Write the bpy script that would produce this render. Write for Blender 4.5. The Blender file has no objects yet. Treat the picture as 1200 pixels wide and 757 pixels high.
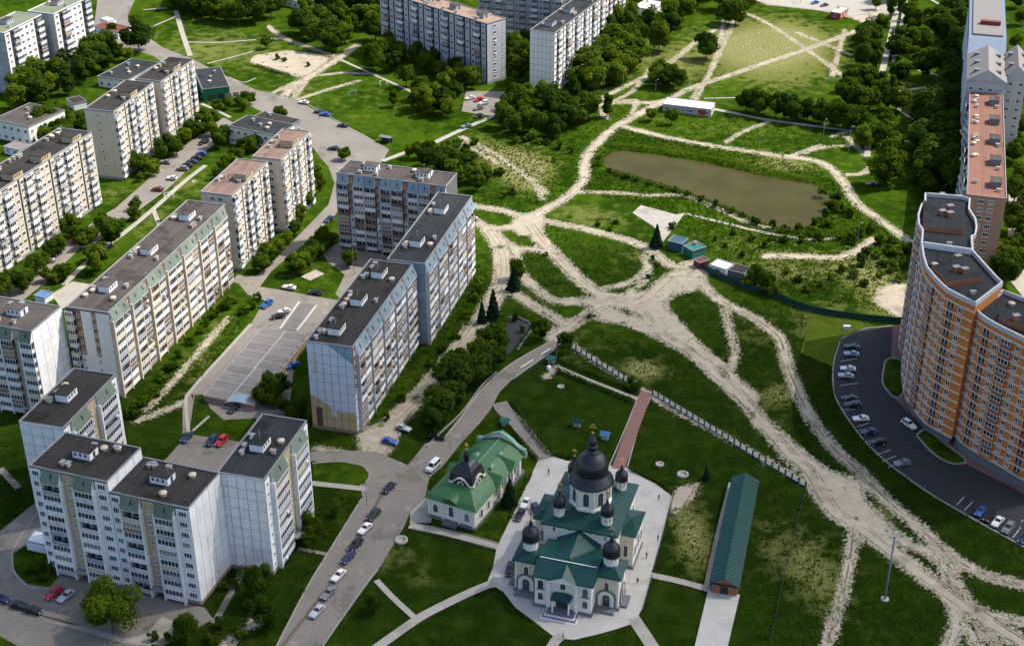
import bpy, math, random
import numpy as np
from mathutils import Vector, Matrix

# ------------------------------------------------------------------ camera, sky, sun, exposure
sc = bpy.context.scene
R = math.radians
CAM_H, PITCH, FPX, CX, CY = 216.0, 0.5107, 1677.0, 600.0, 378.5
cd = bpy.data.cameras.new('camera'); cam = bpy.data.objects.new('camera', cd)
sc.collection.objects.link(cam)
cam.location = (0, 0, CAM_H); cam.rotation_euler = (math.pi/2 - PITCH, 0, 0)
cd.sensor_width = 36; cd.lens = FPX*36/1200; cd.clip_end = 20000; cd.clip_start = 1
sc.camera = cam
SUN_AZ, SUN_EL = R(18.5), R(52)          # azimuth measured from +X towards +Y
w = bpy.data.worlds.new('World'); sc.world = w; w.use_nodes = True
nt = w.node_tree; bg = nt.nodes['Background']
sky = nt.nodes.new('ShaderNodeTexSky'); sky.sky_type = 'NISHITA'; sky.sun_disc = False
sky.sun_elevation = SUN_EL; sky.sun_rotation = math.pi/2 - SUN_AZ
sky.air_density = 0.85; sky.dust_density = 2.5; sky.ozone_density = 1.0
nt.links.new(sky.outputs[0], bg.inputs[0]); bg.inputs[1].default_value = 0.15
sl = bpy.data.lights.new('sun', 'SUN'); sl.energy = 3.6; sl.angle = R(0.53); sl.color = (1, .94, .83)
so = bpy.data.objects.new('sun', sl); sc.collection.objects.link(so)
sdir = Vector((math.cos(SUN_EL)*math.cos(SUN_AZ), math.cos(SUN_EL)*math.sin(SUN_AZ), math.sin(SUN_EL)))
so.rotation_euler = sdir.to_track_quat('Z', 'Y').to_euler(); so.location = (300, 500, 400)
sc.view_settings.view_transform = 'Standard'; sc.view_settings.look = 'None'
sc.view_settings.exposure = 0.8; sc.view_settings.gamma = 1.0
sc.cycles.max_bounces = 6; sc.cycles.diffuse_bounces = 2; sc.cycles.glossy_bounces = 2
sc.cycles.transmission_bounces = 3; sc.cycles.transparent_max_bounces = 8
sc.cycles.use_denoising = True

# ------------------------------------------------------------------ helpers
COL = sc.collection
rng = random.Random(7)
cp, sp = math.cos(PITCH), math.sin(PITCH)
def G(x, y, z=0.0):
    """world point at height z seen at survey coordinate x,y"""
    dx, dy = x-CX, -(y-CY)
    d = (dx, FPX*cp + dy*sp, -FPX*sp + dy*cp)
    t = (z-CAM_H)/d[2]
    return Vector((d[0]*t, d[1]*t, z))
def G2(x, y, z=0.0):
    p = G(x, y, z); return Vector((p.x, p.y))

class MB:
    def __init__(s): s.v = []; s.f = []; s.m = []; s.sm = []
    def face(s, pts, m=0, sm=False):
        n = len(s.v); s.v += [tuple(p) for p in pts]; s.f.append(tuple(range(n, n+len(pts)))); s.m.append(m); s.sm.append(sm)
    def box(s, x0, y0, z0, x1, y1, z1, m=0, skip=''):
        n = len(s.v)
        s.v += [(x0,y0,z0),(x1,y0,z0),(x1,y1,z0),(x0,y1,z0),(x0,y0,z1),(x1,y0,z1),(x1,y1,z1),(x0,y1,z1)]
        for k, q in (('b',(3,2,1,0)),('t',(4,5,6,7)),('s',(0,1,5,4)),('e',(1,2,6,5)),('n',(2,3,7,6)),('w',(3,0,4,7))):
            if k in skip: continue
            s.f.append(tuple(n+i for i in q)); s.m.append(m); s.sm.append(False)
        return s
    def prism(s, poly, z0, z1, m=0, mt=None, bottom=False):
        n = len(s.v); k = len(poly)
        a = sum(poly[i][0]*poly[(i+1)%k][1]-poly[(i+1)%k][0]*poly[i][1] for i in range(k))
        if a < 0: poly = list(reversed(poly))
        s.v += [(p[0],p[1],z0) for p in poly] + [(p[0],p[1],z1) for p in poly]
        for i in range(k):
            j = (i+1) % k
            s.f.append((n+i,n+j,n+k+j,n+k+i)); s.m.append(m); s.sm.append(False)
        s.f.append(tuple(n+k+i for i in range(k))); s.m.append(m if mt is None else mt); s.sm.append(False)
        if bottom: s.f.append(tuple(n+k-1-i for i in range(k))); s.m.append(m); s.sm.append(False)
        return s
    def lathe(s, cx, cy, prof, n=16, m=0, rot=0.0, sm=True):
        b = len(s.v)
        for r, z in prof:
            for i in range(n):
                a = rot + 2*math.pi*i/n
                s.v.append((cx+r*math.cos(a), cy+r*math.sin(a), z))
        for k in range(len(prof)-1):
            for i in range(n):
                j = (i+1) % n
                s.f.append((b+k*n+i, b+k*n+j, b+(k+1)*n+j, b+(k+1)*n+i)); s.m.append(m); s.sm.append(sm)
        return s
    def tube(s, p, q, r, m=0, n=5, r2=None):
        p = Vector(p); q = Vector(q); d = (q-p).normalized()
        a = d.orthogonal().normalized(); c = d.cross(a); b = len(s.v); r2 = r if r2 is None else r2
        for pt, rr in ((p, r), (q, r2)):
            for i in range(n):
                t = 2*math.pi*i/n; s.v.append(tuple(pt + (a*math.cos(t)+c*math.sin(t))*rr))
        for i in range(n):
            j = (i+1) % n; s.f.append((b+i,b+j,b+n+j,b+n+i)); s.m.append(m); s.sm.append(True)
        s.f.append(tuple(b+n+i for i in range(n))); s.m.append(m); s.sm.append(False)
        return s
    def mesh(s, name, mats):
        me = bpy.data.meshes.new(name); me.from_pydata(s.v, [], s.f)
        for mt in (mats if isinstance(mats, (list, tuple)) else [mats]): me.materials.append(mt)
        me.polygons.foreach_set('material_index', s.m); me.polygons.foreach_set('use_smooth', s.sm)
        me.update(); return me

def ob(name, me, parent=None, loc=(0,0,0), rz=0.0, scale=None):
    o = bpy.data.objects.new(name, me); COL.objects.link(o)
    if parent is not None: o.parent = parent
    o.location = loc; o.rotation_euler = (0, 0, rz)
    if scale is not None: o.scale = scale if isinstance(scale, (tuple, list)) else (scale,)*3
    return o
def tag(o, label, cat, group=None):
    o['label'] = label; o['category'] = cat
    if group: o['group'] = group
    return o
def thing(name, label, cat, loc=(0,0,0), rz=0.0, group=None):
    return tag(ob(name, None, None, loc, rz), label, cat, group)
def struct(name, me, loc=(0,0,0)):
    o = ob(name, me, None, loc); o['kind'] = 'structure'; return o

# ------------------------------------------------------------------ materials
def N(nt, t, **kw):
    n = nt.nodes.new(t)
    for k, v in kw.items(): setattr(n, k, v)
    return n
def mixc(nt, fac, a, b, blend='MIX'):
    n = N(nt, 'ShaderNodeMix', data_type='RGBA', blend_type=blend)
    for i, v in ((0, fac), (6, a), (7, b)):
        if hasattr(v, 'is_linked'): nt.links.new(v, n.inputs[i])
        else: n.inputs[i].default_value = v if i == 0 else (*v, 1)[:4]
    return n.outputs[2]
def math_(nt, op, a, b=0.0, c=0.0, clamp=False):
    n = N(nt, 'ShaderNodeMath', operation=op, use_clamp=clamp)
    for i, v in enumerate((a, b, c)):
        if hasattr(v, 'is_linked'): nt.links.new(v, n.inputs[i])
        else: n.inputs[i].default_value = v
    return n.outputs[0]
def ramp(nt, x, lo, hi):
    n = N(nt, 'ShaderNodeMapRange', interpolation_type='SMOOTHSTEP')
    nt.links.new(x, n.inputs[0]); n.inputs[1].default_value = lo; n.inputs[2].default_value = hi
    return n.outputs[0]
def noise(nt, vec, scale, detail=3, rough=.55):
    n = N(nt, 'ShaderNodeTexNoise'); nt.links.new(vec, n.inputs['Vector'])
    n.inputs['Scale'].default_value = scale; n.inputs['Detail'].default_value = detail; n.inputs['Roughness'].default_value = rough
    return n.outputs[0]
def newmat(name):
    m = bpy.data.materials.new(name); m.use_nodes = True
    return m, m.node_tree, m.node_tree.nodes['Principled BSDF']
MC = {}
def mat(name, col, rough=.8, var=.12, scale=.6, metal=0.0, rnd=0.0, streak=0.0, bump=0.0, spec=.3, seam=0.0, crack=0.0):
    if name in MC: return MC[name]
    m, nt, b = newmat(name); geo = N(nt, 'ShaderNodeNewGeometry').outputs['Position']
    c = (*col, 1)
    out = None
    f = noise(nt, geo, scale, 4)
    k = math_(nt, 'MULTIPLY_ADD', f, var*2.4, 1-var*1.2)
    f2 = noise(nt, geo, scale*7, 2)
    k = math_(nt, 'MULTIPLY', k, math_(nt, 'MULTIPLY_ADD', f2, var*1.4, 1-var*.7))
    if streak:
        mp = N(nt, 'ShaderNodeMapping'); nt.links.new(geo, mp.inputs[0]); mp.inputs['Scale'].default_value = (2.2, 2.2, .12)
        s = ramp(nt, noise(nt, mp.outputs[0], 1.0, 3), .48, .75)
        k = math_(nt, 'MULTIPLY', k, math_(nt, 'MULTIPLY_ADD', s, -streak, 1.0))
    if seam:                                            # overlapping strips of roofing, about a metre wide
        dp = N(nt, 'ShaderNodeVectorMath', operation='DOT_PRODUCT'); nt.links.new(geo, dp.inputs[0]); dp.inputs[1].default_value = (math.cos(R(-15.5)), math.sin(R(-15.5)), 0)
        fr = math_(nt, 'FRACT', math_(nt, 'ADD', dp.outputs['Value'], math_(nt, 'MULTIPLY', f, .5)))
        k = math_(nt, 'MULTIPLY', k, math_(nt, 'MULTIPLY_ADD', math_(nt, 'LESS_THAN', fr, .16), -seam, 1.0))
        wn = N(nt, 'ShaderNodeTexWhiteNoise', noise_dimensions='1D'); nt.links.new(math_(nt, 'FLOOR', math_(nt, 'ADD', dp.outputs['Value'], math_(nt, 'MULTIPLY', f, .5))), wn.inputs['W'])
        k = math_(nt, 'MULTIPLY', k, math_(nt, 'MULTIPLY_ADD', wn.outputs['Value'], .22, .89))
        pz = ramp(nt, noise(nt, geo, .09, 3, .7), .56, .62); k = math_(nt, 'MULTIPLY', k, math_(nt, 'MULTIPLY_ADD', pz, -.32, 1.0))
        pz = ramp(nt, noise(nt, geo, .45, 3, .7), .66, .70); k = math_(nt, 'MULTIPLY', k, math_(nt, 'MULTIPLY_ADD', pz, .5, 1.0))
    if crack:
        k = math_(nt, 'MULTIPLY', k, math_(nt, 'MULTIPLY_ADD', ramp(nt, noise(nt, geo, .07, 5, .7), .56, .60), -crack*.6, 1.0))
        k = math_(nt, 'MULTIPLY', k, math_(nt, 'MULTIPLY_ADD', ramp(nt, noise(nt, geo, .3, 4, .75), .63, .68), -crack*.7, 1.0))
        k = math_(nt, 'MULTIPLY', k, math_(nt, 'MULTIPLY_ADD', ramp(nt, noise(nt, geo, .16, 4, .6), .60, .72), crack*.9, 1.0))
    if rnd:
        r = N(nt, 'ShaderNodeObjectInfo').outputs['Random']
        k = math_(nt, 'MULTIPLY', k, math_(nt, 'MULTIPLY_ADD', r, rnd*2, 1-rnd))
    cc = N(nt, 'ShaderNodeCombineColor')
    for i in range(3): nt.links.new(k, cc.inputs[i])
    out = mixc(nt, 1.0, col, cc.outputs[0], 'MULTIPLY')
    nt.links.new(out, b.inputs['Base Color'])
    b.inputs['Roughness'].default_value = rough; b.inputs['Metallic'].default_value = metal
    b.inputs['Specular IOR Level'].default_value = spec
    if bump:
        bn = N(nt, 'ShaderNodeBump'); bn.inputs['Strength'].default_value = bump; bn.inputs['Distance'].default_value = .1
        nt.links.new(f2, bn.inputs['Height']); nt.links.new(bn.outputs[0], b.inputs['Normal'])
    MC[name] = m; return m

M = dict(
 white=mat('white_panel', (.80,.80,.795), .75, .12, .25, streak=.26, rnd=.05),
 whitew=mat('white_plaster', (.80,.77,.71), .8, .08, .3, streak=.12),
 cream=mat('cream_panel', (.62,.525,.40), .85, .10, .3, streak=.2, rnd=.05),
 beige=mat('beige_plaster', (.46,.37,.23), .85, .15, .4, streak=.2, rnd=.06),
 grey=mat('grey_panel', (.42,.43,.45), .85, .12, .3, streak=.25, rnd=.06),
 greyd=mat('dark_grey_panel', (.25,.26,.28), .85, .15, .4, streak=.2),
 brown=mat('brown_tile', (.30,.155,.085), .85, .2, .8, streak=.2),
 joint=mat('panel_joint', (.12,.125,.13), .9, .2, .5),
 jointw=mat('pale_joint', (.40,.39,.37), .9, .2, .5),
 plinth=mat('plinth_pinkish', (.30,.20,.16), .9, .2, .5),
 felt=mat('roof_felt', (.043,.040,.038), .9, .30, .16, bump=.3, seam=.3, spec=.05),
 feltb=mat('roof_felt_brown', (.085,.074,.070), .9, .30, .16, bump=.3, seam=.3, spec=.05),
 feltblue=mat('roof_felt_bluegrey', (.036,.040,.043), .85, .22, .16, bump=.2, seam=.22, spec=.05),
 feltpale=mat('roof_felt_pale', (.29,.195,.15), .9, .25, .2, bump=.3, seam=.2),
 feltred=mat('roof_felt_red', (.20,.098,.07), .9, .2, .2, bump=.3, seam=.2),
 feltpink=mat('roof_felt_pinkbrown', (.19,.125,.10), .9, .3, .2, bump=.3, seam=.25),
 feltgreen=mat('roof_felt_green', (.15,.18,.12), .9, .2, .2),
 trim=mat('parapet_trim', (.25,.25,.26), .8, .2, .5),
 trimw=mat('parapet_trim_pale', (.66,.66,.68), .8, .15, .5),
 sheetg=mat('eave_sheet_green', (.15,.19,.15), .55, .15, .7, rnd=.15, streak=.15),
 sheetb=mat('eave_sheet_blue', (.20,.265,.31), .55, .15, .7, rnd=.15, streak=.15),
 frame=mat('window_frame_white', (.78,.78,.78), .5, .05, 1.),
 dark=mat('dark_recess', (.035,.035,.04), .8, .2, 1.),
 parw=mat('balcony_white', (.74,.735,.72), .7, .14, .8, rnd=.22, streak=.25),
 parc=mat('balcony_cream', (.60,.53,.42), .8, .12, .8, rnd=.18, streak=.2),
 parb=mat('balcony_brown', (.26,.17,.125), .8, .18, .8, rnd=.25, streak=.2),
 parg=mat('balcony_grey', (.40,.42,.46), .8, .12, .8, rnd=.25, streak=.2),
 asphalt=mat('asphalt_old', (.195,.176,.152), .9, .22, .09, bump=.2, crack=.4),
 asphaltd=mat('asphalt_dark', (.030,.032,.036), .85, .2, .1, bump=.2, crack=.2),
 conc=mat('concrete_pale', (.33,.305,.265), .85, .2, .3, bump=.2, crack=.3),
 pave=mat('courtyard_paving', (.42,.40,.37), .8, .12, .25, bump=.2, crack=.2),
 slab=mat('garage_slab', (.16,.153,.148), .9, .25, .35, rnd=.12),
 line=mat('pale_joint_line', (.40,.39,.37), .85, .12, .8),
 paint=mat('road_paint', (.70,.70,.68), .7, .15, 2.),
 redpave=mat('red_paving', (.20,.105,.09), .85, .18, .9),
 kerb=mat('kerb_concrete', (.29,.28,.26), .85, .15, .8),
 brick=mat('orange_brick', (.58,.195,.045), .85, .14, .8, rnd=.05),
 brickd=mat('red_brick', (.29,.115,.06), .85, .18, .8),
 brickp=mat('pale_brick', (.36,.235,.17), .85, .15, .8),
 band=mat('white_band', (.66,.58,.48), .7, .08, .8),
 stone=mat('grey_stone', (.15,.155,.165), .75, .15, 1.),
 churchw=mat('church_plaster', (.80,.76,.67), .8, .07, .4, streak=.1),
 churchc=mat('church_cream', (.70,.60,.42), .8, .07, .4, streak=.1),
 roofteal=mat('roof_metal_teal', (.003,.046,.042), .42, .14, .8, spec=.3, streak=.1),
 roofgreen=mat('roof_metal_green', (.036,.125,.042), .45, .2, .5, spec=.35, streak=.2),
 roofgreenl=mat('roof_metal_pale_green', (.11,.24,.16), .42, .1, .8, spec=.5),
 dome=mat('dome_black', (.014,.015,.020), .34, .1, 1., spec=.5),
 gold=mat('gold_leaf', (.80,.50,.10), .3, .05, 2., metal=1.0),
 steel=mat('painted_steel', (.16,.18,.21), .5, .1, 2., metal=.3),
 steelw=mat('white_sheet', (.72,.74,.78), .5, .08, .8),
 bark=mat('bark', (.09,.065,.045), .95, .2, 2.),
 fencew=mat('fence_pale', (.52,.50,.47), .8, .15, 1.),
 fenced=mat('fence_dark', (.035,.045,.04), .6, .1, 1.),
 fenceg=mat('fence_green', (.010,.055,.040), .6, .15, .6),
 bluep=mat('pale_blue_sheet', (.14,.185,.245), .6, .12, .6), blue=mat('blue_sheet', (.07,.18,.36), .5, .12, .6), blued=mat('dark_blue_sheet', (.035,.09,.13), .5, .15, .6),
 teal=mat('teal_sheet', (.03,.15,.13), .5, .15, .6), red=mat('red_sheet', (.42,.05,.045), .5, .12, .6),
 redd=mat('dark_red_sheet', (.16,.035,.03), .6, .15, .6), greens=mat('shop_green', (.01,.13,.06), .5, .1, .6),
 mauve=mat('slate_tile', (.19,.175,.17), .8, .15, .6),
 rubber=mat('tyre', (.012,.012,.012), .8, .1, 2.), skin=mat('skin', (.45,.27,.19), .6, .05, 4.),
 lightred=mat('tail_light', (.35,.01,.01), .3, .05, 4.), headl=mat('head_light', (.6,.62,.64), .15, .05, 4.),
)
def glassmat(name, col, rough):
    m, nt, b = newmat(name)
    r = N(nt, 'ShaderNodeObjectInfo').outputs['Random']
    gcol = mixc(nt, ramp(nt, r, .2, .8), col, tuple(c*2.4+.012 for c in col))
    if name == 'window_glass': gcol = mixc(nt, math_(nt, 'GREATER_THAN', r, .84), gcol, (.24,.22,.19))   # drawn curtains
    nt.links.new(gcol, b.inputs['Base Color'])
    b.inputs['Roughness'].default_value = rough; b.inputs['Specular IOR Level'].default_value = .6
    return m
M['glass'] = glassmat('window_glass', (.022,.027,.036), .12)
M['carglass'] = glassmat('car_glass', (.012,.014,.017), .08)

# cars: colours
def carpaint(n, c, metal=.0):
    m = mat('car_'+n, c, .28, .03, .5, metal=metal, spec=.6); return m
CARC = {n: carpaint(n.replace(' ', '_'), c) for n, c in {
 'white':(.72,.72,.72), 'silver':(.42,.44,.47), 'grey':(.18,.19,.21), 'black':(.012,.013,.016), 'dark blue':(.015,.03,.085),
 'blue':(.02,.10,.36), 'red':(.45,.015,.02), 'dark red':(.11,.012,.02), 'dark green':(.012,.035,.03), 'pale blue':(.22,.34,.46)}.items()}
# ------------------------------------------------------------------ ground fields
def vnoise(shape, cell, seed):
    r = np.random.RandomState(seed); h, wd = shape
    g = r.rand(int(h/cell)+3, int(wd/cell)+3)
    y = np.arange(h)/cell; x = np.arange(wd)/cell
    yi = y.astype(int); xi = x.astype(int); fy = (y-yi)[:,None]; fx = (x-xi)[None,:]
    fy = fy*fy*(3-2*fy); fx = fx*fx*(3-2*fx)
    a = g[np.ix_(yi,xi)]; b = g[np.ix_(yi,xi+1)]; c = g[np.ix_(yi+1,xi)]; d = g[np.ix_(yi+1,xi+1)]
    return (a*(1-fx)+b*fx)*(1-fy)+(c*(1-fx)+d*fx)*fy
def spline(pts, n=6):
    P = [Vector(p) for p in pts]
    if len(P) < 3: return P
    Q = [P[0]*2-P[1]] + P + [P[-1]*2-P[-2]]; out = []
    for i in range(1, len(Q)-2):
        a, b, c, d = Q[i-1:i+3]
        for k in range(n):
            t = k/n; out.append(.5*((2*b)+(c-a)*t+(2*a-5*b+4*c-d)*t*t+(3*b-a-3*c+d)*t**3))
    out.append(P[-1]); return out
RES = .6; X0, X1, Y0, Y1 = -120., 245., 232., 745.
gx = np.arange(X0, X1, RES); gy = np.arange(Y0, Y1, RES)
SH = (len(gy), len(gx))
FIELD = np.full(SH, 30.0)           # distance to dirt edge (negative inside)
def stamp_line(px, width, wobble=True):
    pts = spline([G2(*p) for p in px]); ws = np.linspace(0, 1, len(pts))
    for a, b in zip(pts[:-1], pts[1:]):
        m = 14
        i0 = max(0, int((min(a.x,b.x)-X0-m)/RES)); i1 = min(SH[1], int((max(a.x,b.x)-X0+m)/RES)+1)
        j0 = max(0, int((min(a.y,b.y)-Y0-m)/RES)); j1 = min(SH[0], int((max(a.y,b.y)-Y0+m)/RES)+1)
        if i0 >= i1 or j0 >= j1: continue
        xx = gx[i0:i1][None,:]; yy = gy[j0:j1][:,None]
        d = b-a; L2 = max(d.length_squared, 1e-6)
        t = np.clip(((xx-a.x)*d.x+(yy-a.y)*d.y)/L2, 0, 1)
        dist = np.hypot(xx-a.x-t*d.x, yy-a.y-t*d.y)-width/2
        FIELD[j0:j1,i0:i1] = np.minimum(FIELD[j0:j1,i0:i1], dist)
def poly_sdf(poly, xx, yy):
    inside = np.zeros(np.broadcast(xx,yy).shape, bool); dm = np.full(inside.shape, 1e9)
    n = len(poly)
    for i in range(n):
        a = poly[i]; b = poly[(i+1)%n]; d = b-a; L2 = max(d.length_squared, 1e-9)
        t = np.clip(((xx-a.x)*d.x+(yy-a.y)*d.y)/L2, 0, 1)
        dm = np.minimum(dm, np.hypot(xx-a.x-t*d.x, yy-a.y-t*d.y))
        c = ((a.y > yy) != (b.y > yy)); den = (b.y-a.y) if abs(b.y-a.y) > 1e-9 else 1e-9
        inside ^= c & (xx < (b.x-a.x)*(yy-a.y)/den + a.x)
    return np.where(inside, -dm, dm)
def stamp_poly(px):
    poly = [G2(*p) for p in px]
    f = poly_sdf(poly, gx[None,:], gy[:,None]); np.minimum(FIELD, f, out=FIELD)

# sandy tracks (survey coordinates, width in metres)
for px, wd in [
 ([(776,120),(750,133),(725,147),(700,168),(686,188),(683,213),(660,234),(640,245),(620,258)], 3.6),
 ([(724,147),(800,165),(900,181),(960,190),(985,210),(1003,237),(1035,261),(1068,284)], 3.0),
 ([(1008,35),(945,58),(900,73),(850,90),(806,105),(776,119),(720,121),(700,124)], 2.6),
 ([(700,123),(706,115),(756,90),(786,73),(816,49),(838,35)], 1.8),
 ([(866,12),(848,52),(828,93),(812,115)], 1.1), ([(866,12),(900,28),(945,58),(995,94)], 1.5), ([(933,38),(998,65)], 1.3),
 ([(990,35),(975,90)], .9), ([(850,20),(838,70),(815,118)], .7),
 ([(540,160),(575,178),(608,200),(640,226)], 1.2), ([(625,210),(636,234)], .8),
 ([(552,241),(585,246),(612,254),(625,262)], 3.2), ([(556,258),(574,268),(600,266),(618,262)], 3.4),
 ([(572,268),(586,290),(590,322),(575,356),(556,384),(521,430),(491,463),(461,493),(436,515)], 6.2),
 ([(620,262),(635,283),(652,300),(683,331),(713,349),(750,352),(773,356)], 5.4),
 ([(632,258),(683,268),(740,283),(766,296),(786,311),(808,314)], 3.4),
 ([(574,270),(600,289),(632,293),(650,300)], 3.4), ([(605,292),(610,320),(645,350),(665,353),(713,357)], 3.2),
 ([(590,330),(612,350),(650,372),(663,380)], 3.4),
 ([(812,316),(786,325),(760,347),(735,360)], 5.0), ([(665,354),(690,352),(713,358),(690,368),(665,384),(648,397)], 4.2),
 ([(750,365),(776,393),(813,415),(841,440),(871,468),(900,503),(925,532),(950,555),(975,597),(1005,617),(1050,650),(1100,688),(1140,716),(1200,754)], 4.8),
 ([(745,360),(790,385),(830,420),(880,465)], 5.0), ([(690,370),(740,380),(780,398)], 3.0),
 ([(905,505),(930,528),(965,556),(990,590),(1010,615)], 5.0), ([(955,555),(985,573),(1005,580)], 3.2),
 ([(990,570),(1020,600),(1060,635),(1090,645)], 3.5),
 ([(818,326),(835,345),(851,356),(880,370),(900,384),(915,399),(925,435),(945,480),(975,523),(1013,557),(1033,580),(1076,617),(1113,650),(1151,672),(1200,686)], 3.1),
 ([(848,360),(853,380),(861,412),(857,432)], 1.7),
 ([(1000,617),(998,642),(988,693),(968,758)], 1.9),
 ([(1081,642),(1106,662),(1113,693)], 2.4), ([(1112,655),(1121,680),(1138,710)], 1.6), ([(1138,712),(1165,720),(1202,729)], 2.2),
 ([(1113,700),(1121,730),(1112,760)], 2.6), ([(1118,702),(1130,730),(1146,760)], 1.8), ([(1120,695),(1150,735),(1170,757)],1.4),
 ([(1020,195),(1012,203),(995,205)], 1.6), ([(900,300),(935,300),(985,301),(1013,288),(1022,281)], 3.0),
 ([(675,225),(720,226),(761,229),(800,229),(831,240),(876,260),(905,268)], 1.4), ([(683,216),(675,225)],2.0),
 ([(900,143),(870,155),(851,167)], 1.0), ([(993,161),(1015,183)], 1.4), ([(998,153),(975,160)], 1.2),
 ([(1061,166),(1020,158)],1.3),([(940,180),(965,173),(995,171)],.9),([(930,182),(962,170)],.8),
 ([(300,41),(310,45),(333,45)], 1.6), ([(310,28),(333,45),(360,55),(395,67)], 1.6), ([(330,116),(345,100),(363,90),(398,68),(418,53)], 3.2),
 ([(343,118),(358,95)], 1.6), ([(345,118),(385,105),(420,95)], 1.2), ([(363,90),(400,86),(438,87)], 1.2), ([(318,110),(345,97)],1.2),
 ([(536,166),(560,178),(584,192)], .9), ([(200,200),(227,213)],.6), ([(117,222),(150,229)],1.0),([(115,215),(148,206)],.8),([(124,226),(133,240)],.6),
 ([(185,262),(160,265)],.7),([(90,325),(113,327)],.9),([(118,318),(100,312)],.7),
 ([(161,493),(190,482),(218,470)], 1.2), ([(268,372),(235,410),(200,450),(170,480)], .9),
 ([(652,430),(640,442)],.7),([(400,530),(372,525)],1.4),([(300,727),(272,750),(260,760)],1.5),
 ([(0,41),(30,30)],.5),([(640,385),(652,398)],4.0),([(670,404),(700,425),(745,452),(790,480),(850,512),(945,566)],1.0),
 ([(700,123),(665,120),(640,112)],1.6),([(665,123),(700,128),(712,140)],1.2),([(712,122),(740,108),(756,90),(760,82)],.8),([(720,121),(745,118),(738,140)],.9),
 ([(0,552),(20,572)],1.6),([(700,340),(740,330),(762,312)],2.2),([(735,345),(758,325),(755,300)],1.6)]:
    stamp_line(px, wd*(.70 if wd < 2.3 else .78))
for px in [
 [(606,254),(628,248),(640,258),(632,272),(612,276),(598,268)],
 [(700,342),(730,346),(768,340),(790,322),(812,312),(828,318),(818,338),(790,346),(776,356),(800,382),(812,405),(780,398),(745,382),(700,374),(688,362)],
 [(800,308),(822,304),(830,318),(818,334),(800,330)],
 [(420,507),(455,492),(470,492),(462,520),(450,533),(425,530)],
 [(930,520),(960,548),(1012,566),(1012,590),(1035,610),(1050,640),(1022,636),(975,605),(955,580),(940,555)],
 [(288,71),(303,65),(336,60),(370,64),(385,69),(368,83),(352,91),(340,87),(308,77)],
 [(1030,340),(1050,332),(1062,334),(1064,350),(1058,372),(1045,366),(1034,360),(1026,352)],
 [(640,386),(655,392),(653,402),(642,398)],
 [(780,585),(800,572),(816,568),(812,580),(790,600)],
 [(875,-5),(900,6),(960,12),(998,21),(1012,27),(1030,26),(1042,18),(1047,-5)]]:
    stamp_poly(px)
for px in [[(681,370),(690,365),(703,368),(698,376),(685,376)],[(622,330),(650,334),(690,350),(668,349),(640,343)],[(718,361),(735,360),(752,371),(735,371)],[(640,275),(652,280),(648,287)],[(838,425),(850,432),(856,446),(846,442)],[(1085,652),(1098,658),(1104,672),(1094,668)],[(935,560),(945,566),(948,578),(938,572)],[(1120,660),(1140,676),(1130,678)],[(768,400),(785,408),(800,422),(788,420)],[(596,276),(608,280),(612,287),(598,286)]]:
    poly = [G2(*p) for p in px]; FIELD = np.maximum(FIELD, -poly_sdf(poly, gx[None,:], gy[:,None]))
wob = (vnoise(SH, 4, 1)-.5)*1.6 + (vnoise(SH, 10, 2)-.5)*2.4 + (vnoise(SH, 2, 3)-.5)*.9
FW = FIELD + wob*np.clip((FIELD+1.8)/2.0, .25, 1.0)*.8

def field_mesh(name, F, z):
    """contour the field at zero into one sheet, with an 'edge' attribute = depth inside"""
    ins = F < 0
    jj, ii = np.nonzero(ins[:-1,:-1] | ins[1:,:-1] | ins[:-1,1:] | ins[1:,1:])
    vid = {}; V = []; E = []; FA = []
    def corner(j, i):
        k = (j, i)
        if k not in vid: vid[k] = len(V); V.append((gx[i], gy[j], z)); E.append(-F[j,i])
        return vid[k]
    def edge(j0, i0, j1, i1):
        k = (j0,i0,j1,i1) if (j0,i0) < (j1,i1) else (j1,i1,j0,i0)
        if k not in vid:
            a = F[k[0],k[1]]; b = F[k[2],k[3]]; t = a/(a-b)
            vid[k] = len(V); V.append((gx[k[1]]+(gx[k[3]]-gx[k[1]])*t, gy[k[0]]+(gy[k[2]]-gy[k[0]])*t, z)); E.append(0.0)
        return vid[k]
    for j, i in zip(jj.tolist(), ii.tolist()):
        cs = ((j,i),(j,i+1),(j+1,i+1),(j+1,i)); p = []
        for a in range(4):
            c = cs[a]; d = cs[(a+1)%4]; ci = ins[c]; di = ins[d]
            if ci: p.append(corner(*c))
            if ci != di: p.append(edge(*c, *d))
        if len(p) > 2: FA.append(p)
    me = bpy.data.meshes.new(name); me.from_pydata(V, [], FA)
    at = me.attributes.new('edge', 'FLOAT', 'POINT'); at.data.foreach_set('value', E)
    return me

def sample(F, x, y, default=30.0):
    i = np.round((x-X0)/RES).astype(int); j = np.round((y-Y0)/RES).astype(int)
    ok = (i >= 0) & (i < SH[1]) & (j >= 0) & (j < SH[0])
    return np.where(ok, F[np.clip(j,0,SH[0]-1), np.clip(i,0,SH[1]-1)], default)

POND = [G2(*p) for p in spline([Vector(q) for q in [(708,186),(722,177),(745,178),(813,188),(900,206),(955,216),(973,234),(964,250),(945,264),(918,266),(895,260),(850,241),(788,219),(740,206),(715,198),(708,186)]], 5)[:-1]]
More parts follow.
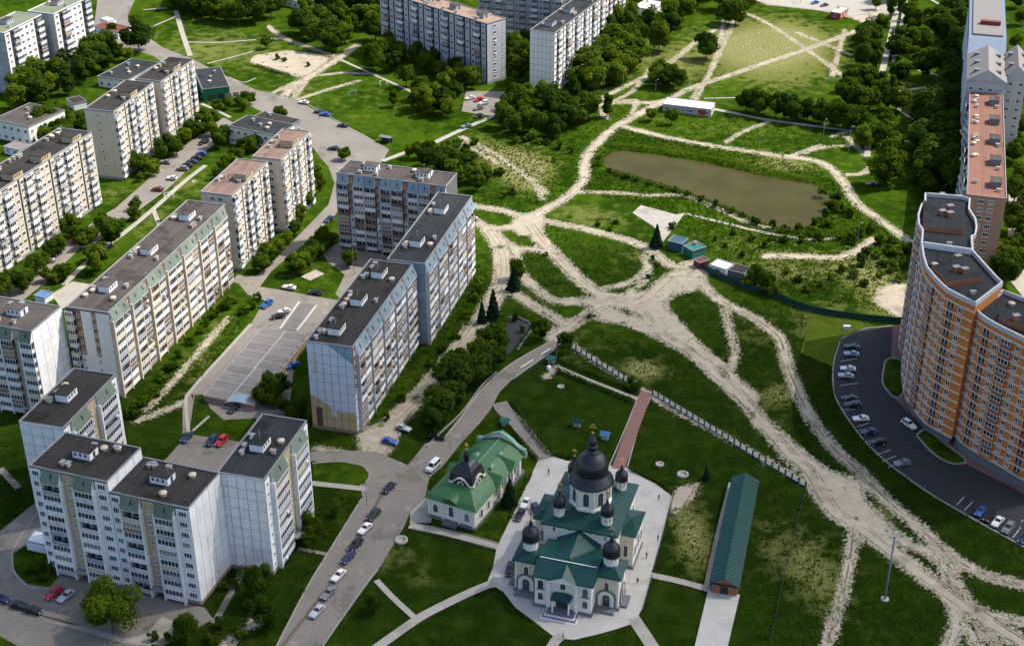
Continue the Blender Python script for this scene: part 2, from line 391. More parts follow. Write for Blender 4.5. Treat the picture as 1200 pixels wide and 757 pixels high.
# ground sheet, finer near, with the pond hollow
def axis(a, b, step, far):
    v = list(np.arange(a, b+.01, step)); s = step; lo = [a]; hi = [b]
    while hi[-1] < far: s *= 1.35; hi.append(hi[-1]+s)
    s = step
    while lo[-1] > -far: s *= 1.35; lo.append(lo[-1]-s)
    return np.array(lo[::-1][:-1] + v + hi[1:])
ax = axis(-300, 300, 1.6, 9000); ay = axis(225, 760, 1.6, 9000)
XX, YY = np.meshgrid(ax, ay)
sd = poly_sdf(POND, XX, YY)
ZZ = -1.1*np.clip((2.2-sd)/3.2, 0, 1)
ZZ = ZZ*ZZ*np.sign(ZZ)*-1 if False else ZZ
nx, ny = len(ax), len(ay)
idx = np.arange(nx*ny).reshape(ny, nx)
faces = np.stack([idx[:-1,:-1], idx[:-1,1:], idx[1:,1:], idx[1:,:-1]], -1).reshape(-1, 4)
gm = bpy.data.meshes.new('ground')
gm.from_pydata(np.stack([XX, YY, ZZ], -1).reshape(-1, 3).tolist(), [], faces.tolist())
fld = sample(FIELD, XX, YY)
wear = np.exp(-np.clip(fld, 0, 30)/2.2)*.72
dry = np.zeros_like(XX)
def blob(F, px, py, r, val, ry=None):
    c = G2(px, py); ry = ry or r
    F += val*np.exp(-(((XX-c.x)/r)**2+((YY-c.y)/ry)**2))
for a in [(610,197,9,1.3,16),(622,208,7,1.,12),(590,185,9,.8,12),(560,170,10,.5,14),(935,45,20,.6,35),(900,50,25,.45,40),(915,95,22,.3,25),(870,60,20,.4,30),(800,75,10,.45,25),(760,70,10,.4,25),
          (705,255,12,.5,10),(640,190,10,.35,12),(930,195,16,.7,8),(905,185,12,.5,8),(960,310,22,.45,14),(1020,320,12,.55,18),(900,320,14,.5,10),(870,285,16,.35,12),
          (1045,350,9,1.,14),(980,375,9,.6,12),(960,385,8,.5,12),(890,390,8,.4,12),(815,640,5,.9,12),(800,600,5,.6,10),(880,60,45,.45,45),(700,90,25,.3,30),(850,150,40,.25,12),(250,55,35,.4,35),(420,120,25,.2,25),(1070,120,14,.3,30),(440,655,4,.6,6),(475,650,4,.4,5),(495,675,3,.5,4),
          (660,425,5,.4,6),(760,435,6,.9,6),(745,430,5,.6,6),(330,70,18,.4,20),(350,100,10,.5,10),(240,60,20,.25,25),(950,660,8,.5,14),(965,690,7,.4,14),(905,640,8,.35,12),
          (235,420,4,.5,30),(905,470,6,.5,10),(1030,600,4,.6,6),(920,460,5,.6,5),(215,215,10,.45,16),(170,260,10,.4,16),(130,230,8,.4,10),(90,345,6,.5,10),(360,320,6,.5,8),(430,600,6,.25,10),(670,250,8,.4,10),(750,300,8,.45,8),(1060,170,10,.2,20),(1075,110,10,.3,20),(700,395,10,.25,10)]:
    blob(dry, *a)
dark_grass = np.zeros_like(XX)  # darker grass tone by zone: church lawns, verges and the near meadow
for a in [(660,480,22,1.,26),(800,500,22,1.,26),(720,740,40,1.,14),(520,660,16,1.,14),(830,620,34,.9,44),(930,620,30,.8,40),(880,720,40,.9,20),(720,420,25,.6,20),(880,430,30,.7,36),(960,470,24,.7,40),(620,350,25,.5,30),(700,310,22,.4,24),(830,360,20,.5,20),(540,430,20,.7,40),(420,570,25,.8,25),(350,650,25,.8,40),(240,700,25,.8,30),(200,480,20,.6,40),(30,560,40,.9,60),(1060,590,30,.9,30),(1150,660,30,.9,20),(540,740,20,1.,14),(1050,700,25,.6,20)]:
    blob(dark_grass, *a)
for nme, F in (('wear', wear), ('dry', np.clip(dry,0,1)), ('dark_grass', np.clip(dark_grass,0,1))):
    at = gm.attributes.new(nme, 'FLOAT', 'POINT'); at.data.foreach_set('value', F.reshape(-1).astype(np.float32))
gm.polygons.foreach_set('use_smooth', [True]*len(gm.polygons))

DIRT = (.44,.385,.30)
def dirtcol(nt, geo):
    e_ = noise(nt, geo, .11, 4, .6); g_ = noise(nt, geo, .9, 5, .7)
    a = noise(nt, geo, .35, 5, .6); b = noise(nt, geo, 2.2, 4, .65); c = noise(nt, geo, .05, 2)
    col = mixc(nt, ramp(nt, a, .35, .7), (.35,.305,.235), DIRT)
    col = mixc(nt, ramp(nt, b, .55, .78), col, (.56,.505,.41))
    col = mixc(nt, math_(nt, 'MULTIPLY', ramp(nt, b, .46, .28), .5), col, (.20,.165,.12))
    col = mixc(nt, math_(nt, 'MULTIPLY', ramp(nt, e_, .56, .66), .6), col, (.21,.175,.13))
    col = mixc(nt, math_(nt, 'MULTIPLY', ramp(nt, g_, .62, .70), .55), col, (.17,.145,.10))
    return mixc(nt, math_(nt, 'MULTIPLY', ramp(nt, c, .4, .65), .35), col, (.31,.27,.21))
def grasscol(nt, geo):
    at = lambda n: N(nt, 'ShaderNodeAttribute', attribute_name=n).outputs['Fac']
    a = noise(nt, geo, .035, 3); b = noise(nt, geo, .22, 4, .6); c = noise(nt, geo, 1.6, 4, .7); d = noise(nt, geo, 4.5, 3, .7)
    col = mixc(nt, ramp(nt, a, .38, .62), (.019,.048,.0035), (.040,.082,.005))
    col = mixc(nt, math_(nt, 'MULTIPLY', ramp(nt, b, .46, .70), .7), col, (.074,.118,.009))
    col = mixc(nt, math_(nt, 'MULTIPLY', ramp(nt, b, .46, .26), .75), col, (.011,.030,.002))
    dark_grass = mixc(nt, ramp(nt, b, .4, .65), (.0095,.0225,.003), (.016,.033,.004))
    col = mixc(nt, math_(nt, 'MULTIPLY', at('dark_grass'), .8), col, dark_grass)
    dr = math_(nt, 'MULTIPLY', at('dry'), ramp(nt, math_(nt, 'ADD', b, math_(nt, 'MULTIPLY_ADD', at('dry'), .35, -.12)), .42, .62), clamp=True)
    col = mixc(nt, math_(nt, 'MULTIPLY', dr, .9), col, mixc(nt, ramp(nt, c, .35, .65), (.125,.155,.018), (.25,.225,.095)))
    k = math_(nt, 'MULTIPLY', math_(nt, 'MULTIPLY_ADD', c, 1.3, .35), math_(nt, 'MULTIPLY_ADD', d, .9, .55))
    cc = N(nt, 'ShaderNodeCombineColor')
    for i in range(3): nt.links.new(k, cc.inputs[i])
    return mixc(nt, 1.0, col, cc.outputs[0], 'MULTIPLY'), c, d, at
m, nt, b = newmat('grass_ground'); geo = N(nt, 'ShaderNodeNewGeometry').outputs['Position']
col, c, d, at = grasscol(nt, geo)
bare = ramp(nt, noise(nt, geo, .5, 5, .7), .66, .76)
wr = math_(nt, 'MAXIMUM', math_(nt, 'MULTIPLY', at('wear'), 1.0), math_(nt, 'MULTIPLY', at('dry'), .42))
fw = ramp(nt, math_(nt, 'ADD', wr, math_(nt, 'MULTIPLY_ADD', noise(nt, geo, 1.1, 4, .7), 1.3, -.65)), .42, .62)
col = mixc(nt, fw, col, dirtcol(nt, geo))
col = mixc(nt, math_(nt, 'MULTIPLY', bare, .22), col, (.26,.23,.14))
spk = ramp(nt, noise(nt, geo, 1.5, 3, .6), .69, .74); spk = math_(nt, 'MULTIPLY', spk, math_(nt, 'MULTIPLY_ADD', at('dark_grass'), -.9, 1.0, clamp=True))
col = mixc(nt, math_(nt, 'MULTIPLY', spk, .5), col, (.36,.33,.21))
nt.links.new(col, b.inputs['Base Color']); b.inputs['Roughness'].default_value = 1.0; b.inputs['Specular IOR Level'].default_value = 0.0
bn = N(nt, 'ShaderNodeBump'); bn.inputs['Strength'].default_value = .8; bn.inputs['Distance'].default_value = .35
nt.links.new(math_(nt, 'ADD', c, d), bn.inputs['Height']); nt.links.new(bn.outputs[0], b.inputs['Normal'])
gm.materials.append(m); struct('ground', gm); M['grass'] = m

# dirt sheet
m, nt, b = newmat('sandy_track'); geo = N(nt, 'ShaderNodeNewGeometry').outputs['Position']
ed = N(nt, 'ShaderNodeAttribute', attribute_name='edge').outputs['Fac']
dc = dirtcol(nt, geo)
gcol = mixc(nt, ramp(nt, noise(nt, geo, 2., 3), .35, .65), (.028,.058,.006), (.085,.11,.02))
f = ramp(nt, math_(nt, 'ADD', math_(nt, 'MULTIPLY', ed, .6), math_(nt, 'MULTIPLY_ADD', noise(nt, geo, 1.3, 4, .7), 2.2, -1.1)), -.08, .30)
pt = ramp(nt, noise(nt, geo, .16, 4, .65), .595, .66)
f = math_(nt, 'MULTIPLY', f, math_(nt, 'MULTIPLY_ADD', pt, -.85, 1.0))
nt.links.new(mixc(nt, f, gcol, dc), b.inputs['Base Color']); b.inputs['Roughness'].default_value = 1.0; b.inputs['Specular IOR Level'].default_value = 0.0
bn = N(nt, 'ShaderNodeBump'); bn.inputs['Strength'].default_value = .7; bn.inputs['Distance'].default_value = .3
nt.links.new(noise(nt, geo, 1.1, 5, .65), bn.inputs['Height']); nt.links.new(bn.outputs[0], b.inputs['Normal'])
dm = field_mesh('dirt_track', FW, .02); dm.materials.append(m); struct('dirt_track', dm); M['dirt'] = m

# pond water
m, nt, b = newmat('muddy_water'); geo = N(nt, 'ShaderNodeNewGeometry').outputs['Position']
nt.links.new(mixc(nt, ramp(nt, noise(nt, geo, .08, 4), .35, .65), (.050,.044,.012), (.064,.055,.018)), b.inputs['Base Color'])
b.inputs['Roughness'].default_value = .15; b.inputs['Specular IOR Level'].default_value = .03
bn = N(nt, 'ShaderNodeBump'); bn.inputs['Strength'].default_value = .12; bn.inputs['Distance'].default_value = .05
nt.links.new(noise(nt, geo, 1.6, 3), bn.inputs['Height']); nt.links.new(bn.outputs[0], b.inputs['Normal'])
ctr = sum(POND, Vector((0,0)))/len(POND)
pm = MB(); pm.face([(*(ctr+(p-ctr)*1.02), -.55) for p in POND], 0); struct('pond_water', pm.mesh('pond_water', m))

# ------------------------------------------------------------------ sheets: roads, pavements, paths
ZL = [.03]; HARD = []
def nz(): ZL[0] += .0022; return ZL[0]
def tri_poly(pts, z):
    import mathutils.geometry as mg
    P = [Vector((p.x, p.y, z)) for p in pts]
    return [tuple(p) for p in P], mg.tessellate_polygon([P])
def sheet(name, px, mt, smooth=False, close_pts=None):
    pts = [G2(*p) for p in px]
    if smooth: pts = spline(pts+[pts[0]], 5)[:-1]
    z = nz(); v, f = tri_poly(pts, z)
    if mt is not M['grass']: HARD.append(pts)
    f = [t if ((v[t[1]][0]-v[t[0]][0])*(v[t[2]][1]-v[t[0]][1])-(v[t[1]][1]-v[t[0]][1])*(v[t[2]][0]-v[t[0]][0])) > 0 else t[::-1] for t in f]
    me = bpy.data.meshes.new(name); me.from_pydata(v, [], f); me.materials.append(mt)
    return struct(name, me)
def offs(pts, d):
    out = []
    for i, p in enumerate(pts):
        a = pts[max(0, i-1)]; c = pts[min(len(pts)-1, i+1)]; t = (c-a).normalized()
        out.append(p + Vector((-t.y, t.x))*d)
    return out
def ribbon(name, px, wd, mt, n=6, world=False, z=None):
    pts = spline(px if world else [G2(*p) for p in px], n)
    A = offs(pts, wd/2); B = offs(pts, -wd/2); z = z or nz(); mb = MB()
    for i in range(len(pts)-1): mb.face([(*B[i],z),(*B[i+1],z),(*A[i+1],z),(*A[i],z)])
    return struct(name, mb.mesh(name, mt))
def kerb(px, n=6, h=.13, wd=.22, mt=None, name='kerb'):
    pts = spline([G2(*p) for p in px], n); A = offs(pts, wd/2); B = offs(pts, -wd/2); mb = MB()
    for i in range(len(pts)-1):
        mb.face([(*B[i],h),(*B[i+1],h),(*A[i+1],h),(*A[i],h)])
        mb.face([(*B[i],0),(*B[i+1],0),(*B[i+1],h),(*B[i],h)]); mb.face([(*A[i+1],0),(*A[i],0),(*A[i],h),(*A[i+1],h)])
    return struct(name, mb.mesh(name, mt or M['kerb']))
AS, CO, PV = M['asphalt'], M['conc'], M['pave']
# avenue across the top left
sheet('road', [(118,-30),(172,-30),(150,18),(150,26),(160,38),(173,44),(191,56),(226,70),(262,88),(300,106),(350,118),(372,132),(402,146),(428,159),(456,176),(448,190),(420,205),(383,194),(348,150),(300,128),(262,108),(235,98),(205,85),(180,66),(160,60),(130,62),(105,60),(108,40),(112,18)], AS)
sheet('road', [(383,190),(424,200),(400,240),(393,252),(360,283),(337,302),(318,318),(302,340),(272,330),(278,322),(300,324),(318,308),(352,274),(385,240),(392,215)], AS)
sheet('road', [(262,138),(276,146),(268,158),(240,178),(226,192),(196,221),(160,248),(120,280),(95,290),(53,331),(27,352),(0,372),(-30,392),(-30,362),(8,340),(48,308),(90,275),(133,246),(172,212),(191,191),(215,172),(240,154)], AS)
sheet('car_park', [(276,328),(302,336),(330,340),(395,352),(392,364),(363,392),(345,425),(340,470),(322,520),(300,490),(262,492),(246,478),(238,462),(228,463),(222,505),(214,508),(214,472),(226,455),(262,415),(294,380),(310,352),(290,345)], AS)
sheet('yard', [(397,284),(462,302),(440,306),(402,352),(393,345),(404,322),(385,308),(378,298)], AS)
sheet('car_park', [(213,517),(222,509),(285,518),(290,560),(215,590),(170,560),(196,536)], AS)
sheet('road', [(322,760),(360,688),(388,642),(425,583),(420,562),(395,545),(364,540),(364,529),(405,528),(440,529),(462,538),(478,545),(498,520),(521,513),(541,488),(566,455),(582,441),(600,426),(650,398),(652,409),(600,445),(585,460),(575,480),(562,496),(540,520),(520,545),(503,560),(498,585),(481,600),(473,618),(443,668),(423,694),(400,725),(376,760)], AS)
sheet('road', [(-20,712),(0,710),(50,722),(150,750),(180,762),(30,762),(0,745),(-20,735)], AS)
sheet('yard', [(-20,628),(0,622),(40,590),(50,575),(75,600),(110,680),(240,712),(250,725),(215,745),(190,757),(150,748),(48,720),(-20,706)], AS)
sheet('verge', [(16,648),(28,640),(55,640),(72,662),(70,674),(58,688),(32,684),(16,668)], M['grass'])
sheet('plate_pavement', [(60,728),(100,734),(150,748),(172,742),(190,722),(205,728),(190,748),(175,757),(140,752),(50,726)], CO)
sheet('verge', [(366,543),(400,541),(425,546),(433,556),(428,567),(370,570)], M['grass'])
ribbon('footpath', [(365,566),(430,573)], 2.0, CO)
sheet('car_park', [(546,107),(610,108),(600,122),(579,137),(541,131)], AS)
ribbon('footpath', [(448,189),(481,177),(501,171),(533,156),(589,131),(605,122)], 2.4, CO)
sheet('car_park', [(985,398),(1010,386),(1046,382),(1080,380),(1110,480),(1260,560),(1260,690),(1200,641),(1130,602),(1076,569),(1020,524),(983,474),(976,446),(978,420)], M['asphaltd'])
sheet('pavement', [(1046,382),(1062,380),(1066,420),(1070,465),(1090,495),(1130,530),(1205,572),(1205,582),(1186,571),(1126,541),(1083,503),(1046,464),(1044,424)], M['redpave'])
for px in ([(1037,424),(1044,420),(1056,423),(1060,440),(1058,460),(1050,466),(1040,458),(1034,446)], [(1074,510),(1085,504),(1110,522),(1130,537),(1128,543),(1112,542),(1092,530)]):
    sheet('planted_island', px, M['grass'], True); kerb(px+[px[0]], 5, .14, .5)
kerb([(985,398),(978,420),(976,446),(983,474),(1020,524),(1076,569),(1130,602),(1200,641)], 5, .14, .4)
kerb([(985,398),(1010,386),(1046,382)], 4, .14, .4)
# white bay lines beside the right-hand car park
for a, c_ in [((985,424),(1005,420)),((984,452),(1006,449)),((988,480),(1002,480)),((1005,500),(1018,496)),((1027,533),(1044,527)),((1034,541),(1050,534)),((1041,548),(1056,540)),((1121,592),(1130,582)),((1130,598),(1140,588)),((1187,630),(1196,618))]:
    ribbon('parking_line', [a, c_], .16, M['paint'], z=ZL[0]+.01)
# promenade and left-hand footpaths
ribbon('footpath', [(241,194),(215,214),(180,245),(146,273),(120,292),(98,311),(75,334)], 2.0, CO)
ribbon('footpath', [(179,244),(187,265)], 1.6, CO); ribbon('footpath', [(270,138),(250,128),(236,122)], 1.6, CO)
sheet('yard', [(60,345),(85,330),(115,335),(98,352),(72,362)], CO)
ribbon('footpath', [(206,13),(214,40),(223,66)], 2.4, CO); ribbon('footpath', [(218,50),(260,50),(300,47)], 1.2, CO)
ribbon('footpath', [(243,75),(270,68),(300,60)], 1.1, CO); ribbon('footpath', [(398,70),(438,88),(476,105),(490,112)], 1.6, CO)
ribbon('footpath', [(268,91),(285,97),(300,92)], .7, CO); ribbon('footpath', [(168,12),(195,10)], 1.2, CO)
ribbon('footpath', [(178,32),(206,20)], 1.2, CO)
ribbon('footpath', [(294,380),(262,415),(226,455),(218,470),(221,508)], 1.0, CO)
ribbon('footpath', [(226,505),(245,488)], .8, CO)
ribbon('footpath', [(287,664),(258,718),(250,730)], 1.6, AS); ribbon('footpath', [(350,643),(386,650)], 1.2, AS)
ribbon('footpath', [(0,549),(22,572)], 1.8, AS)
# park paths top right
for px, wd in [([(1056,-20),(1053,0),(1043,48),(1033,88),(1029,112)], 2.8), ([(1065,-20),(1062,0),(1053,45),(1046,76)], 1.6), ([(835,128),(870,135),(900,141),(960,149),(998,154)], 2.4),
               ([(1020,148),(1018,160),(1016,184)], 2.6), ([(1051,108),(1085,103),(1133,98)], 1.8), ([(1051,25),(1085,27),(1113,29),(1141,33)], 2.0), ([(1091,0),(1111,13),(1113,28)], 1.6),
               ([(1076,83),(1105,90),(1133,94)], 1.6), ([(1051,128),(1078,146)], 1.6), ([(825,116),(870,115),(900,116)], 1.0), ([(1035,25),(1052,26)], 1.6), ([(1045,45),(1054,47)], 1.2)]:
    ribbon('park_path', px, wd, CO)
sheet('plaza', [(760,-30),(1060,-30),(1048,0),(1036,12),(998,20),(960,13),(900,6),(868,-4),(780,-14)], CO)
sheet('concrete_pad', [(751,241),(793,252),(803,250),(777,284),(766,266),(741,250)], CO)
m2 = M['grass'].copy(); m2.name = 'mown_lawn'; n2 = m2.node_tree; b2 = n2.nodes['Principled BSDF']; src = b2.inputs['Base Color'].links[0].from_socket
n2.links.new(mixc(n2, .4, src, (.12,.155,.02)), b2.inputs['Base Color'])
lawn_ = sheet('lawn', [(951,366),(1008,372),(1014,384),(985,397),(977,420),(975,430),(938,414),(945,390)], m2)
ribbon('footpath', [(803,251),(850,262),(900,274),(950,281),(985,279)], 1.6, CO)
sheet('yard', [(1182,228),(1230,222),(1230,380),(1196,345),(1180,325)], CO)
def ruts(px, offl, seed, wd=.42):
    pts = spline([G2(*p) for p in px], 10); r = random.Random(seed); mb = MB(); z = .026
    for o in offl:
        A = offs(pts, o); i = 0
        while i < len(A)-2:
            n = r.randint(5, 16); seg = A[i:i+n]
            if len(seg) > 2:
                ww = [wd*r.uniform(.25,1)*(0.15 if k in (0, len(seg)-1) else 1) for k in range(len(seg))]
                u = offs(seg, .5); 
                for k in range(len(seg)-1):
                    n0 = (u[k]-seg[k]); n1 = (u[k+1]-seg[k+1])
                    mb.face([(*(seg[k]-n0*ww[k]),z),(*(seg[k+1]-n1*ww[k+1]),z),(*(seg[k+1]+n1*ww[k+1]),z),(*(seg[k]+n0*ww[k]),z)])
            i += n+r.randint(0, 3)
    struct('wheel_ruts', mb.mesh('wheel_ruts', mat('damp_dirt', (.13,.105,.075), .95, .35, 1.2)))
ruts([(830,340),(851,356),(880,370),(900,384),(915,399),(925,435),(945,480),(975,523),(1013,557),(1033,580),(1076,617),(1113,650),(1151,672),(1200,686)], [0], 1, .7)
ruts([(750,365),(776,393),(813,415),(841,440),(871,468),(900,503),(925,532),(950,555),(975,597),(1005,617),(1050,650),(1100,688),(1140,716),(1200,754)], [-1.3,1.1,2.0], 2)
ruts([(620,262),(635,283),(652,300),(683,331),(713,349),(750,352)], [-1.6,.2,1.5], 3); ruts([(812,316),(786,325),(760,347),(735,360)], [-1.5,1.2], 4)
ruts([(572,268),(586,290),(590,322),(575,356),(556,384),(521,430),(491,463),(461,493)], [-.9,.9], 5, .3); ruts([(1000,617),(998,642),(988,693),(968,758)], [0], 6, .5)
ruts([(665,354),(690,352),(713,358),(690,368),(665,384)], [-.8,.8], 7); ruts([(632,258),(683,268),(740,283),(766,296),(786,311)], [-.6,.6], 8, .25)
# church precinct
sheet('courtyard', [(632,537),(645,534),(663,540),(714,546),(733,548),(747,556),(768,567),(787,581),(776,625),(764,668),(762,678),(752,714),(744,730),(720,738),(698,744),(672,750),(650,747),(628,730),(604,712),(590,694),(581,688),(568,690),(578,664),(582,642),(597,611)], PV)
ribbon('church_path', [(585,472),(592,482),(607,497),(622,517),(640,538)], 4.6, M['asphalt'])
ribbon('brick_path', [(757,460),(746,490),(724,550)], 3.4, M['redpave'])
kerb([(764,462),(750,496),(735,548)], 3, .14, .3); kerb([(748,464),(737,492),(714,546)], 3, .14, .3)
ribbon('church_path', [(652,430),(690,446),(747,468)], 1.6, CO)
ribbon('church_path', [(480,616),(530,627),(583,641)], 2.2, CO)
ribbon('church_path', [(580,682),(545,697),(510,714),(487,727),(440,760)], 2.4, CO)
ribbon('church_path', [(441,680),(460,700),(486,724)], 1.5, CO)
ribbon('church_path', [(660,744),(652,750),(644,762)], 2.4, CO); ribbon('church_path', [(742,724),(766,760)], 3.0, CO)
ribbon('church_path', [(762,674),(795,681),(832,691)], 2.0, CO)
sheet('shed_apron', [(830,691),(867,697),(850,770),(811,770)], PV)
ribbon('church_path', [(828,688),(843,620),(857,566)], 1.3, CO)
kerb([(787,581),(776,625),(764,668)], 3, .14, .25); kerb([(762,678),(752,714)], 3, .14, .25); kerb([(480,612),(530,622),(583,636)], 3, .14, .25)
sheet('forecourt', [(481,600),(498,585),(503,575),(508,600),(505,613),(480,613)], CO)
# street kerbs
kerb([(324,757),(360,688),(388,642),(424,584)], 4, .13, .35); kerb([(378,757),(423,693),(443,667)], 4, .13, .3); kerb([(521,513),(541,488),(566,455),(600,426),(649,398)], 5, .14, .45)
kerb([(600,445),(651,409)], 4, .14, .3); kerb([(366,543),(400,541),(425,546),(433,556),(428,567)], 5, .13, .3)
kerb([(300,106),(350,118),(402,146),(456,176)], 4, .13, .3); kerb([(226,192),(196,221),(160,248),(120,280),(95,290)], 4, .13, .3); kerb([(133,246),(90,275),(48,308),(8,340)],4,.13,.3)
kerb([(294,380),(262,415),(226,455),(214,472)], 4, .13, .3); kerb([(45,600),(22,632),(14,652),(18,672),(35,688),(58,690)], 5, .13, .4)
ribbon('dirt_strip', [(331,757),(352,730),(395,672),(436,600),(448,578)], .8, mat('damp_dirt', (.13,.105,.075), .95, .35, 1.2))
for a, c_ in [((610,431),(625,422)),((634,416),(645,409))]: ribbon('road_marking', [a, c_], .4, M['paint'], z=ZL[0]+.01)
sheet('bare_yard', [(572,392),(590,374),(612,372),(622,382),(608,402),(596,416),(580,410)], M['asphaltd'])
sheet('verge', [(340,333),(352,320),(374,318),(392,320),(395,335),(388,341),(360,341)], M['grass']); ribbon('concrete_pad', [(358,327),(375,319)], 4.5, CO)
# ------------------------------------------------------------------ apartment blocks
WC = {}
def win_mesh(wd, ht, lites=2, trim='frame'):
    k = ('w', round(wd,2), round(ht,2), lites, trim)
    if k not in WC:
        mb = MB(); t = .09; a = wd/2
        for x0, z0, x1, z1 in ((-a,0,a,t),(-a,ht-t,a,ht),(-a,t,-a+t,ht-t),(a-t,t,a,ht-t)): mb.box(x0,-.10,z0,x1,.02,z1,0,'n')
        for i in range(1, lites):
            x = -a + wd*i/lites; mb.box(x-.04,-.08,t,x+.04,.02,ht-t,0,'nbt')
        mb.face([(-a+t,-.035,t),(a-t,-.035,t),(a-t,-.035,ht-t),(-a+t,-.035,ht-t)], 1)
        mb.box(-a-.06,-.2,-.06,a+.06,.0,0,2,'n')
        WC[k] = mb.mesh('window', [M[trim], M['glass'], M['trimw']])
    return WC[k]
def balc_mesh(wd, fh, dep, par, glazed):
    k = ('b', round(wd,2), round(fh,2), dep, par, glazed)
    if k not in WC:
        mb = MB(); a = wd/2; ph = 1.08
        mb.box(-a,-dep,-.14,a,.02,0,0,'n')                                # floor slab
        mb.box(-a,-dep-.05,-.14,a,-dep+.03,ph,1)                          # front parapet
        mb.box(-a,-dep+.03,0,-a+.08,.0,ph,1,'n'); mb.box(a-.08,-dep+.03,0,a,.0,ph,1,'n')
        if glazed:
            n = max(3, int(round(wd/1.0)))
            mb.face([(-a+.04,-dep+.02,ph),(a-.04,-dep+.02,ph),(a-.04,-dep+.02,fh-.18),(-a+.04,-dep+.02,fh-.18)], 2)
            mb.face([(-a+.04,0,ph),(-a+.04,-dep+.02,ph),(-a+.04,-dep+.02,fh-.18),(-a+.04,0,fh-.18)], 2)
            mb.face([(a-.04,-dep+.02,ph),(a-.04,0,ph),(a-.04,0,fh-.18),(a-.04,-dep+.02,fh-.18)], 2)
            for i in range(n+1):
                x = -a+.06+(wd-.12)*i/n; mb.box(x-.045,-dep-.03,ph,x+.045,-dep+.06,fh-.18,3,'bt')
            mb.box(-a,-dep-.04,ph,a,-dep+.06,ph+.10,3); mb.box(-a,-dep-.04,fh-.32,a,-dep+.06,fh-.15,3)
        else:
            mb.face([(-a+.1,-.03,.05),(a-.1,-.03,.05),(a-.1,-.03,fh-.2),(-a+.1,-.03,fh-.2)], 4)
            for x0, x1, z0 in ((-a*.75,-a*.1,.1),(a*.0,a*.75,.9)):
                mb.box(x0,-.10,z0,x1,-.04,2.1,3,'n'); mb.face([(x0+.1,-.105,z0+.1),(x1-.1,-.105,z0+.1),(x1-.1,-.105,2.0),(x0+.1,-.105,2.0)], 2)
        WC[k] = mb.mesh('balcony', [M['trimw'], M[par], M['glass'], M['frame'], M['dark']])
    return WC[k]
def eave_mesh(wd, drop, dep, key):
    k = ('e', round(wd,2), drop, dep, key)
    if k not in WC:
        mb = MB(); a = wd/2
        T = [(-a,.15,.12),(a,.15,.12),(a,-dep,-drop),(-a,-dep,-drop)]
        mb.face([T[3],T[2],T[1],T[0]], 0)
        mb.face([(-a,.15,.12),(-a,.15,-drop),(-a,-dep,-drop)][::-1], 1); mb.face([(a,.15,.12),(a,.15,-drop),(a,-dep,-drop)], 1)
        mb.box(-a,-dep-.02,-drop-.12,a,.1,-drop,1)
        n = max(2, int(wd/.7))
        for i in range(n+1):                                              # standing seams
            x = -a+wd*i/n; mb.face([(x-.03,-dep-.02,-drop+.05),(x+.03,-dep-.02,-drop+.05),(x+.03,.1,.18),(x-.03,.1,.18)], 0)
        x = a*.1; z0, z1 = -drop*.62, -drop*.3                             # slit roof light
        f = lambda z: -dep*(-z+.12)/(drop+.12)+.0-.03
        mb.face([(x-.18,f(z0)-.04,z0),(x+.18,f(z0)-.04,z0),(x+.18,f(z1)-.04,z1),(x-.18,f(z1)-.04,z1)], 2)
        WC[k] = mb.mesh('eave_panel', [M[key], M['white'], M['dark']])
    return WC[k]
def box_mesh(key, x0, y0, z0, x1, y1, z1, mt):
    k = ('bx', key, round(x0,2), round(y0,2), round(z0,2), round(x1,2), round(y1,2), round(z1,2), mt)
    if k not in WC: WC[k] = MB().box(x0,y0,z0,x1,y1,z1).mesh(key, M[mt])
    return WC[k]
def room_mesh(wx, wy, h, wall, roof):
    k = ('room', wx, wy, h, wall, roof)
    if k not in WC:
        mb = MB(); mb.box(-wx/2,-wy/2,0,wx/2,wy/2,h,0,'b'); mb.box(-wx/2-.2,-wy/2-.2,h,wx/2+.2,wy/2+.2,h+.18,1)
        for i in range(3):
            x = -wx/2+.8+i*1.3
            if x < wx/2-.5: mb.box(x-.3,-wy/2-.05,h*.4,x+.3,-wy/2,h*.75,2,'n')
        mb.box(wx/2,-.4,.1,wx/2+.05,.4,h*.8,2,'w')
        WC[k] = mb.mesh('machine_room', [M[wall], M[roof], M['dark']])
    return WC[k]
def vent_mesh(kind):
    k = ('vent', kind)
    if k not in WC:
        mb = MB()
        if kind == 0: mb.box(-.5,-.35,0,.5,.35,.8,0); mb.box(-.75,-.55,.9,.75,.55,1.05,1)
        elif kind == 1: mb.lathe(0,0,[(.75,0),(.75,.6),(.95,.65),(.95,.8),(.3,.95),(.0,.95)],10,0)
        else: mb.tube((0,0,0),(0,0,2.6),.05,1); mb.tube((-.7,0,2.3),(.7,0,2.3),.03,1); mb.tube((-.5,0,1.9),(.5,0,1.9),.03,1)
        WC[k] = mb.mesh('vent', [mat('vent_cream',(.52,.44,.33),.8,.15,1.), M['trim']])
    return WC[k]

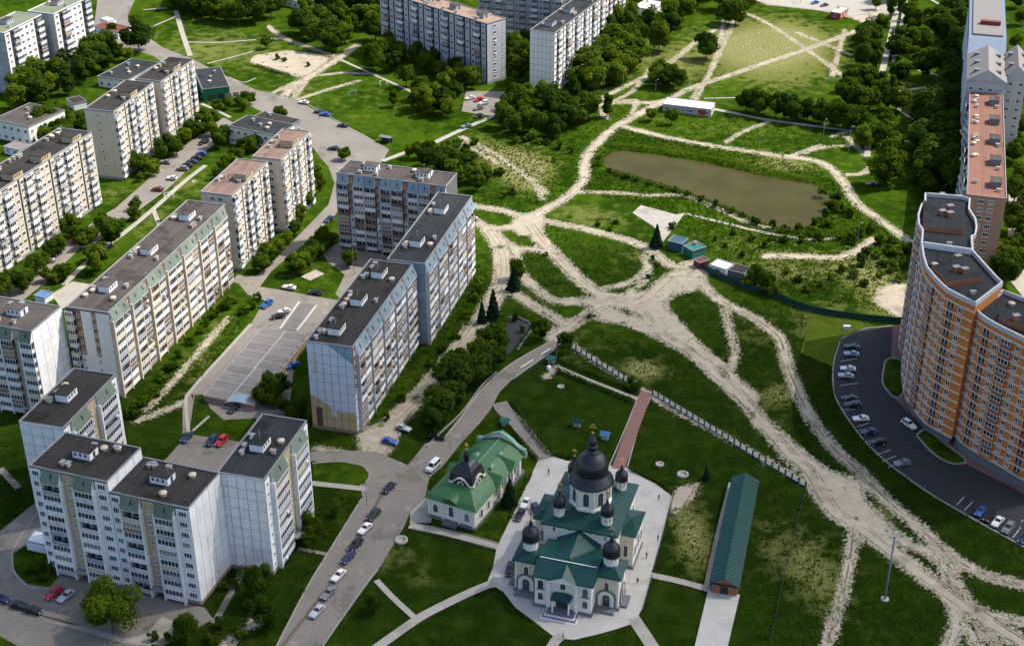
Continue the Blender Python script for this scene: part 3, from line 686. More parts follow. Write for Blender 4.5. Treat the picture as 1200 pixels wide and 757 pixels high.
def facade(root, L, H, z0, fh, n, org, ang, bays, st, r):
    """bays: list of (kind, width). outward is to the right of the direction."""
    tot = sum(b[1] for b in bays); k = L/tot; s = 0.0
    ca, sa = math.cos(ang), math.sin(ang)
    P = lambda s_, o=0.0, z=0.0: (org[0]+ca*s_+sa*o, org[1]+sa*s_-ca*o, z)
    pan = MB()
    dep = st.get('dep', 1.2)
    for kind, wd in bays:
        wd *= k; c = s+wd/2
        if kind in 'WwVNC':                      # panels with / without windows
            mt = {'W':0,'w':0,'V':1,'N':0,'C':1}[kind]
            for i in range(n):
                q0, q1 = z0+i*fh, z0+(i+1)*fh
                pan.box(s+.03,-.07,q0+.03,s+wd-.03,.02,q1-.03,mt,'n')
                if kind != 'N' and kind != 'C':
                    ww = min(wd*.62, 2.0) if kind != 'w' else min(.8, wd*.6); lt = 3 if ww > 1.7 else (2 if ww > .9 else 1)
                    if r.random() < st.get('miss', 0): continue
                    ob('window', win_mesh(round(ww,1), 1.42 if kind != 'w' else 1.0, lt), root, P(c, .06, q0+.85), ang)
                    if r.random() < .09: ob('air_conditioner', box_mesh('air_conditioner', -.4,-.38,0,.4,0,.6,'trimw'), root, P(c+ww*.3, .08, q0+.15), ang)
        elif kind == 'S':                        # tinted stair strip with small lights
            pan.box(s,-.04,z0*.3,s+wd,.02,H-.6,2,'n')
            for i in range(n):
                if i: ob('window', win_mesh(.9, 1.0, 2), root, P(c, .04, z0+i*fh-.4), ang)
            ob('entrance_canopy', box_mesh('entrance_canopy', -1.6,-1.8,0,1.6,0,.18,'trim'), root, P(c, .0, 2.7), ang)
            ob('door', box_mesh('door', -.7,-.06,0,.7,0,2.2,'dark'), root, P(c, .06, .2), ang)
        elif kind in 'Bb':                       # balcony stack
            top = n-1 if st.get('eave') and kind == 'B' else n
            for i in range(0 if st.get('b0', True) else 1, top):
                par = r.choices(st['par'][0], st['par'][1])[0]; gl = r.random() < st.get('glz', .7)
                ob('balcony', balc_mesh(wd-.12, fh, dep, par, gl), root, P(c, 0, z0+i*fh), ang)
                if r.random() < .05: ob('air_conditioner', box_mesh('air_conditioner', -.4,-.38,0,.4,0,.6,'trimw'), root, P(c+wd*r.uniform(-.3,.3), dep+.05, z0+i*fh+.2), ang)
            if st.get('eave') and kind == 'B':
                ob('eave_panel', eave_mesh(wd-.02, st.get('drop', 3.3), dep+.25, st['eave']), root, P(c, 0, H), ang)
        elif kind == 'F':                        # projecting fin
            ob('fin', box_mesh('fin', -wd/2,-dep-.1,0,wd/2,.02,H-(2.9 if st.get('eave') else .3),st.get('fin','white')), root, P(c, 0, 0), ang)
        elif kind == 'R':                        # recessed dark slot
            pan.box(s,-.02,z0,s+wd,.02,H-.5,3,'n')
        elif kind == 'T':                        # tile strip, brown upper part over white
            zt = z0+n*fh*.45
            pan.box(s,-.05,0,s+wd,.02,zt,0,'n'); pan.box(s,-.05,zt,s+wd,.02,H-.6,2,'n')
            for i in range(n): ob('window', win_mesh(.8, 1.0, 1), root, P(c, .05, z0+i*fh+.8), ang)
        s += wd
    if pan.v:
        ob('wall_panel', pan.mesh('wall_panel', [M[st['wall']], M[st.get('wall2', st['wall'])], M[st.get('strip','beige')], M['dark']]), root, P(0,0,0), ang)['kind'] = 'stuff'

def endpanels(root, L, H, z0, fh, n, org, ang, cols, key, base='plinth', skipc=()):
    ca, sa = math.cos(ang), math.sin(ang); wd = L/cols
    me = box_mesh('panel', 0.075,-.10,.075,wd-.075,.02,fh-.075,key)
    for i in range(n):
        for j in range(cols):
            ob('panel', me, root, (org[0]+ca*wd*j, org[1]+sa*wd*j, z0+i*fh), ang)
    h = H-.1-(z0+n*fh)
    if h > .25: ob('panel_cap', box_mesh('panel_cap', .03,-.08,.03,L-.03,.02,h,key), root, (org[0], org[1], z0+n*fh), ang)

def block(name, label, p0, deg, L, W, st, n=9, bays=None, ends='', endst=None, roof='felt', z0=1.0, fh=2.85, H=None, rooms=1, seed=0, cap='trim', back=None, wallbase=None, group=None):
    """x runs along the main facade (y=0 side, facing -y), y goes back"""
    r = random.Random(seed*31+5)
    root = thing(name, label, 'building', (p0[0], p0[1], 0), R(deg), group)
    H = H or z0+n*fh+.75
    mb = MB(); mb.box(0,0,z0,L,W,H-.45,0,'t'); mb.box(-.08,-.10,0,L+.08,W+.08,z0-.02,1,'b'); 
    ob('wall', mb.mesh('wall', [M[wallbase or st.get('joint','joint')], M[st.get('plinth','plinth')]]), root)
    mr = MB(); mr.box(0,0,H-.45,L,W,H-.32,0)
    ro = ob('roof', mr.mesh('roof', M[roof]), root)
    pp = MB(); t = .28
    for a in ((-.08,-.08,L+.08,t-.08),(-.08,W-t+.08,L+.08,W+.08),(-.08,t-.08,t-.08,W-t+.08),(L-t+.08,t-.08,L+.08,W-t+.08)): pp.box(a[0],a[1],H-.32,a[2],a[3],H,0)
    ob('parapet', pp.mesh('parapet', M[cap]), ro)
    rw, rf = st.get('room', 'white'), roof if roof in ('felt','feltb','feltblue') else 'feltb'
    for i in range(rooms):
        x = L*(i+.5)/rooms + r.uniform(-1,1)
        if st.get('roomfront'):
            ob('machine_room', room_mesh(5.2, 4.6, 2.3, 'beige', roof), ro, (x, 2.35, H-.3))
        else: ob('machine_room', room_mesh(4.6, 3.4, 2.0, rw, rf), ro, (x, W*st.get('roomy',.55), H-.32))
        for _ in range(6):
            q = r.choice((0,1,0)); ob('vent', vent_mesh(q), ro, (min(L-1.2,max(1.2,x+r.uniform(-6,6))), W*r.choice((.2,.8,.85,.78)), H-.32), r.choice((0,1.57)))
        if r.random() < .7: ob('aerial', vent_mesh(2), ro, (x+r.uniform(-2,2), W*.55, H+1.65), r.uniform(0,3))
    if bays: facade(root, L, H, z0, fh, n, (0,0), 0.0, bays, st, r)
    if back: facade(root, L, H, z0, fh, n, (L,W), math.pi, back, st, r)
    for e in ends.split():
        side, kind = e.split(':')
        org, ang = ((0,W), -math.pi/2) if side == 'S' else ((L,0), math.pi/2)
        if kind[0] == 'p': endpanels(root, W, H, z0, fh, n, org, ang, int(kind[1]), (endst or {}).get(side, st['wall']))
        else:
            bb = {'a':[('N',3),('W',3.2),('N',3),('w',1.6),('N',1)], 'b':[('N',2.5),('W',2.6),('W',2.6),('N',2.5)], 'c':[('N',4),('w',2),('N',5)], 'q':[('b',2.4),('T',1.8),('N',3.2),('T',1.3),('N',4.0)]}[kind]
            facade(root, W, H, z0, fh, n, org, ang, bb, dict(st, eave=None), r)
    return root
E1 = dict(wall='white', strip='beige', eave='sheetg', par=(['parw','parg','parc','parb'],[6,2,1.3,.8]), glz=.75, dep=1.15)
E2 = dict(E1, par=(['parw','parc','parb','parg'],[4,3,1.8,1.2]), glz=.65, wall='whitew', strip='brown', wall2='cream', fin='cream')
E3 = dict(E2, eave='sheetb', strip='brown', wall='white', fin='grey')
O1 = dict(wall='cream', wall2='cream', strip='beige', par=(['parw','parc','parg'],[6,1,1]), glz=.5, dep=1.0, joint='jointw', roomfront=True, room='beige', plinth='greyd', fin='cream')
O2 = dict(wall='whitew', wall2='grey', strip='whitew', par=(['parw','parg','parb'],[6,1,.6]), glz=.45, dep=.9, joint='joint', plinth='greyd', room='grey')
O3 = dict(wall='grey', wall2='grey', strip='greyd', par=(['parg','parw','parb'],[4,3,.8]), glz=.5, dep=1.0, joint='joint', plinth='greyd', room='grey')
SEC = [('W',2.4),('F',.3),('B',4.0),('F',.3),('S',2.6),('F',.3),('B',4.0),('F',.3),('W',2.8)]
SID = [('w',1.6),('F',.3),('B',4.2),('S',2.4),('F',.3),('B',4.2),('w',1.6)]
def rep(p, k): return p*k
SB5 = [('F',.5),('B',4.2),('F',.25),('B',3.6),('T',1.3)]
# foreground cluster, left
block('apartment_block', 'white panel block with green eave panels, tallest step nearest the bottom left corner', (-109.1,266.3), -18.5, 20.2, 14.1, E1, 10, SEC, 'N:p4 S:p4', rooms=1, seed=1, H=30.1)
block('apartment_block', 'white panel block with pale blank end wall beside the big tree and red car', (-90.0,260.1), -18.5, 20.1, 14.2, E1, 9, SEC, 'N:p5', rooms=1, seed=2)
block('apartment_block', 'white panel block whose gridded end wall meets the street with the parked car row', (-56,264.5), 74.8, 25.2, 11.5, E1, 9, SID*1, 'S:p5', rooms=1, seed=3, roof='feltblue')
block('apartment_block', 'white panel block half hidden behind the stepped foreground block, gridded end wall', (-107.1,285.5), 75.2, 25.6, 11.8, E1, 9, SID, 'S:p4', rooms=1, seed=4)
block('apartment_block', 'front-facing block at the left edge with teal eave panels and white end wall', (-166.6,344.0), -17.0, 40, 14.4, dict(E1, par=E2['par']), 9, rep([('F',.3),('B',3.6),('S',2.0),('F',.3),('B',3.6)],4), 'N:p4', rooms=2, seed=5, roof='feltb')
block('apartment_block', 'long cream and white block with green eave panels along its sunlit side', (-110.4,342.6), 74.6, 73.5, 13.0, E2, 9, rep(SB5,7), 'S:q', rooms=3, seed=6, roof='feltb')
# centre cluster
block('apartment_block', 'front-facing block with blue eave panels, brown strips and white fins', (-58.3,438.8), -17.0, 38.5, 11, E3, 9, rep([('F',.35),('B',4.0),('T',1.8),('F',.35),('B',3.6)],4), '', rooms=2, seed=7, roof='feltb')
block('apartment_block', 'middle block with dark roof between front-facing block and painted end-wall block', (-25.4,372.0), 75.2, 49.5, 11.6, E3, 9, rep([('F',.3),('B',4.0),('F',.3),('B',4.0),('T',1.4)],5), 'S:p4', {'S':'sheetb'}, rooms=2, seed=8, roof='feltblue')
def mural():
    m, nt, b = newmat('mural_paint'); tc = N(nt, 'ShaderNodeNewGeometry').outputs['Position']
    sx = N(nt, 'ShaderNodeSeparateXYZ'); nt.links.new(tc, sx.inputs[0])
    # distance along the end wall from its left corner
    a = R(75); ux, uy = math.sin(a), -math.cos(a); ox, oy = -41.8-13*ux, 323.8-13*uy
    s = math_(nt, 'ADD', math_(nt, 'MULTIPLY', math_(nt, 'SUBTRACT', sx.outputs[0], ox), ux), math_(nt, 'MULTIPLY', math_(nt, 'SUBTRACT', sx.outputs[1], oy), uy))
    z = sx.outputs[2]
    lo = math_(nt, 'MULTIPLY_ADD', s, -.55, 11.0); lo = math_(nt, 'MAXIMUM', lo, 6.4)
    col_strip = math_(nt, 'MULTIPLY', math_(nt, 'GREATER_THAN', s, 5.9), math_(nt, 'LESS_THAN', s, 7.3))
    lo = math_(nt, 'SUBTRACT', lo, math_(nt, 'MULTIPLY', col_strip, 2.6))
    up = math_(nt, 'MULTIPLY_ADD', s, -.75, 31.5)
    isw = math_(nt, 'GREATER_THAN', z, lo); isb = math_(nt, 'GREATER_THAN', z, up)
    isb = math_(nt, 'MULTIPLY', isb, math_(nt, 'GREATER_THAN', s, 5.2))
    low = math_(nt, 'LESS_THAN', z, 4.2)
    be = mixc(nt, low, (.50,.37,.19), (.56,.39,.20))
    wh = mixc(nt, ramp(nt, noise(nt, tc, .5, 3), .4, .7), (.60,.63,.70), (.66,.68,.72))
    c = mixc(nt, isw, be, wh); c = mixc(nt, isb, c, (.22,.34,.42))
    yp = math_(nt, 'MULTIPLY', math_(nt, 'MULTIPLY', math_(nt, 'GREATER_THAN', s, 1.2), math_(nt, 'LESS_THAN', s, 2.9)), math_(nt, 'MULTIPLY', math_(nt, 'GREATER_THAN', z, 17.5), math_(nt, 'LESS_THAN', z, 23)))
    c = mixc(nt, math_(nt, 'MULTIPLY', yp, .55), c, (.55,.50,.36))
    bp = math_(nt, 'MULTIPLY', math_(nt, 'MULTIPLY', math_(nt, 'GREATER_THAN', s, 1.4), math_(nt, 'LESS_THAN', s, 3.2)), math_(nt, 'LESS_THAN', z, 7.0))
    c = mixc(nt, bp, c, (.14,.06,.035))
    nt.links.new(c, b.inputs['Base Color']); b.inputs['Roughness'].default_value = .8
    return m
M['mural'] = mural()
cx = block('apartment_block', 'block with pale blue and ochre painted panels on its blank end wall', (-41.8,323.8), 75.0, 49.5, 13.0, E3, 9, rep([('T',1.4),('F',.3),('B',4.2),('F',.3),('B',4.2)],5), 'S:p6', {'S':'mural'}, rooms=3, seed=9, roof='felt')
# older cream blocks
SO = [('b',3.0),('W',2.5),('V',2.5),('R',.9),('W',2.2),('b',3.0),('W',2.3)]
block('apartment_block', 'cream block with tan roof box, nearer half of pair beside low grey-roofed building', (-89.9,420.5), 75.0, 28.6, 11.0, O1, 9, rep(SO,2), 'S:b', rooms=1, seed=10, roof='feltpink')
block('apartment_block', 'cream block with tan roof box, farther half of pair next to the wide avenue', (-78.4,450.0), 75.0, 26.6, 10.4, O1, 9, rep(SO,2), 'S:b', rooms=1, seed=11, roof='feltpink')
block('apartment_block', 'long cream block with dark roof running off the left edge', (-171.0,408.6), 71.6, 70, 13.2, O1, 9, rep(SO,4), '', rooms=4, seed=12, roof='felt')
block('apartment_block', 'cream block with streaked bare end wall, near half of pair beside the green shop', (-146.0,495.1), 76.0, 32, 11.8, O1, 9, rep(SO,2), 'S:c', rooms=1, seed=13, roof='felt')
block('apartment_block', 'cream block attached right behind the green-fronted shop', (-135.6,527.4), 73.5, 27, 11.2, O1, 9, rep(SO,2), 'S:c', rooms=1, seed=14, roof='felt')
block('apartment_block', 'white block with green roof cut off by the top left corner', (-214.6,587.3), 72.0, 27, 13.5, O2, 9, [('W',2.4),('R',1.2),('b',3.0),('W',2.5),('W',2.5),('W',2.5),('R',1.2),('b',3.0)], 'S:p4', {'S':'grey'}, rooms=1, seed=15, roof='feltgreen', cap='trimw')
block('apartment_block', 'white block with green roof standing right of its stepped twin at top left', (-201.1,613.8), 71.0, 27, 13.5, O2, 9, [('W',2.4),('R',1.2),('b',3.0),('W',2.5),('W',2.5),('W',2.5),('R',1.2),('b',3.0)], 'S:p4', {'S':'grey'}, rooms=1, seed=16, roof='feltgreen', cap='trimw')
block('apartment_block', 'grey block with orange-brown roof and dark balcony strips, top centre', (-61.0,650.0), -45.0, 71, 11.3, O3, 9, rep([('W',2.6),('b',3.0),('R',.8),('W',2.6),('R',.8)],7), 'N:a', rooms=4, seed=17, roof='feltpale')
block('apartment_block', 'white block with blank gridded end wall and dark roof, top centre', (18.0,586.9), 66.0, 62, 11.3, O2, 9, rep([('W',2.2),('R',1.0),('b',3.0),('W',2.4),('R',1.0)],6), 'S:p6', rooms=3, seed=18, roof='feltblue')
block('apartment_block', 'grey slab block cut off by the top edge behind the white block', (-16,668), -20.0, 42, 11, O3, 9, rep([('W',2.6),('b',3.0)],7), '', rooms=1, seed=19, roof='felt')
block('apartment_block', 'orange brick block peeking out behind the white gridded block at top', (42,655), 66, 30, 12, dict(O1, wall='brick', wall2='band', joint='brick'), 9, rep([('W',2.6),('b',3.0)],5), 'S:b', rooms=1, seed=20, roof='felt')
# right-hand row
ORB = dict(O1, wall='brickp', wall2='brickp', joint='brickp', par=(['parg','parw','parc'],[4,3,1]), roomfront=False, room='stone', roomy=.28)
block('apartment_block', 'long pale brick block with rust red roof behind the curved tower', (157.9,417.9), 74.0, 99, 12.1, ORB, 9, None, 'S:b', rooms=5, seed=21, roof='feltred', cap='trim', back=rep([('W',2.6),('b',3.0),('W',2.2)],11))

def gable_house(name, label, p0, deg, L, W, eave, ridge, wallk, roofk, winrows=3, cat='building', dormers=0, axis='x', over=.4, seed=1, trim='trimw'):
    root = thing(name, label, cat, (*p0, 0), R(deg)); r = random.Random(seed)
    ob('wall', MB().box(0,0,0,L,W,eave).mesh('wall', M[wallk]), root)
    mb = MB(); o = over
    if axis == 'x':
        A = [(-o,-o,eave),(L+o,-o,eave),(L+o,W/2,ridge),(-o,W/2,ridge),(L+o,W+o,eave),(-o,W+o,eave)]
    else:
        A = [(L+o,-o,eave),(L+o,W+o,eave),(L/2,W+o,ridge),(L/2,-o,ridge),(-o,W+o,eave),(-o,-o,eave)]
    mb.face([A[0],A[1],A[2],A[3]],0); mb.face([A[3],A[2],A[4],A[5]],0)
    mb.face([A[1],A[4],A[2]],1); mb.face([A[0],A[3],A[5]],1); mb.face([A[5],A[4],A[1],A[0]],1)
    ro = ob('roof', mb.mesh('roof', [M[roofk], M[wallk]]), root)
    for i in range(winrows):
        for j in range(max(1, int(L/3.4))):
            x = L*(j+.5)/max(1, int(L/3.4)); z = .9+i*eave/winrows*.95
            ob('window', win_mesh(1.4,1.3,2), root, (x, 0, z), 0)
        for j in range(max(1, int(W/3.4))):
            y = W*(j+.5)/max(1, int(W/3.4)); z = .9+i*eave/winrows*.95
            ob('window', win_mesh(1.4,1.3,2), root, (L, y, z), math.pi/2); ob('window', win_mesh(1.4,1.3,2), root, (0, y, z), -math.pi/2)
    for i in range(dormers):
        t = (i+.5)/dormers
        for sgn in (-1, 1):
            if axis == 'y': loc = (L/2+sgn*L*.27, W*t, eave+(ridge-eave)*.35)
            else: loc = (L*t, W/2+sgn*W*.27, eave+(ridge-eave)*.35)
            ob('roof_window', box_mesh('roof_window', -1.2,-1.0,0,1.2,1.0,1.3,'stone'), ro, loc)
    return root
e = Vector((math.cos(R(74)), math.sin(R(74)))); q = Vector((-e.y, e.x))
base = Vector((157.9,417.9)) + e*100
p = base + q*13.5
gable_house('gabled_block', 'tall pale gabled block with grey tiled roof beyond the red-roofed one', (p.x,p.y), -16, 14.0, 30, 31.5, 36, 'grey', 'mauve', 9, dormers=3, axis='y', seed=2)
p = base + e*8 - q*.8
gable_house('gabled_block', 'pale side wing with pitched grey roof right of the gabled block', (p.x,p.y), -16, 7.5, 26, 32, 36, 'grey', 'mauve', 9, dormers=2, axis='y', seed=3)
p = base + e*31 + q*13.5
root = thing('flat_block', 'grey-roofed block with bright blue mansard sides at the top right edge', 'building', (p.x,p.y,0), R(-16))
ob('wall', MB().box(0,0,0,14,74,31).mesh('wall', M['grey']), root)
mb = MB(); mb.face([(-.3,-.3,31),(14.3,-.3,31),(14.3,12,34.4),(-.3,12,34.4)][::1],0); mb.box(-.3,12,31,14.3,74,34.4,0,'b'); mb.face([(-.3,-.3,31),(-.3,12,34.4),(-.3,12,31)],0); mb.face([(14.3,-.3,31),(14.3,12,31),(14.3,12,34.4)],0)
ro = ob('roof', mb.mesh('roof', M['bluep']), root)
ob('roof_deck', MB().box(1.2,16,34.4,13,73,35.1).mesh('roof_deck', M['mauve']), ro)
for y in (30,): ob('roof_box', box_mesh('roof_box', -4,-1.2,0,4,1.2,1.6,'redd'), ro, (8, y, 35.1))
for i in range(9):
    for j in range(20): ob('window', win_mesh(1.6,1.4,2), root, (0, 2+j*3.6, 1.5+i*3.2), -math.pi/2)

# ------------------------------------------------------------------ curved brick tower
HT, HL = 44.0, 41.0
def tower():
    c0 = G2(1110,338.6,HT)
    root = thing('brick_tower', 'tall curved orange brick apartment tower with white floor bands beside the car park', 'building', (c0.x, c0.y, 0))
    out1 = [(1084,226.6),(1084,238.6),(1080,239),(1075.7,252),(1076.5,262.7),(1081,269.5),(1080,285),(1082,300),(1086,313),(1095,324),(1103,332),(1110,338.6),(1126,347),(1143.5,355)]
    wl1 = [G2(*p, HT)-c0 for p in out1]
    rgt1 = [G2(*p, HT)-c0 for p in [(1175,331),(1167.6,324),(1154,309),(1140.5,294),(1139,277),(1143.5,275),(1145,266),(1143.5,256.7),(1136,245),(1137,233),(1127,230),(1091,227)]]
    j0 = G2(1143.5,362.7,HL)-c0
    out2 = [G2(*p, HL)-c0 for p in [(1143.5,362.7),(1150,369),(1158.6,374.8),(1168,380),(1178,385),(1190,391),(1200,396),(1216,404),(1236,414),(1256,424)]]
    rgt2 = [G2(*p, HL)-c0 for p in [(1280,372),(1240,362),(1200,349),(1175,340)]]
    def densify(pts, step=1.7):
        pts = list(pts); o = [pts[0]]
        for a, b in zip(pts[:-1], pts[1:]):
            k = max(1, int(round((b-a).length/step)))
            for i in range(1, k+1): o.append(a+(b-a)*i/k)
        return o
    fh, zb = 2.72, 3.2
    mw = MB()
    mw.prism([(p.x,p.y) for p in wl1+rgt1], zb, HT-1.2, 0, 1); mw.prism([(p.x,p.y) for p in out2+rgt2], zb, HL-1.2, 0, 1)
    ob('wall', mw.mesh('wall', [M['brick'], M['feltblue']]), root)
    cen = sum(wl1+rgt1, Vector((0,0)))/len(wl1+rgt1); cen2 = sum(out2+rgt2, Vector((0,0)))/len(out2+rgt2)
    gf = MB(); gf.prism([(cen.x+(p.x-cen.x)*.93, cen.y+(p.y-cen.y)*.95) for p in wl1+rgt1], 0, zb+.01, 0); gf.prism([(cen2.x+(p.x-cen2.x)*.95, cen2.y+(p.y-cen2.y)*.93) for p in out2+rgt2], 0, zb+.012, 0)
    ob('ground_floor', gf.mesh('ground_floor', M['stone']), root)
    rr = MB(); rr.prism([(p.x,p.y) for p in wl1+rgt1], HT-1.19, HT-1.0, 0); rr.prism([(p.x,p.y) for p in out2+rgt2], HL-1.19, HL-1.0, 0)
    ro = ob('roof', rr.mesh('roof', M['feltblue']), root)
    def ringband(pts, z0, z1, th, closed, m, mb, out=.12):
        k = len(pts); P = []
        for i in range(k):
            a = pts[(i-1) % k] if closed or i else pts[i]; c = pts[(i+1) % k] if closed or i < k-1 else pts[i]
            t = (c-a).normalized(); P.append(Vector((-t.y, t.x)))
        for i in range(k if closed else k-1):
            j = (i+1) % k
            o0, o1 = pts[i]-P[i]*out, pts[j]-P[j]*out; i0, i1 = pts[i]+P[i]*th, pts[j]+P[j]*th
            mb.face([(*o0,z0),(*o1,z0),(*o1,z1),(*o0,z1)],m); mb.face([(*o0,z1),(*o1,z1),(*i1,z1),(*i0,z1)],m); mb.face([(*i1,z0),(*i0,z0),(*i0,z1),(*i1,z1)],m); mb.face([(*o1,z0),(*o0,z0),(*i0,z0),(*i1,z0)],m)
    ccw = lambda pts: pts if sum(pts[i].x*pts[(i+1)%len(pts)].y-pts[(i+1)%len(pts)].x*pts[i].y for i in range(len(pts))) > 0 else pts[::-1]
    pb = MB(); ringband(ccw(wl1+rgt1), HT-1.1, HT+.2, .36, True, 0, pb); ringband(ccw(out2+rgt2), HL-1.1, HL+.2, .36, True, 0, pb)
    ob('parapet', pb.mesh('parapet', mat('tower_parapet',(.50,.50,.52),.8,.15,.5)), ro)
    ca_, cb_ = G2(1080,286,HT)-c0, G2(1141,295,HT)-c0; cwl = MB(); dd = (cb_-ca_).normalized(); nn = Vector((-dd.y, dd.x))*.2
    cwl.prism([tuple(ca_+dd*.5+nn), tuple(ca_+dd*.5-nn), tuple(cb_-dd*.5-nn), tuple(cb_-dd*.5+nn)], HT-1.02, HT+.75, 0); ob('cross_parapet', cwl.mesh('cross_parapet', M['trimw']), ro)
    line1, line2 = densify(ccw(wl1+rgt1)[0:1] and wl1), densify(out2)
    # orientation: along wl1 the outside is on the right-hand side
    nfl = 14
    for i in range(nfl+1):
        z = zb+i*fh; bb = MB(); ringband(line1, z-.16, z+.18, .02, False, 0, bb, .24); ob('floor_band', bb.mesh('floor_band', M['band']), root)
        if z < HL-1.5: bb = MB(); ringband(line2, z-.16, z+.18, .02, False, 0, bb, .24); ob('floor_band', bb.mesh('floor_band', M['band']), root)
    def run(line, nf, s0):
        L = [0.0]
        for a, b in zip(line[:-1], line[1:]): L.append(L[-1]+(b-a).length)
        def at(s):
            for k in range(len(L)-1):
                if s <= L[k+1] or k == len(L)-2:
                    t = (s-L[k])/max(1e-6, L[k+1]-L[k]); return line[k]+(line[k+1]-line[k])*t, line[k+1]-line[k]
        r = random.Random(3+s0); pat = 'WOWLWOWGW'; s = 1.0; k = s0
        while s < L[-1]-1.2:
            kd = pat[k % len(pat)]; wd = {'W':3.3,'L':3.4,'G':3.4,'O':3.0}[kd]
            if s+wd > L[-1]-.2: break
            c, d = at(s+wd/2); a = math.atan2(d.y, d.x); nrm = Vector((d.y, -d.x)).normalized()
            for i in range(nf):
                z = zb+i*fh
                if kd == 'W': ob('window', win_mesh(1.35,1.5,2), root, (c.x+nrm.x*.03, c.y+nrm.y*.03, z+.75), a)
                elif kd == 'O': ob('loggia', loggia_mesh(2.2, fh, False), root, (c.x, c.y, z+.17), a)
                elif kd == 'L':
                    ob('loggia', loggia_mesh(wd-.3, fh, r.random() < .45), root, (c.x, c.y, z+.17), a)
                else: ob('balcony', balc_mesh(wd-.2, fh, .55, r.choice(('brickd','brick','brickd')), True), root, (c.x, c.y, z+.18), a)
            s += wd; k += 1
        return root
    def loggia_mesh(wd, fh, glz):
        k = ('log', round(wd,2), glz)
        if k not in WC:
            mb = MB(); a = wd/2
            mb.face([(-a,-.06,0),(a,-.06,0),(a,-.06,fh-.45),(-a,-.06,fh-.45)], 1 if glz else 0)
            mb.box(-a,-.16,0,a,-.07,.95,2)
            for i in range(4 if glz else 3):
                x = -a+(wd)*i/(3 if glz else 2); mb.box(x-.05,-.14,.95,x+.05,-.06,fh-.45,3,'bt')
            WC[k] = mb.mesh('loggia', [M['dark'], M['glass'], M['brickd'], M['frame']])
        return WC[k]
    run(line1, 14, 0); run(line2, 13, 4)
    # roof structures: brick penthouses, vents
    for z, pts in ((HT-1.0, [(1082.5,236),(1131,238),(1129,270.5),(1082,265)]), (HT-1.0, [(1092,312),(1110,331),(1153,325),(1136,300)]), (HL-1.0, [(1175,362),(1170,372),(1215,388),(1225,366)])):
        P = [G2(x, y, z+1.4)-c0 for x, y in pts]
        ph = MB(); ph.prism([(p.x,p.y) for p in P], z-.05, z+1.6, 0, 1); ob('penthouse', ph.mesh('penthouse', [M['brickd'], M['feltblue']]), ro)
    vm = MB(); vm.box(-.8,-.6,0,.8,.6,1.4,0); vm.box(-.95,-.75,1.4,.95,.75,1.55,1); vm = vm.mesh('chimney', [M['brickd'], M['trim']])
    for x, y, z in ((1104,252,HT+.5),(1113,254,HT+.5),(1113,246,HT+.5),(1120,318,HT+.5),(1130,320,HT+.5),(1122,305,HT-1),(1190,375,HL+.5)):
        P = G2(x, y, z)-c0; ob('chimney', vm, ro, (P.x, P.y, z-.0), .3)
    for x, y, z in ((1104,230,HT-1),(1124,233,HT-1),(1112,288,HT-1),(1160,352,HL-1),(1185,358,HL-1),(1140,345,HT-1),(1095,312,HT-1)):
        P = G2(x, y, z)-c0; ob('vent', vent_mesh(int(x) % 2), ro, (P.x, P.y, z))
tower()

# ------------------------------------------------------------------ low buildings
def low(name, label, a, b, c, H, wall, roof, cat='building', win=True, cap='trim', rows=1, z=0, vents=2, seed=1):
    A, B, C = G2(*a, H), G2(*b, H), G2(*c, H); u = (B-A).normalized(); v = Vector((-u.y, u.x)); L = (B-A).length; W = abs((C-B).dot(v))
    root = thing(name, label, cat, (A.x, A.y, 0), math.atan2(u.y, u.x)); r = random.Random(seed)
    ob('wall', MB().box(0,0,0,L,W,H-.3,0,'t').mesh('wall', M[wall]), root)
    ro = ob('roof', MB().box(-.15,-.15,H-.3,L+.15,W+.15,H-.1).mesh('roof', M[roof]), root)
    pp = MB(); t = .25
    for q in ((-.2,-.2,L+.2,t-.2),(-.2,W-t+.2,L+.2,W+.2),(-.2,t-.2,t-.2,W-t+.2),(L-t+.2,t-.2,L+.2,W-t+.2)): pp.box(q[0],q[1],H-.1,q[2],q[3],H+.12,0)
    ob('parapet', pp.mesh('parapet', M[cap]), ro)
    if win:
        fh = H/rows
        for i in range(rows):
            for (n_, f) in ((L, lambda s: ((s,0,i*fh+.9), 0)), (W, lambda s: ((L,s,i*fh+.9), math.pi/2)), (W, lambda s: ((0,W-s,i*fh+.9), -math.pi/2))):
                k = max(1, int(n_/3.2))
                for j in range(k):
                    loc, an = f(n_*(j+.5)/k); ob('window', win_mesh(1.5, min(1.4,fh*.5), 2), root, loc, an)
    for i in range(vents): ob('vent', vent_mesh(i % 2), ro, (L*r.uniform(.15,.85), W*r.uniform(.2,.8), H-.1))
    return root, L, W
low('low_building', 'long low building with grey felt roof among trees behind cream blocks', (114,90), (148,95), (181,73), 4.5, 'whitew', 'feltblue', vents=5)
r_, L, W = low('shop', 'low corner shop with dark green front wall by the avenue', (228,82), (237.5,105), (265,94), 5.5, 'greens', 'feltblue', vents=3, win=False)
ob('sign_band', box_mesh('sign_band', .5,-.12,3.6,L-.5,0,4.6,'steelw'), r_); ob('door', box_mesh('door', L-.1,2,0,L+.06,4.5,2.6,'dark'), r_)
for i in range(4): ob('shop_window', box_mesh('shop_window', L-.1,6+i*3.2,.6,L+.05,8.6+i*3.2,2.6,'glass'), r_)
low('low_building', 'two-storey building with grey roof beside cream block near the avenue', (267.5,147.5), (323,159), (347,147), 7.5, 'whitew', 'feltblue', rows=2, vents=4)
low('low_building', 'low annex with angled dark roof squeezed behind the two-storey building', (296.7,137), (340,147), (349,140), 5.0, 'greyd', 'felt', vents=1)
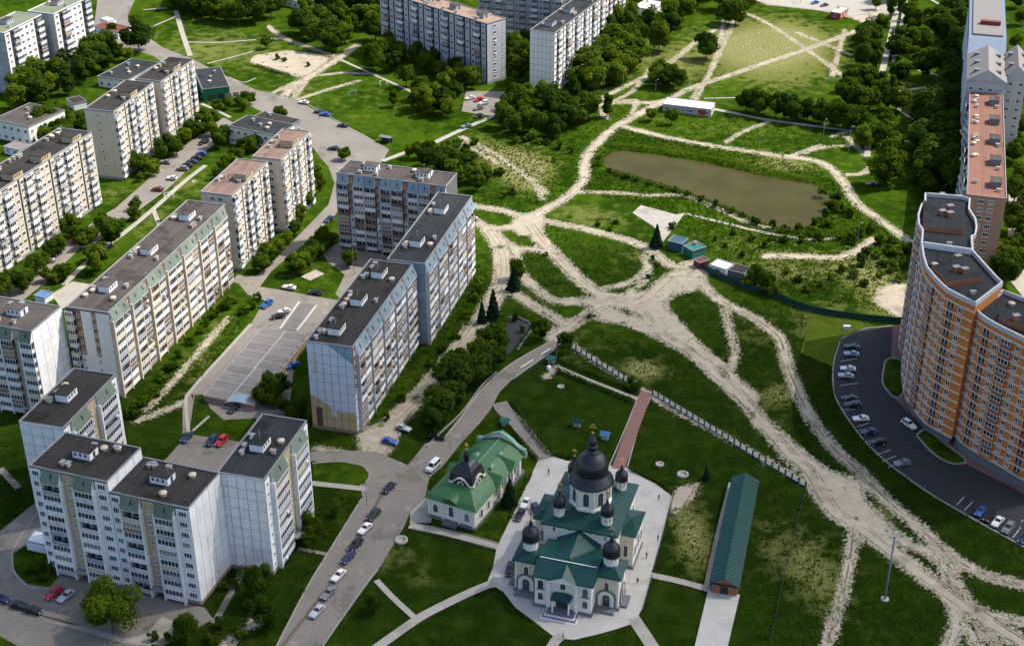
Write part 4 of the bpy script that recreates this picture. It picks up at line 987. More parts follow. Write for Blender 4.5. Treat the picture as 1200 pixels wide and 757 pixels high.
low('low_building', 'two-storey white building with dark roof at the left edge', (-8,140), (33,149), (59,126), 8.0, 'whitew', 'feltb', rows=2, vents=4)
low('garage', 'small white garage with grey roof in the trees behind cream block', (78,116), (86,122), (96,115), 3.0, 'steelw', 'felt', 'garage', win=False, vents=0)
low('shed', 'small pale shed with pitched-looking roof at the left edge below two-storey building', (4,172), (22,176), (31,168), 3.0, 'steelw', 'mauve', 'shed', vents=0)
low('shop', 'small shop with red roof and white front at the top of the avenue', (108,31), (138,38), (143,30), 3.5, 'steelw', 'redd', vents=1)
low('kiosk', 'white metal kiosk beside the red-roofed shop', (117,22), (127,25), (131,21), 3.0, 'steelw', 'steelw', 'kiosk', vents=0, win=False)
r_, L, W = low('pavilion', 'long white pavilion with blue-white roof beside the sandy path', (777,122), (833.5,128.5), (836,120.5), 3.4, 'pave', 'steelw', 'pavilion', vents=0)
ob('poster', box_mesh('poster', L-5.5,-.16,.5,L-2.2,-.08,2.6,'red'), r_)
low('shack', 'dark blue metal shack beside the concrete pad', (783,282), (799,286), (803,279), 3.2, 'blued', 'blued', 'shack', vents=0, win=False)
low('shack', 'teal metal shack with pale roof hatch next to the dark blue one', (801.5,288), (812,294), (818,284), 3.2, 'teal', 'teal', 'shack', vents=1, win=False)
low('shack', 'dark red metal shed at the gate between teal shack and grey shed', (813,304), (820,308), (825,301), 2.4, 'redd', 'redd', 'shack', vents=0, win=False)
low('shack', 'grey-roofed shed behind the green fence by the gate', (832,310), (851,316), (856,308), 3.0, 'whitew', 'steelw', 'shack', vents=0)
low('shack', 'dark flat-roofed lean-to right of the grey-roofed shed', (853,316), (872,321), (876,313), 2.4, 'stone', 'felt', 'shack', vents=0, win=False)
low('kiosk', 'red and cream kiosk on the plaza at the top', (973,14), (985,16), (986,8), 3.2, 'red', 'cream', 'kiosk', vents=1)
low('kiosk', 'blue-roofed kiosk among trees at the top edge', (740,22), (753,24), (758,18), 3.2, 'steelw', 'blue', 'kiosk', vents=0)
low('low_building', 'low pale roofed building behind trees at the top edge', (742,8), (765,12), (772,2), 4.0, 'whitew', 'steelw', vents=1)
low('low_building', 'low building with pale roof at the top edge above the sandy square', (330,-2), (362,4), (372,-6), 4.0, 'whitew', 'steelw', vents=1)
low('kiosk', 'flat white kiosk against the stepped foreground block', (30,633), (52,638), (60,625), 2.8, 'steelw', 'steelw', 'kiosk', vents=0, win=False)
low('transformer_hut', 'pale hut with grey roof beside the playground at left', (40,346), (52,349), (58,342), 2.2, 'steelw', 'blue', 'hut', vents=0, win=False)
# parking deck of concrete slabs
A, B, C, D = G2(307.7,382,2.2), G2(362.6,391.8,2.2), G2(303.5,465,2.2), G2(239,461.5,2.2)
u = (B-A).normalized(); v = Vector((u.y, -u.x)); Lx, Ly = (B-A).length, (D-A).length+.5
root = thing('parking_deck', 'low parking deck roofed with pale concrete slabs between the blocks', 'parking deck', (A.x, A.y, 0), math.atan2(u.y, u.x))
sh = (D-A).dot(u)/(D-A).dot(v)
mb = MB(); mb.prism([(0,0),(Lx,0),(Lx+sh*Ly,-Ly),(sh*Ly,-Ly)], 0, 2.05, 1, 0); ob('deck', mb.mesh('deck', [M['line'], M['plinth']]), root)
sm = MB(); sx, sy = Lx/2-.35, Ly/9-.35; sm.prism([(0,0),(sx,0),(sx+sh*sy,-sy),(sh*sy,-sy)], 0, .08, 0); sm = sm.mesh('slab', M['slab'])
for j in range(9):
    for i in range(2): yy = .2+j*(Ly/9); ob('slab', sm, root, (.18+i*Lx/2+sh*yy, -yy, 2.05))
rk = MB().box(-.12,-.12,0,.12,.12,.9,0).mesh('post', M['trim'])
for j in range(7): ob('post', rk, root, (Lx+sh*j*4-.2, -j*4-.3, 2.05))
P_ = G2(262,478,0)
root = thing('ramp_canopy', 'curved pale blue canopy over the deck ramp', 'canopy', (P_.x, P_.y, 0), R(-10))
mb = MB()
for i in range(10):
    a0, a1 = math.pi*i/10, math.pi*(i+1)/10; 
    mb.face([(4-4.2*math.cos(a0),0,.6+1.9*math.sin(a0)),(4-4.2*math.cos(a0),4,.6+1.9*math.sin(a0)),(4-4.2*math.cos(a1),4,.6+1.9*math.sin(a1)),(4-4.2*math.cos(a1),0,.6+1.9*math.sin(a1))][::-1],0,True)
ob('shell', mb.mesh('shell', mat('canopy_sheet',(.20,.28,.36),.4,.08,1.)), root); mb = MB(); mb.box(-.4,-.3,0,8.6,0,.6); mb.box(-.4,4,0,8.6,4.3,.6); ob('ramp_wall', mb.mesh('ramp_wall', M['conc']), root)
# light strip with concrete lanes next to the deck
ribbon('concrete_lane', [(360,356),(337,387)], 6.0, M['slab']); ribbon('concrete_lane', [(351,354),(328,386)], .8, M['line'], z=ZL[0]+.006); ribbon('concrete_lane', [(371,358),(348,388)], .8, M['line'], z=ZL[0]+.006)
# ------------------------------------------------------------------ churches
def arch_window(wd, ht, key='dark', ring=None, dep=.12):
    k = ('aw', wd, ht, key, ring)
    if k in WC: return WC[k]
    mb = MB(); a = wd/2; n = 8
    arc = [(a*math.cos(math.pi*i/n), ht-a+a*math.sin(math.pi*i/n)) for i in range(n+1)]
    pts = [(-a,0),(a,0)] + arc
    pts = [(a,0)] + arc + [(-a,0)]
    mb.face([(x,-dep-.01,z) for x, z in pts][::-1], 0)
    ro = a+.22 if not ring else a+ring
    oarc = [(ro*math.cos(math.pi*i/n), ht-a+ro*math.sin(math.pi*i/n)) for i in range(n+1)]
    I = [(a,0)]+arc+[(-a,0)]; O = [(ro,0)]+oarc+[(-ro,0)]
    for i in range(len(I)-1):
        mb.face([(I[i][0],-dep-.06,I[i][1]),(I[i+1][0],-dep-.06,I[i+1][1]),(O[i+1][0],-dep-.06,O[i+1][1]),(O[i][0],-dep-.06,O[i][1])], 1)
        mb.face([(O[i][0],-dep-.06,O[i][1]),(O[i+1][0],-dep-.06,O[i+1][1]),(O[i+1][0],.02,O[i+1][1]),(O[i][0],.02,O[i][1])], 1)
    for z in (ht*.35, ht*.65): mb.box(-a,-dep-.05,z-.04,a,-dep-.02,z+.04,2,'n')
    mb.box(-.04,-dep-.05,0,.04,-dep-.02,ht-.1,2,'n')
    WC[k] = mb.mesh('window', [M['glass'] if key == 'dark' else M[key], M['churchw'], M['stone']]); return WC[k]
def portal_ring(wd, ht):
    k = ('pr', wd, ht)
    if k in WC: return WC[k]
    mb = MB(); n = 10
    for ro, ri, d, m in ((wd/2, wd/2-.45, .35, 0), (wd/2-.45, wd/2-1.1, .28, 1)):
        I = [(ri,0)]+[(ri*math.cos(math.pi*i/n), ht-wd/2+ri*math.sin(math.pi*i/n)) for i in range(n+1)]+[(-ri,0)]
        O = [(ro,0)]+[(ro*math.cos(math.pi*i/n), ht-wd/2+ro*math.sin(math.pi*i/n)) for i in range(n+1)]+[(-ro,0)]
        for i in range(len(I)-1):
            mb.face([(I[i][0],-d,I[i][1]),(I[i+1][0],-d,I[i+1][1]),(O[i+1][0],-d,O[i+1][1]),(O[i][0],-d,O[i][1])], m)
            mb.face([(O[i][0],-d,O[i][1]),(O[i+1][0],-d,O[i+1][1]),(O[i+1][0],.02,O[i+1][1]),(O[i][0],.02,O[i][1])], m)
    WC[k] = mb.mesh('portal_arch', [M['stone'], M['churchw']]); return WC[k]
def cross_mesh(h):
    k = ('cross', h)
    if k not in WC:
        mb = MB(); t = .07*h/2+.02; mb.box(-t,-t,0,t,t,h); mb.box(-h*.3,-t*.9,h*.62,h*.3,t*.9,h*.62+2*t); mb.box(-h*.15,-t*.9,h*.82,h*.15,t*.9,h*.82+2*t); mb.lathe(0,0,[(0,0),(.12*h,.05*h),(.12*h,.13*h),(0,.18*h)],8)
        WC[k] = mb.mesh('cross', M['gold'])
    return WC[k]
def cupola(root, x, y, z, r, h, n=8, cross=2.2):
    """white drum with dark lights, black onion dome and gold cross"""
    mb = MB(); mb.lathe(x,y,[(r*.86,z-1.0),(r*.86,z+h),(r*.95,z+h+.1)],n,0,math.pi/8,False)
    d = ob('drum', mb.mesh('drum', M['churchw']), root)
    for i in range(n):
        a = 2*math.pi*i/n; wm = arch_window(round(r*.38,2), round(h*.78,2))
        ob('drum_window', wm, d, (x+r*.70*math.cos(a), y+r*.70*math.sin(a), z+h*.08), a+math.pi/2)
    zz = z+h; mb = MB()
    mb.lathe(x,y,[(r*1.05,zz),(r*1.0,zz+.15),(r*.98,zz+.4*r),(r*1.02,zz+.75*r),(r*.92,zz+1.15*r),(r*.66,zz+1.5*r),(r*.36,zz+1.72*r),(r*.22,zz+1.95*r),(r*.24,zz+2.15*r),(r*.15,zz+2.45*r),(.03,zz+2.8*r)],18,0)
    dm = ob('dome', mb.mesh('dome', M['dome']), root)
    ob('cross', cross_mesh(cross), dm, (x, y, zz+2.75*r))
def hip(mb, x0, y0, x1, y1, ze, zr, o=.5, m=0, rl=0.0, axis='x'):
    """hip roof with optional ridge"""
    x0 -= o; y0 -= o; x1 += o; y1 += o; cx_, cy_ = (x0+x1)/2, (y0+y1)/2
    if axis == 'x': r0, r1 = (cx_-rl/2, cy_, zr), (cx_+rl/2, cy_, zr)
    else: r0, r1 = (cx_, cy_-rl/2, zr), (cx_, cy_+rl/2, zr)
    c = [(x0,y0,ze),(x1,y0,ze),(x1,y1,ze),(x0,y1,ze)]
    if rl <= 0: 
        for i in range(4): mb.face([c[i], c[(i+1)%4], r0], m)
    elif axis == 'x':
        mb.face([c[0],c[1],r1,r0],m); mb.face([c[2],c[3],r0,r1],m); mb.face([c[1],c[2],r1],m); mb.face([c[3],c[0],r0],m)
    else:
        mb.face([c[1],c[2],r1,r0],m); mb.face([c[3],c[0],r0,r1],m); mb.face([c[0],c[1],r0],m); mb.face([c[2],c[3],r1],m)
    mb.face(c[::-1], m); 
    for i in range(4):
        a, b = c[i], c[(i+1)%4]; mb.face([(a[0],a[1],ze-.35),(b[0],b[1],ze-.35),b,a],m)
O_ = (G2(605,687.5,.5)+G2(723,715,.5))/2
church = thing('church', 'large white church with teal metal roofs and black onion domes in paved courtyard', 'church', (O_.x, O_.y, 0), R(-17.2))
def cw(name, x0, y0, z0, x1, y1, z1, key='churchw'): return ob(name, MB().box(x0,y0,z0,x1,y1,z1,0,'b').mesh(name, M[key]), church)
pl = MB()
for a in ((-12.6,-.3,-6.6,6.8),(6.4,-.3,12.5,6.8),(-6.7,-4.2,7.1,9),(-8.9,10.2,9.2,31.4),(-12.3,15.1,12.3,25.4),(-6.5,8.6,6.6,10.5)): pl.box(a[0],a[1],0,a[2],a[3],.85,0)
ob('plinth', pl.mesh('plinth', M['stone']), church)
for s, (a, b_) in ((-1,(-12.3,-6.8)),(1,(6.6,12.2))):
    cw('tower_wall', a,0,.85,b_,6.5,9.2)
    ob('tower_front', box_mesh('tower_front', a+.5,-.06,.9,b_-.5,0,8.6,'churchc'), church)
    c = (a+b_)/2
    ob('window', arch_window(1.0,2.0), church, (c,-.04,5.6)); ob('portal_arch', portal_ring(4.6,4.7), church, (c,-.06,.85)); ob('door', arch_window(1.7,3.2), church, (c,-.08,.9))
    ob('step', box_mesh('step', -2.3,-1.9,0,2.3,0,.75,'stone'), church, (c,-.3,0))
    rt = MB(); hip(rt, a, 0, b_, 6.5, 9.25, 11.4, .55); ob('tower_roof', rt.mesh('tower_roof', M['roofteal']), church)
    cupola(church, c, 3.4, 11.0, 2.0, 1.9)
    ex = 12.2 if s > 0 else -12.3; an = math.pi/2 if s > 0 else -math.pi/2
    ob('portal_arch', portal_ring(4.2,4.6), church, (ex, 3.2, .85), an); ob('door', arch_window(1.6,3.1), church, (ex+s*.03, 3.2, .9), an); ob('window', arch_window(.9,1.8), church, (ex+s*.03, 3.2, 6.0), an)
    ob('step', box_mesh('step', -2.0,-1.5,0,2.0,0,.7,'stone'), church, (ex+s*.3, 3.2, 0), an)
cw('narthex_wall', -6.4,-3.8,.85,6.8,9,8.8)
for x in (-5.0, 5.4):
    ob('window', arch_window(1.3,2.4), church, (x,-3.83,5.4)); ob('window', arch_window(1.15,2.0), church, (x,-3.83,2.2)); ob('sill', box_mesh('sill', -1.0,-.3,0,1.0,0,.15,'stone'), church, (x,-3.85,5.2))
for x in (-3.0, 3.4): ob('pilaster', box_mesh('pilaster', -.45,-.55,.3,.45,0,8.4,'churchw'), church, (x,-3.8,0))
ob('window', arch_window(1.1,2.0), church, (.2,-3.83,6.3))
ob('portal', box_mesh('portal', -1.5,-.1,0,1.5,0,3.9,'dark'), church, (.2,-3.85,.9))
pc = MB(); hip(pc, -2.1, -2.2, 2.1, .3, 0, 1.2, .2); ob('porch_roof', pc.mesh('porch_roof', M['roofteal']), church, (.2,-3.9,4.9))
for x in (-1.7,2.1): ob('porch_column', MB().lathe(0,0,[(.2,0),(.2,4.6)],8).mesh('porch_column', M['churchw']), church, (x,-5.7,.4))
for i in range(4): ob('step', box_mesh('step', -3.2-i*.35,-2.6-i*.4,0,3.2+i*.35,0,.9-i*.22,'trimw' if i % 2 else 'stone'), church, (.2,-3.95+.001*i,0))
nr = MB()
x0, x1, yb, ym, yf, ze, zr = -6.9, 7.3, 9.0, 1.2, -4.3, 8.85, 11.1
nr.face([(x0,yf,ze),(x1,yf,ze),(x1,ym,zr),(x0,ym,zr)],0); nr.face([(x1,yb,ze+.6),(x0,yb,ze+.6),(x0,ym,zr),(x1,ym,zr)],0)
nr.face([(x1,yf,ze),(x1,yb,ze+.6),(x1,ym,zr)],0); nr.face([(x0,yb,ze+.6),(x0,yf,ze),(x0,ym,zr)],0); nr.face([(x0,yf,ze-.3),(x1,yf,ze-.3),(x1,yf,ze),(x0,yf,ze)],0); nr.face([(x0,yf,ze-.3),(x0,yb,ze-.3),(x1,yb,ze-.3),(x1,yf,ze-.3)],0)
ob('narthex_roof', nr.mesh('narthex_roof', M['roofteal']), church)
nr = MB(); nr.face([(-5.2,10.5,9.2),(.2,10.5,12.3),(.2,1.0,11.3),(-3.4,1.0,10.0)][::-1],0); nr.face([(5.6,10.5,9.2),(.2,10.5,12.3),(.2,1.0,11.3),(3.8,1.0,10.0)],0)
nr.face([(-5.2,10.5,9.2),(5.6,10.5,9.2),(.2,10.5,12.3)],0)
ob('link_roof', nr.mesh('link_roof', M['roofteal']), church)
nr = MB(); nr.face([(-3.4,-4.9,8.6),(.2,-4.9,10.2),(.2,-.5,10.9)],0); nr.face([(.2,-4.9,10.2),(3.8,-4.9,8.6),(.2,-.5,10.9)],0); nr.face([(-3.4,-4.9,8.6),(3.8,-4.9,8.6),(.2,-4.9,10.2)],1)
ob('front_gable', nr.mesh('front_gable', [M['roofteal'], M['churchw']]), church)
mb = MB(); mb.tube((x0+.5,ym-.9,10.9),(x1-.5,ym-.9,10.9),.13,0); ob('snow_guard', mb.mesh('snow_guard', M['steelw']), church)
cw('nave_wall', -8.5,10.5,.85,8.8,31,12.8)
for x in (-6,-2.3,2.7,6.3): ob('window', box_mesh('window', -.25,-.06,0,.25,0,.9,'glass'), church, (x,10.5,10.9+(.0 if abs(x)>4 else .9)))
nr = MB(); hip(nr, -8.5,10.5,8.8,31, 12.85, 15.3, .6, 0, 4.5, 'y'); ob('nave_roof', nr.mesh('nave_roof', M['roofteal']), church)
for s in (-1, 1):
    xa, xb = sorted((s*8.4, s*12.0)); cw('transept_wall', xa,15.5,.85,xb,25,9.6)
    mb = MB(); xi = s*7.9; xo = s*12.6; zo, zi = 9.6, 11.9
    y0_, y1_ = 14.9, 25.6
    q = [(xo,y0_,zo),(xo,y1_,zo),(xi,y1_,zo),(xi,y0_,zo)]; rg = (xi,20.2,12.6); r2 = (s*10.6,20.2,11.6)
    for f in ([q[0],q[1],r2],[q[1],q[2],rg,r2],[q[3],q[0],r2,rg]): mb.face(f if s > 0 else f[::-1], 0)
    mb.face([q[0],q[1],q[2],q[3]][::-1],0)
    ob('transept_roof', mb.mesh('transept_roof', M['roofteal']), church)
    an = math.pi/2 if s > 0 else -math.pi/2
    for y in (17.2,20.2,23.2): ob('window', arch_window(1.1,4.2 if y == 20.2 else 3.2), church, (s*12.02, y, 3.0), an)
    ob('transept_front', box_mesh('transept_front', -1.6,-.05,.9,1.6,0,9.2,'churchc'), church, (s*10.2,15.5,0)); ob('window', arch_window(.95,3.2), church, (s*10.2,15.42,3.4))
    for y in (12.8, 28.2): ob('window', arch_window(1.0,3.4), church, (s*8.5+(.3 if s>0 else 0), y, 5.5), an)
ap = MB(); pts = [(4.6*math.cos(R(a)), 31+4.2*math.sin(R(a))) for a in (0,36,72,108,144,180)]; ap.prism(pts, 0, 9.0, 0); ob('apse_wall', ap.mesh('apse_wall', M['churchw']), church)
ar = MB()
for a, b_ in zip(pts[:-1], pts[1:]): ar.face([(a[0]*1.12,31+(a[1]-31)*1.12,8.95),(b_[0]*1.12,31+(b_[1]-31)*1.12,8.95),(0,31,11.5)],0)
ob('apse_roof', ar.mesh('apse_roof', M['roofteal']), church)
DX, DY = .3, 19.8
mb = MB(); mb.lathe(DX,DY,[(5.1,13.6),(5.1,14.9),(4.7,15.1),(4.7,20.3),(5.0,20.5)],8,0,math.pi/8,False); dr = ob('drum', mb.mesh('drum', M['churchw']), church)
for i in range(8):
    a = 2*math.pi*i/8+math.pi/2; ob('drum_window', arch_window(1.35,3.6), dr, (DX+4.34*math.cos(a), DY+4.34*math.sin(a), 15.7), a+math.pi/2)
    a += math.pi/8; ob('pilaster', MB().lathe(0,0,[(.28,0),(.28,5.2)],6).mesh('pilaster', M['churchw']), dr, (DX+4.68*math.cos(a), DY+4.68*math.sin(a), 15.1))
mb = MB(); mb.lathe(DX,DY,[(5.35,20.4),(5.3,20.7),(4.9,21.3),(4.3,21.9),(4.05,22.4),(3.75,22.6),(3.95,23.6),(4.0,24.4),(3.75,25.6),(3.2,26.6),(2.4,27.4),(1.6,27.9),(1.45,28.2),(1.45,28.5),(1.15,28.6),(1.1,29.6),(1.4,29.8),(1.3,30.0),(.95,30.2),(1.15,30.8),(1.1,31.3),(.7,32.0),(.25,32.8),(.04,33.4)],28,0)
dm = ob('dome', mb.mesh('dome', M['dome']), church); ob('cross', cross_mesh(2.6), dm, (DX,DY,33.2))
for x, y in ((-5.6,13.6),(5.8,13.6),(-5.9,27.8),(5.8,27.8)): cupola(church, x, y, 14.0, 1.55, 2.1)

# smaller church, green roof
A, B = G2(502,601,1), G2(557.5,617,1); u = (B-A).normalized(); W_ = (B-A).length
ch2 = thing('chapel', 'small white church with bright green roof and square black cupola by the street', 'church', (A.x, A.y, 0), math.atan2(u.y, u.x)-R(1.5))
def c2(name, me, loc=(0,0,0), rz=0, par=None): return ob(name, me, par or ch2, loc, rz)
LC = 27.0
c2('plinth', MB().box(-.25,-.25,0,W_+.25,LC+.25,1.0).mesh('plinth', M['stone']))
c2('wall', MB().box(0,0,1.0,W_,10,6.0).mesh('wall', M['churchw'])); c2('nave_wall', MB().box(.7,10,1.0,W_-.7,LC,6.2).mesh('nave_wall', M['churchw']))
for x, h in ((2.2,2.3),(6.6,2.9),(11.0,2.3)): c2('window', arch_window(1.25,h), (x*W_/13.2,-.03,2.2))
for x in (4.3, 8.9, .35, 12.85): c2('pilaster', box_mesh('pilaster', -.3,-.25,.5,.3,0,5.9,'churchw'), (x*W_/13.2,0,0))
for y in (3.2, 7.0): c2('window', arch_window(1.1,2.3), (W_+.02,y,2.2), math.pi/2); c2('window', arch_window(1.1,2.3), (-.02,y,2.2), -math.pi/2)
for y in (12.5,16,19.5,23): c2('window', arch_window(1.1,2.6), (W_-.68,y,2.2), math.pi/2)
for y in (14.2,17.7,21.2,25): c2('pilaster', box_mesh('pilaster', -.35,-.7,.3,.35,0,5.6,'churchw'), (W_-.7,y,0), math.pi/2)
c2('steps', MB().box(-2,-1.4,0,2,0,.45).box(-1.6,-1.0,.45,1.6,0,.85).mesh('steps', M['stone']), (W_/2,-.25,0))
rf = MB()
e0 = [(-.7,-.7,6.0),(W_+.7,-.7,6.0),(W_+.7,10.4,6.0),(-.7,10.4,6.0)]; e1 = [(.4,.4,7.0),(W_-.4,.4,7.0),(W_-.4,10.4,7.0),(.4,10.4,7.0)]; e2 = [(4.0,5.0,9.0),(W_-4.0,5.0,9.0),(W_-4.0,10.4,9.0),(4.0,10.4,9.0)]
for lo_, hi_ in ((e0,e1),(e1,e2)):
    for i, j in ((0,1),(1,2),(3,0)): rf.face([lo_[i],lo_[j],hi_[j],hi_[i]],0)
rf.face(e0[::-1],0)
rf.face([(e2[0]),(e2[1]),(e2[2]),(e2[3])],0)
c2('front_roof', rf.mesh('front_roof', M['roofgreen']))
rf = MB(); xm = W_/2
P0 = [(-.4,10.4),(W_+.4,10.4),(W_+.4,LC+.2),(-.4,LC+.2)]
prof = [(-.5,6.0),(1.3,7.3),(3.8,8.6),(xm,9.3),(W_-3.8,8.6),(W_-1.3,7.3),(W_+.5,6.0)]
for (xa,za),(xb,zb_) in zip(prof[:-1],prof[1:]): rf.face([(xa,9.8,za),(xb,9.8,zb_),(xb,LC+.2,zb_),(xa,LC+.2,za)][::-1] if False else [(xb,9.8,zb_),(xa,9.8,za),(xa,LC+.2,za),(xb,LC+.2,zb_)][::-1],0)
rf.face([(-.5,9.8,5.95),(W_+.5,9.8,5.95),(W_+.5,LC+.2,5.95),(-.5,LC+.2,5.95)][::-1],0)
c2('nave_roof', rf.mesh('nave_roof', M['roofgreen']))
gb = MB(); cur = [(-.8,5.8),(-.4,7.4),(1.2,7.7),(2.4,8.6),(3.6,9.6),(xm-1.6,10.3),(xm,10.9),(xm+1.6,10.3),(W_-3.6,9.6),(W_-2.4,8.6),(W_-1.2,7.7),(W_+.4,7.4),(W_+.8,5.8)]
for (xa,za),(xb,zb_) in zip(cur[:-1],cur[1:]):
    gb.face([(xa,LC,5),(xb,LC,5),(xb,LC,zb_),(xa,LC,za)],0); gb.face([(xb,LC+.6,5),(xa,LC+.6,5),(xa,LC+.6,za),(xb,LC+.6,zb_)],0); gb.face([(xa,LC-.35,za),(xb,LC-.35,zb_),(xb,LC+.95,zb_),(xa,LC+.95,za)],1); gb.face([(xa,LC-.35,za-.25),(xb,LC-.35,zb_-.25),(xb,LC-.35,zb_),(xa,LC-.35,za)],1)
c2('rear_gable', gb.mesh('rear_gable', [M['churchw'], M['roofgreenl']]))
c2('apse', MB().box(3,LC+.6,0,W_-3,LC+4,5.2).mesh('apse', M['churchw'])); rf = MB(); hip(rf, 3,LC+.6,W_-3,LC+4,5.25,6.8,.5,0,3.0,'x'); c2('apse_roof', rf.mesh('apse_roof', M['roofgreenl']))
for y in (13.2, 20.5):
    for s in (0, 1):
        xe, xi = ((W_+.9, W_-4.2) if s else (-.9, 4.2)); mb = MB(); q0, q1, q2, q3 = (xe,y-2.6,6.05), (xe,y+2.6,6.05), (xe,y,8.0), (xi,y,8.75)
        for f in ([q0,q2,q3],[q2,q1,q3]): mb.face(f if s else f[::-1], 0)
        mb.face([q0,q1,q2] if s else [q1,q0,q2], 1); c2('side_gable', mb.mesh('side_gable', [M['roofgreen'], M['roofgreenl']]))
c2('ridge_cap', MB().box(-.18,10.4,0,.18,LC,.14).mesh('ridge_cap', M['roofgreenl']), (W_/2,0,9.25))
for x, y in ((4.2,18),(9.3,21),(9.8,15)):
    mb = MB(); mb.box(-.5,-.7,-.8,.5,.7,.5); mb.face([(-.7,-.9,.5),(.7,-.9,.5),(0,0,1.1)]); mb.face([(.7,-.9,.5),(.7,.9,.5),(0,0,1.1)]); mb.face([(.7,.9,.5),(-.7,.9,.5),(0,0,1.1)]); mb.face([(-.7,.9,.5),(-.7,-.9,.5),(0,0,1.1)])
    c2('roof_dormer', mb.mesh('roof_dormer', M['roofgreenl']), (x,y,8.3))
rf = MB(); n = 8
for i in range(n):
    a0, a1 = math.pi*i/n, math.pi*(i+1)/n
    f = lambda a, y: (xm-1.9*math.cos(a), y, 6.6+1.3*math.sin(a))
    rf.face([f(a0,-1.0),f(a1,-1.0),f(a1,3.5),f(a0,3.5)][::-1],0,True)
rf.face([(xm-1.9*math.cos(math.pi*i/n),-.95,6.6+1.3*math.sin(math.pi*i/n)) for i in range(n+1)][::-1],0); c2('porch_gable', rf.mesh('porch_gable', M['roofgreen']))
qx, qy, qr = xm+.2, 8.0, 3.1
c2('cupola_base', MB().box(qx-qr,qy-qr,6.5,qx+qr,qy+qr,9.2).mesh('cupola_base', M['dome']))
rings = [(qr+.15,9.2),(qr+.1,10.2),(qr-.1,11.2),(qr-.6,12.4),(qr-1.4,13.4),(qr-2.1,13.9),(.55,14.0)]
mb = MB()
for (ra,za),(rb_,zb_) in zip(rings[:-1],rings[1:]):
    A4 = [(qx-ra,qy-ra,za),(qx+ra,qy-ra,za),(qx+ra,qy+ra,za),(qx-ra,qy+ra,za)]; B4 = [(qx-rb_,qy-rb_,zb_),(qx+rb_,qy-rb_,zb_),(qx+rb_,qy+rb_,zb_),(qx-rb_,qy+rb_,zb_)]
    for i in range(4): j = (i+1)%4; mb.face([A4[i],A4[j],B4[j],B4[i]],0)
mb.lathe(qx,qy,[(.6,13.9),(.55,15.0),(.85,15.2),(.85,15.9),(.5,16.6),(.1,17.2)],10,0)
dm = c2('dome', mb.mesh('dome', M['dome'])); c2('cross', cross_mesh(2.2), (qx,qy,17.0), 0, dm)
kk = MB(); cur = [(-3.3,.4),(-2.8,.2),(-2.0,.8),(-1.1,1.8),(0,2.2),(1.1,1.8),(2.0,.8),(2.8,.2),(3.3,.4)]
for (xa,za),(xb,zb_) in zip(cur[:-1],cur[1:]): kk.face([(xa,-.35,za-.3),(xb,-.35,zb_-.3),(xb,-.35,zb_+.15),(xa,-.35,za+.15)],0); kk.face([(xa,-.35,za+.15),(xb,-.35,zb_+.15),(xb,0,zb_+.15),(xa,0,za+.15)],0); kk.face([(xa,-.2,-1.2),(xb,-.2,-1.2),(xb,-.2,zb_),(xa,-.2,za)],1)
for i in range(12):
    a0, a1 = 2*math.pi*i/12, 2*math.pi*(i+1)/12
    kk.face([(.5*math.cos(a0),-.3,.4+.5*math.sin(a0)),(.5*math.cos(a1),-.3,.4+.5*math.sin(a1)),(.85*math.cos(a1),-.3,.4+.85*math.sin(a1)),(.85*math.cos(a0),-.3,.4+.85*math.sin(a0))][::-1],0)
kk = kk.mesh('curved_gable', [M['churchw'], M['dome']])
for i in range(4): a = i*math.pi/2; c2('curved_gable', kk, (qx+math.sin(a)*(qr+.05), qy-math.cos(a)*(qr+.05), 8.6), a)

# long green shed
A, B = G2(831,683,3), G2(866,690,3); u = (B-A).normalized()
shed = thing('long_shed', 'long narrow shed with dark green ridged metal roof right of the church', 'shed', (A.x, A.y, 0), R(-14.5))
LW, LL = 7.0, 43.5
ob('wall', MB().box(.5,.5,0,LW-.5,LL-.5,3.0).mesh('wall', M['brickd']), shed)
mb = MB(); mb.face([(0,0,2.9),(LW/2,0,4.7),(LW/2,LL,4.7),(0,LL,2.9)][::-1],0); mb.face([(LW/2,0,4.7),(LW,0,2.9),(LW,LL,2.9),(LW/2,LL,4.7)][::-1],0); mb.face([(0.3,.5,2.9),(LW-.3,.5,2.9),(LW/2,.5,4.6)],1); mb.face([(0,0,2.88),(LW,0,2.88),(LW,LL,2.88),(0,LL,2.88)][::-1],0)
ro = ob('roof', mb.mesh('roof', [M['roofteal'], M['brickd']]), shed)
sm = MB(); sm.box(-.04,0,0,.04,LW/2+.35,.08); 
for j in range(36):
    for s in (0, 1):
        mb_k = ('seam', s)
        if mb_k not in WC:
            q = MB(); x0_, z0_, x1_, z1_ = (0,2.93,LW/2,4.73) if s == 0 else (LW/2,4.73,LW,2.93)
            q.face([(x0_,-.04,z0_),(x1_,-.04,z1_),(x1_,-.04,z1_+.06),(x0_,-.04,z0_+.06)]); q.face([(x0_,-.04,z0_+.06),(x1_,-.04,z1_+.06),(x1_,.04,z1_+.06),(x0_,.04,z0_+.06)]); q.face([(x1_,.04,z1_),(x0_,.04,z0_),(x0_,.04,z0_+.06),(x1_,.04,z1_+.06)]); WC[mb_k] = q.mesh('roof_seam', M['roofteal'])
        ob('roof_seam', WC[mb_k], ro, (0, .6+j*1.2, 0))
ob('door', box_mesh('door', -.9,-.08,0,.9,0,2.3,'dark'), shed, (LW/2,.48,0)); ob('ridge_cap', box_mesh('ridge_cap', -.2,0,0,.2,LL,.1,'roofteal'), ro, (LW/2,0,4.68))

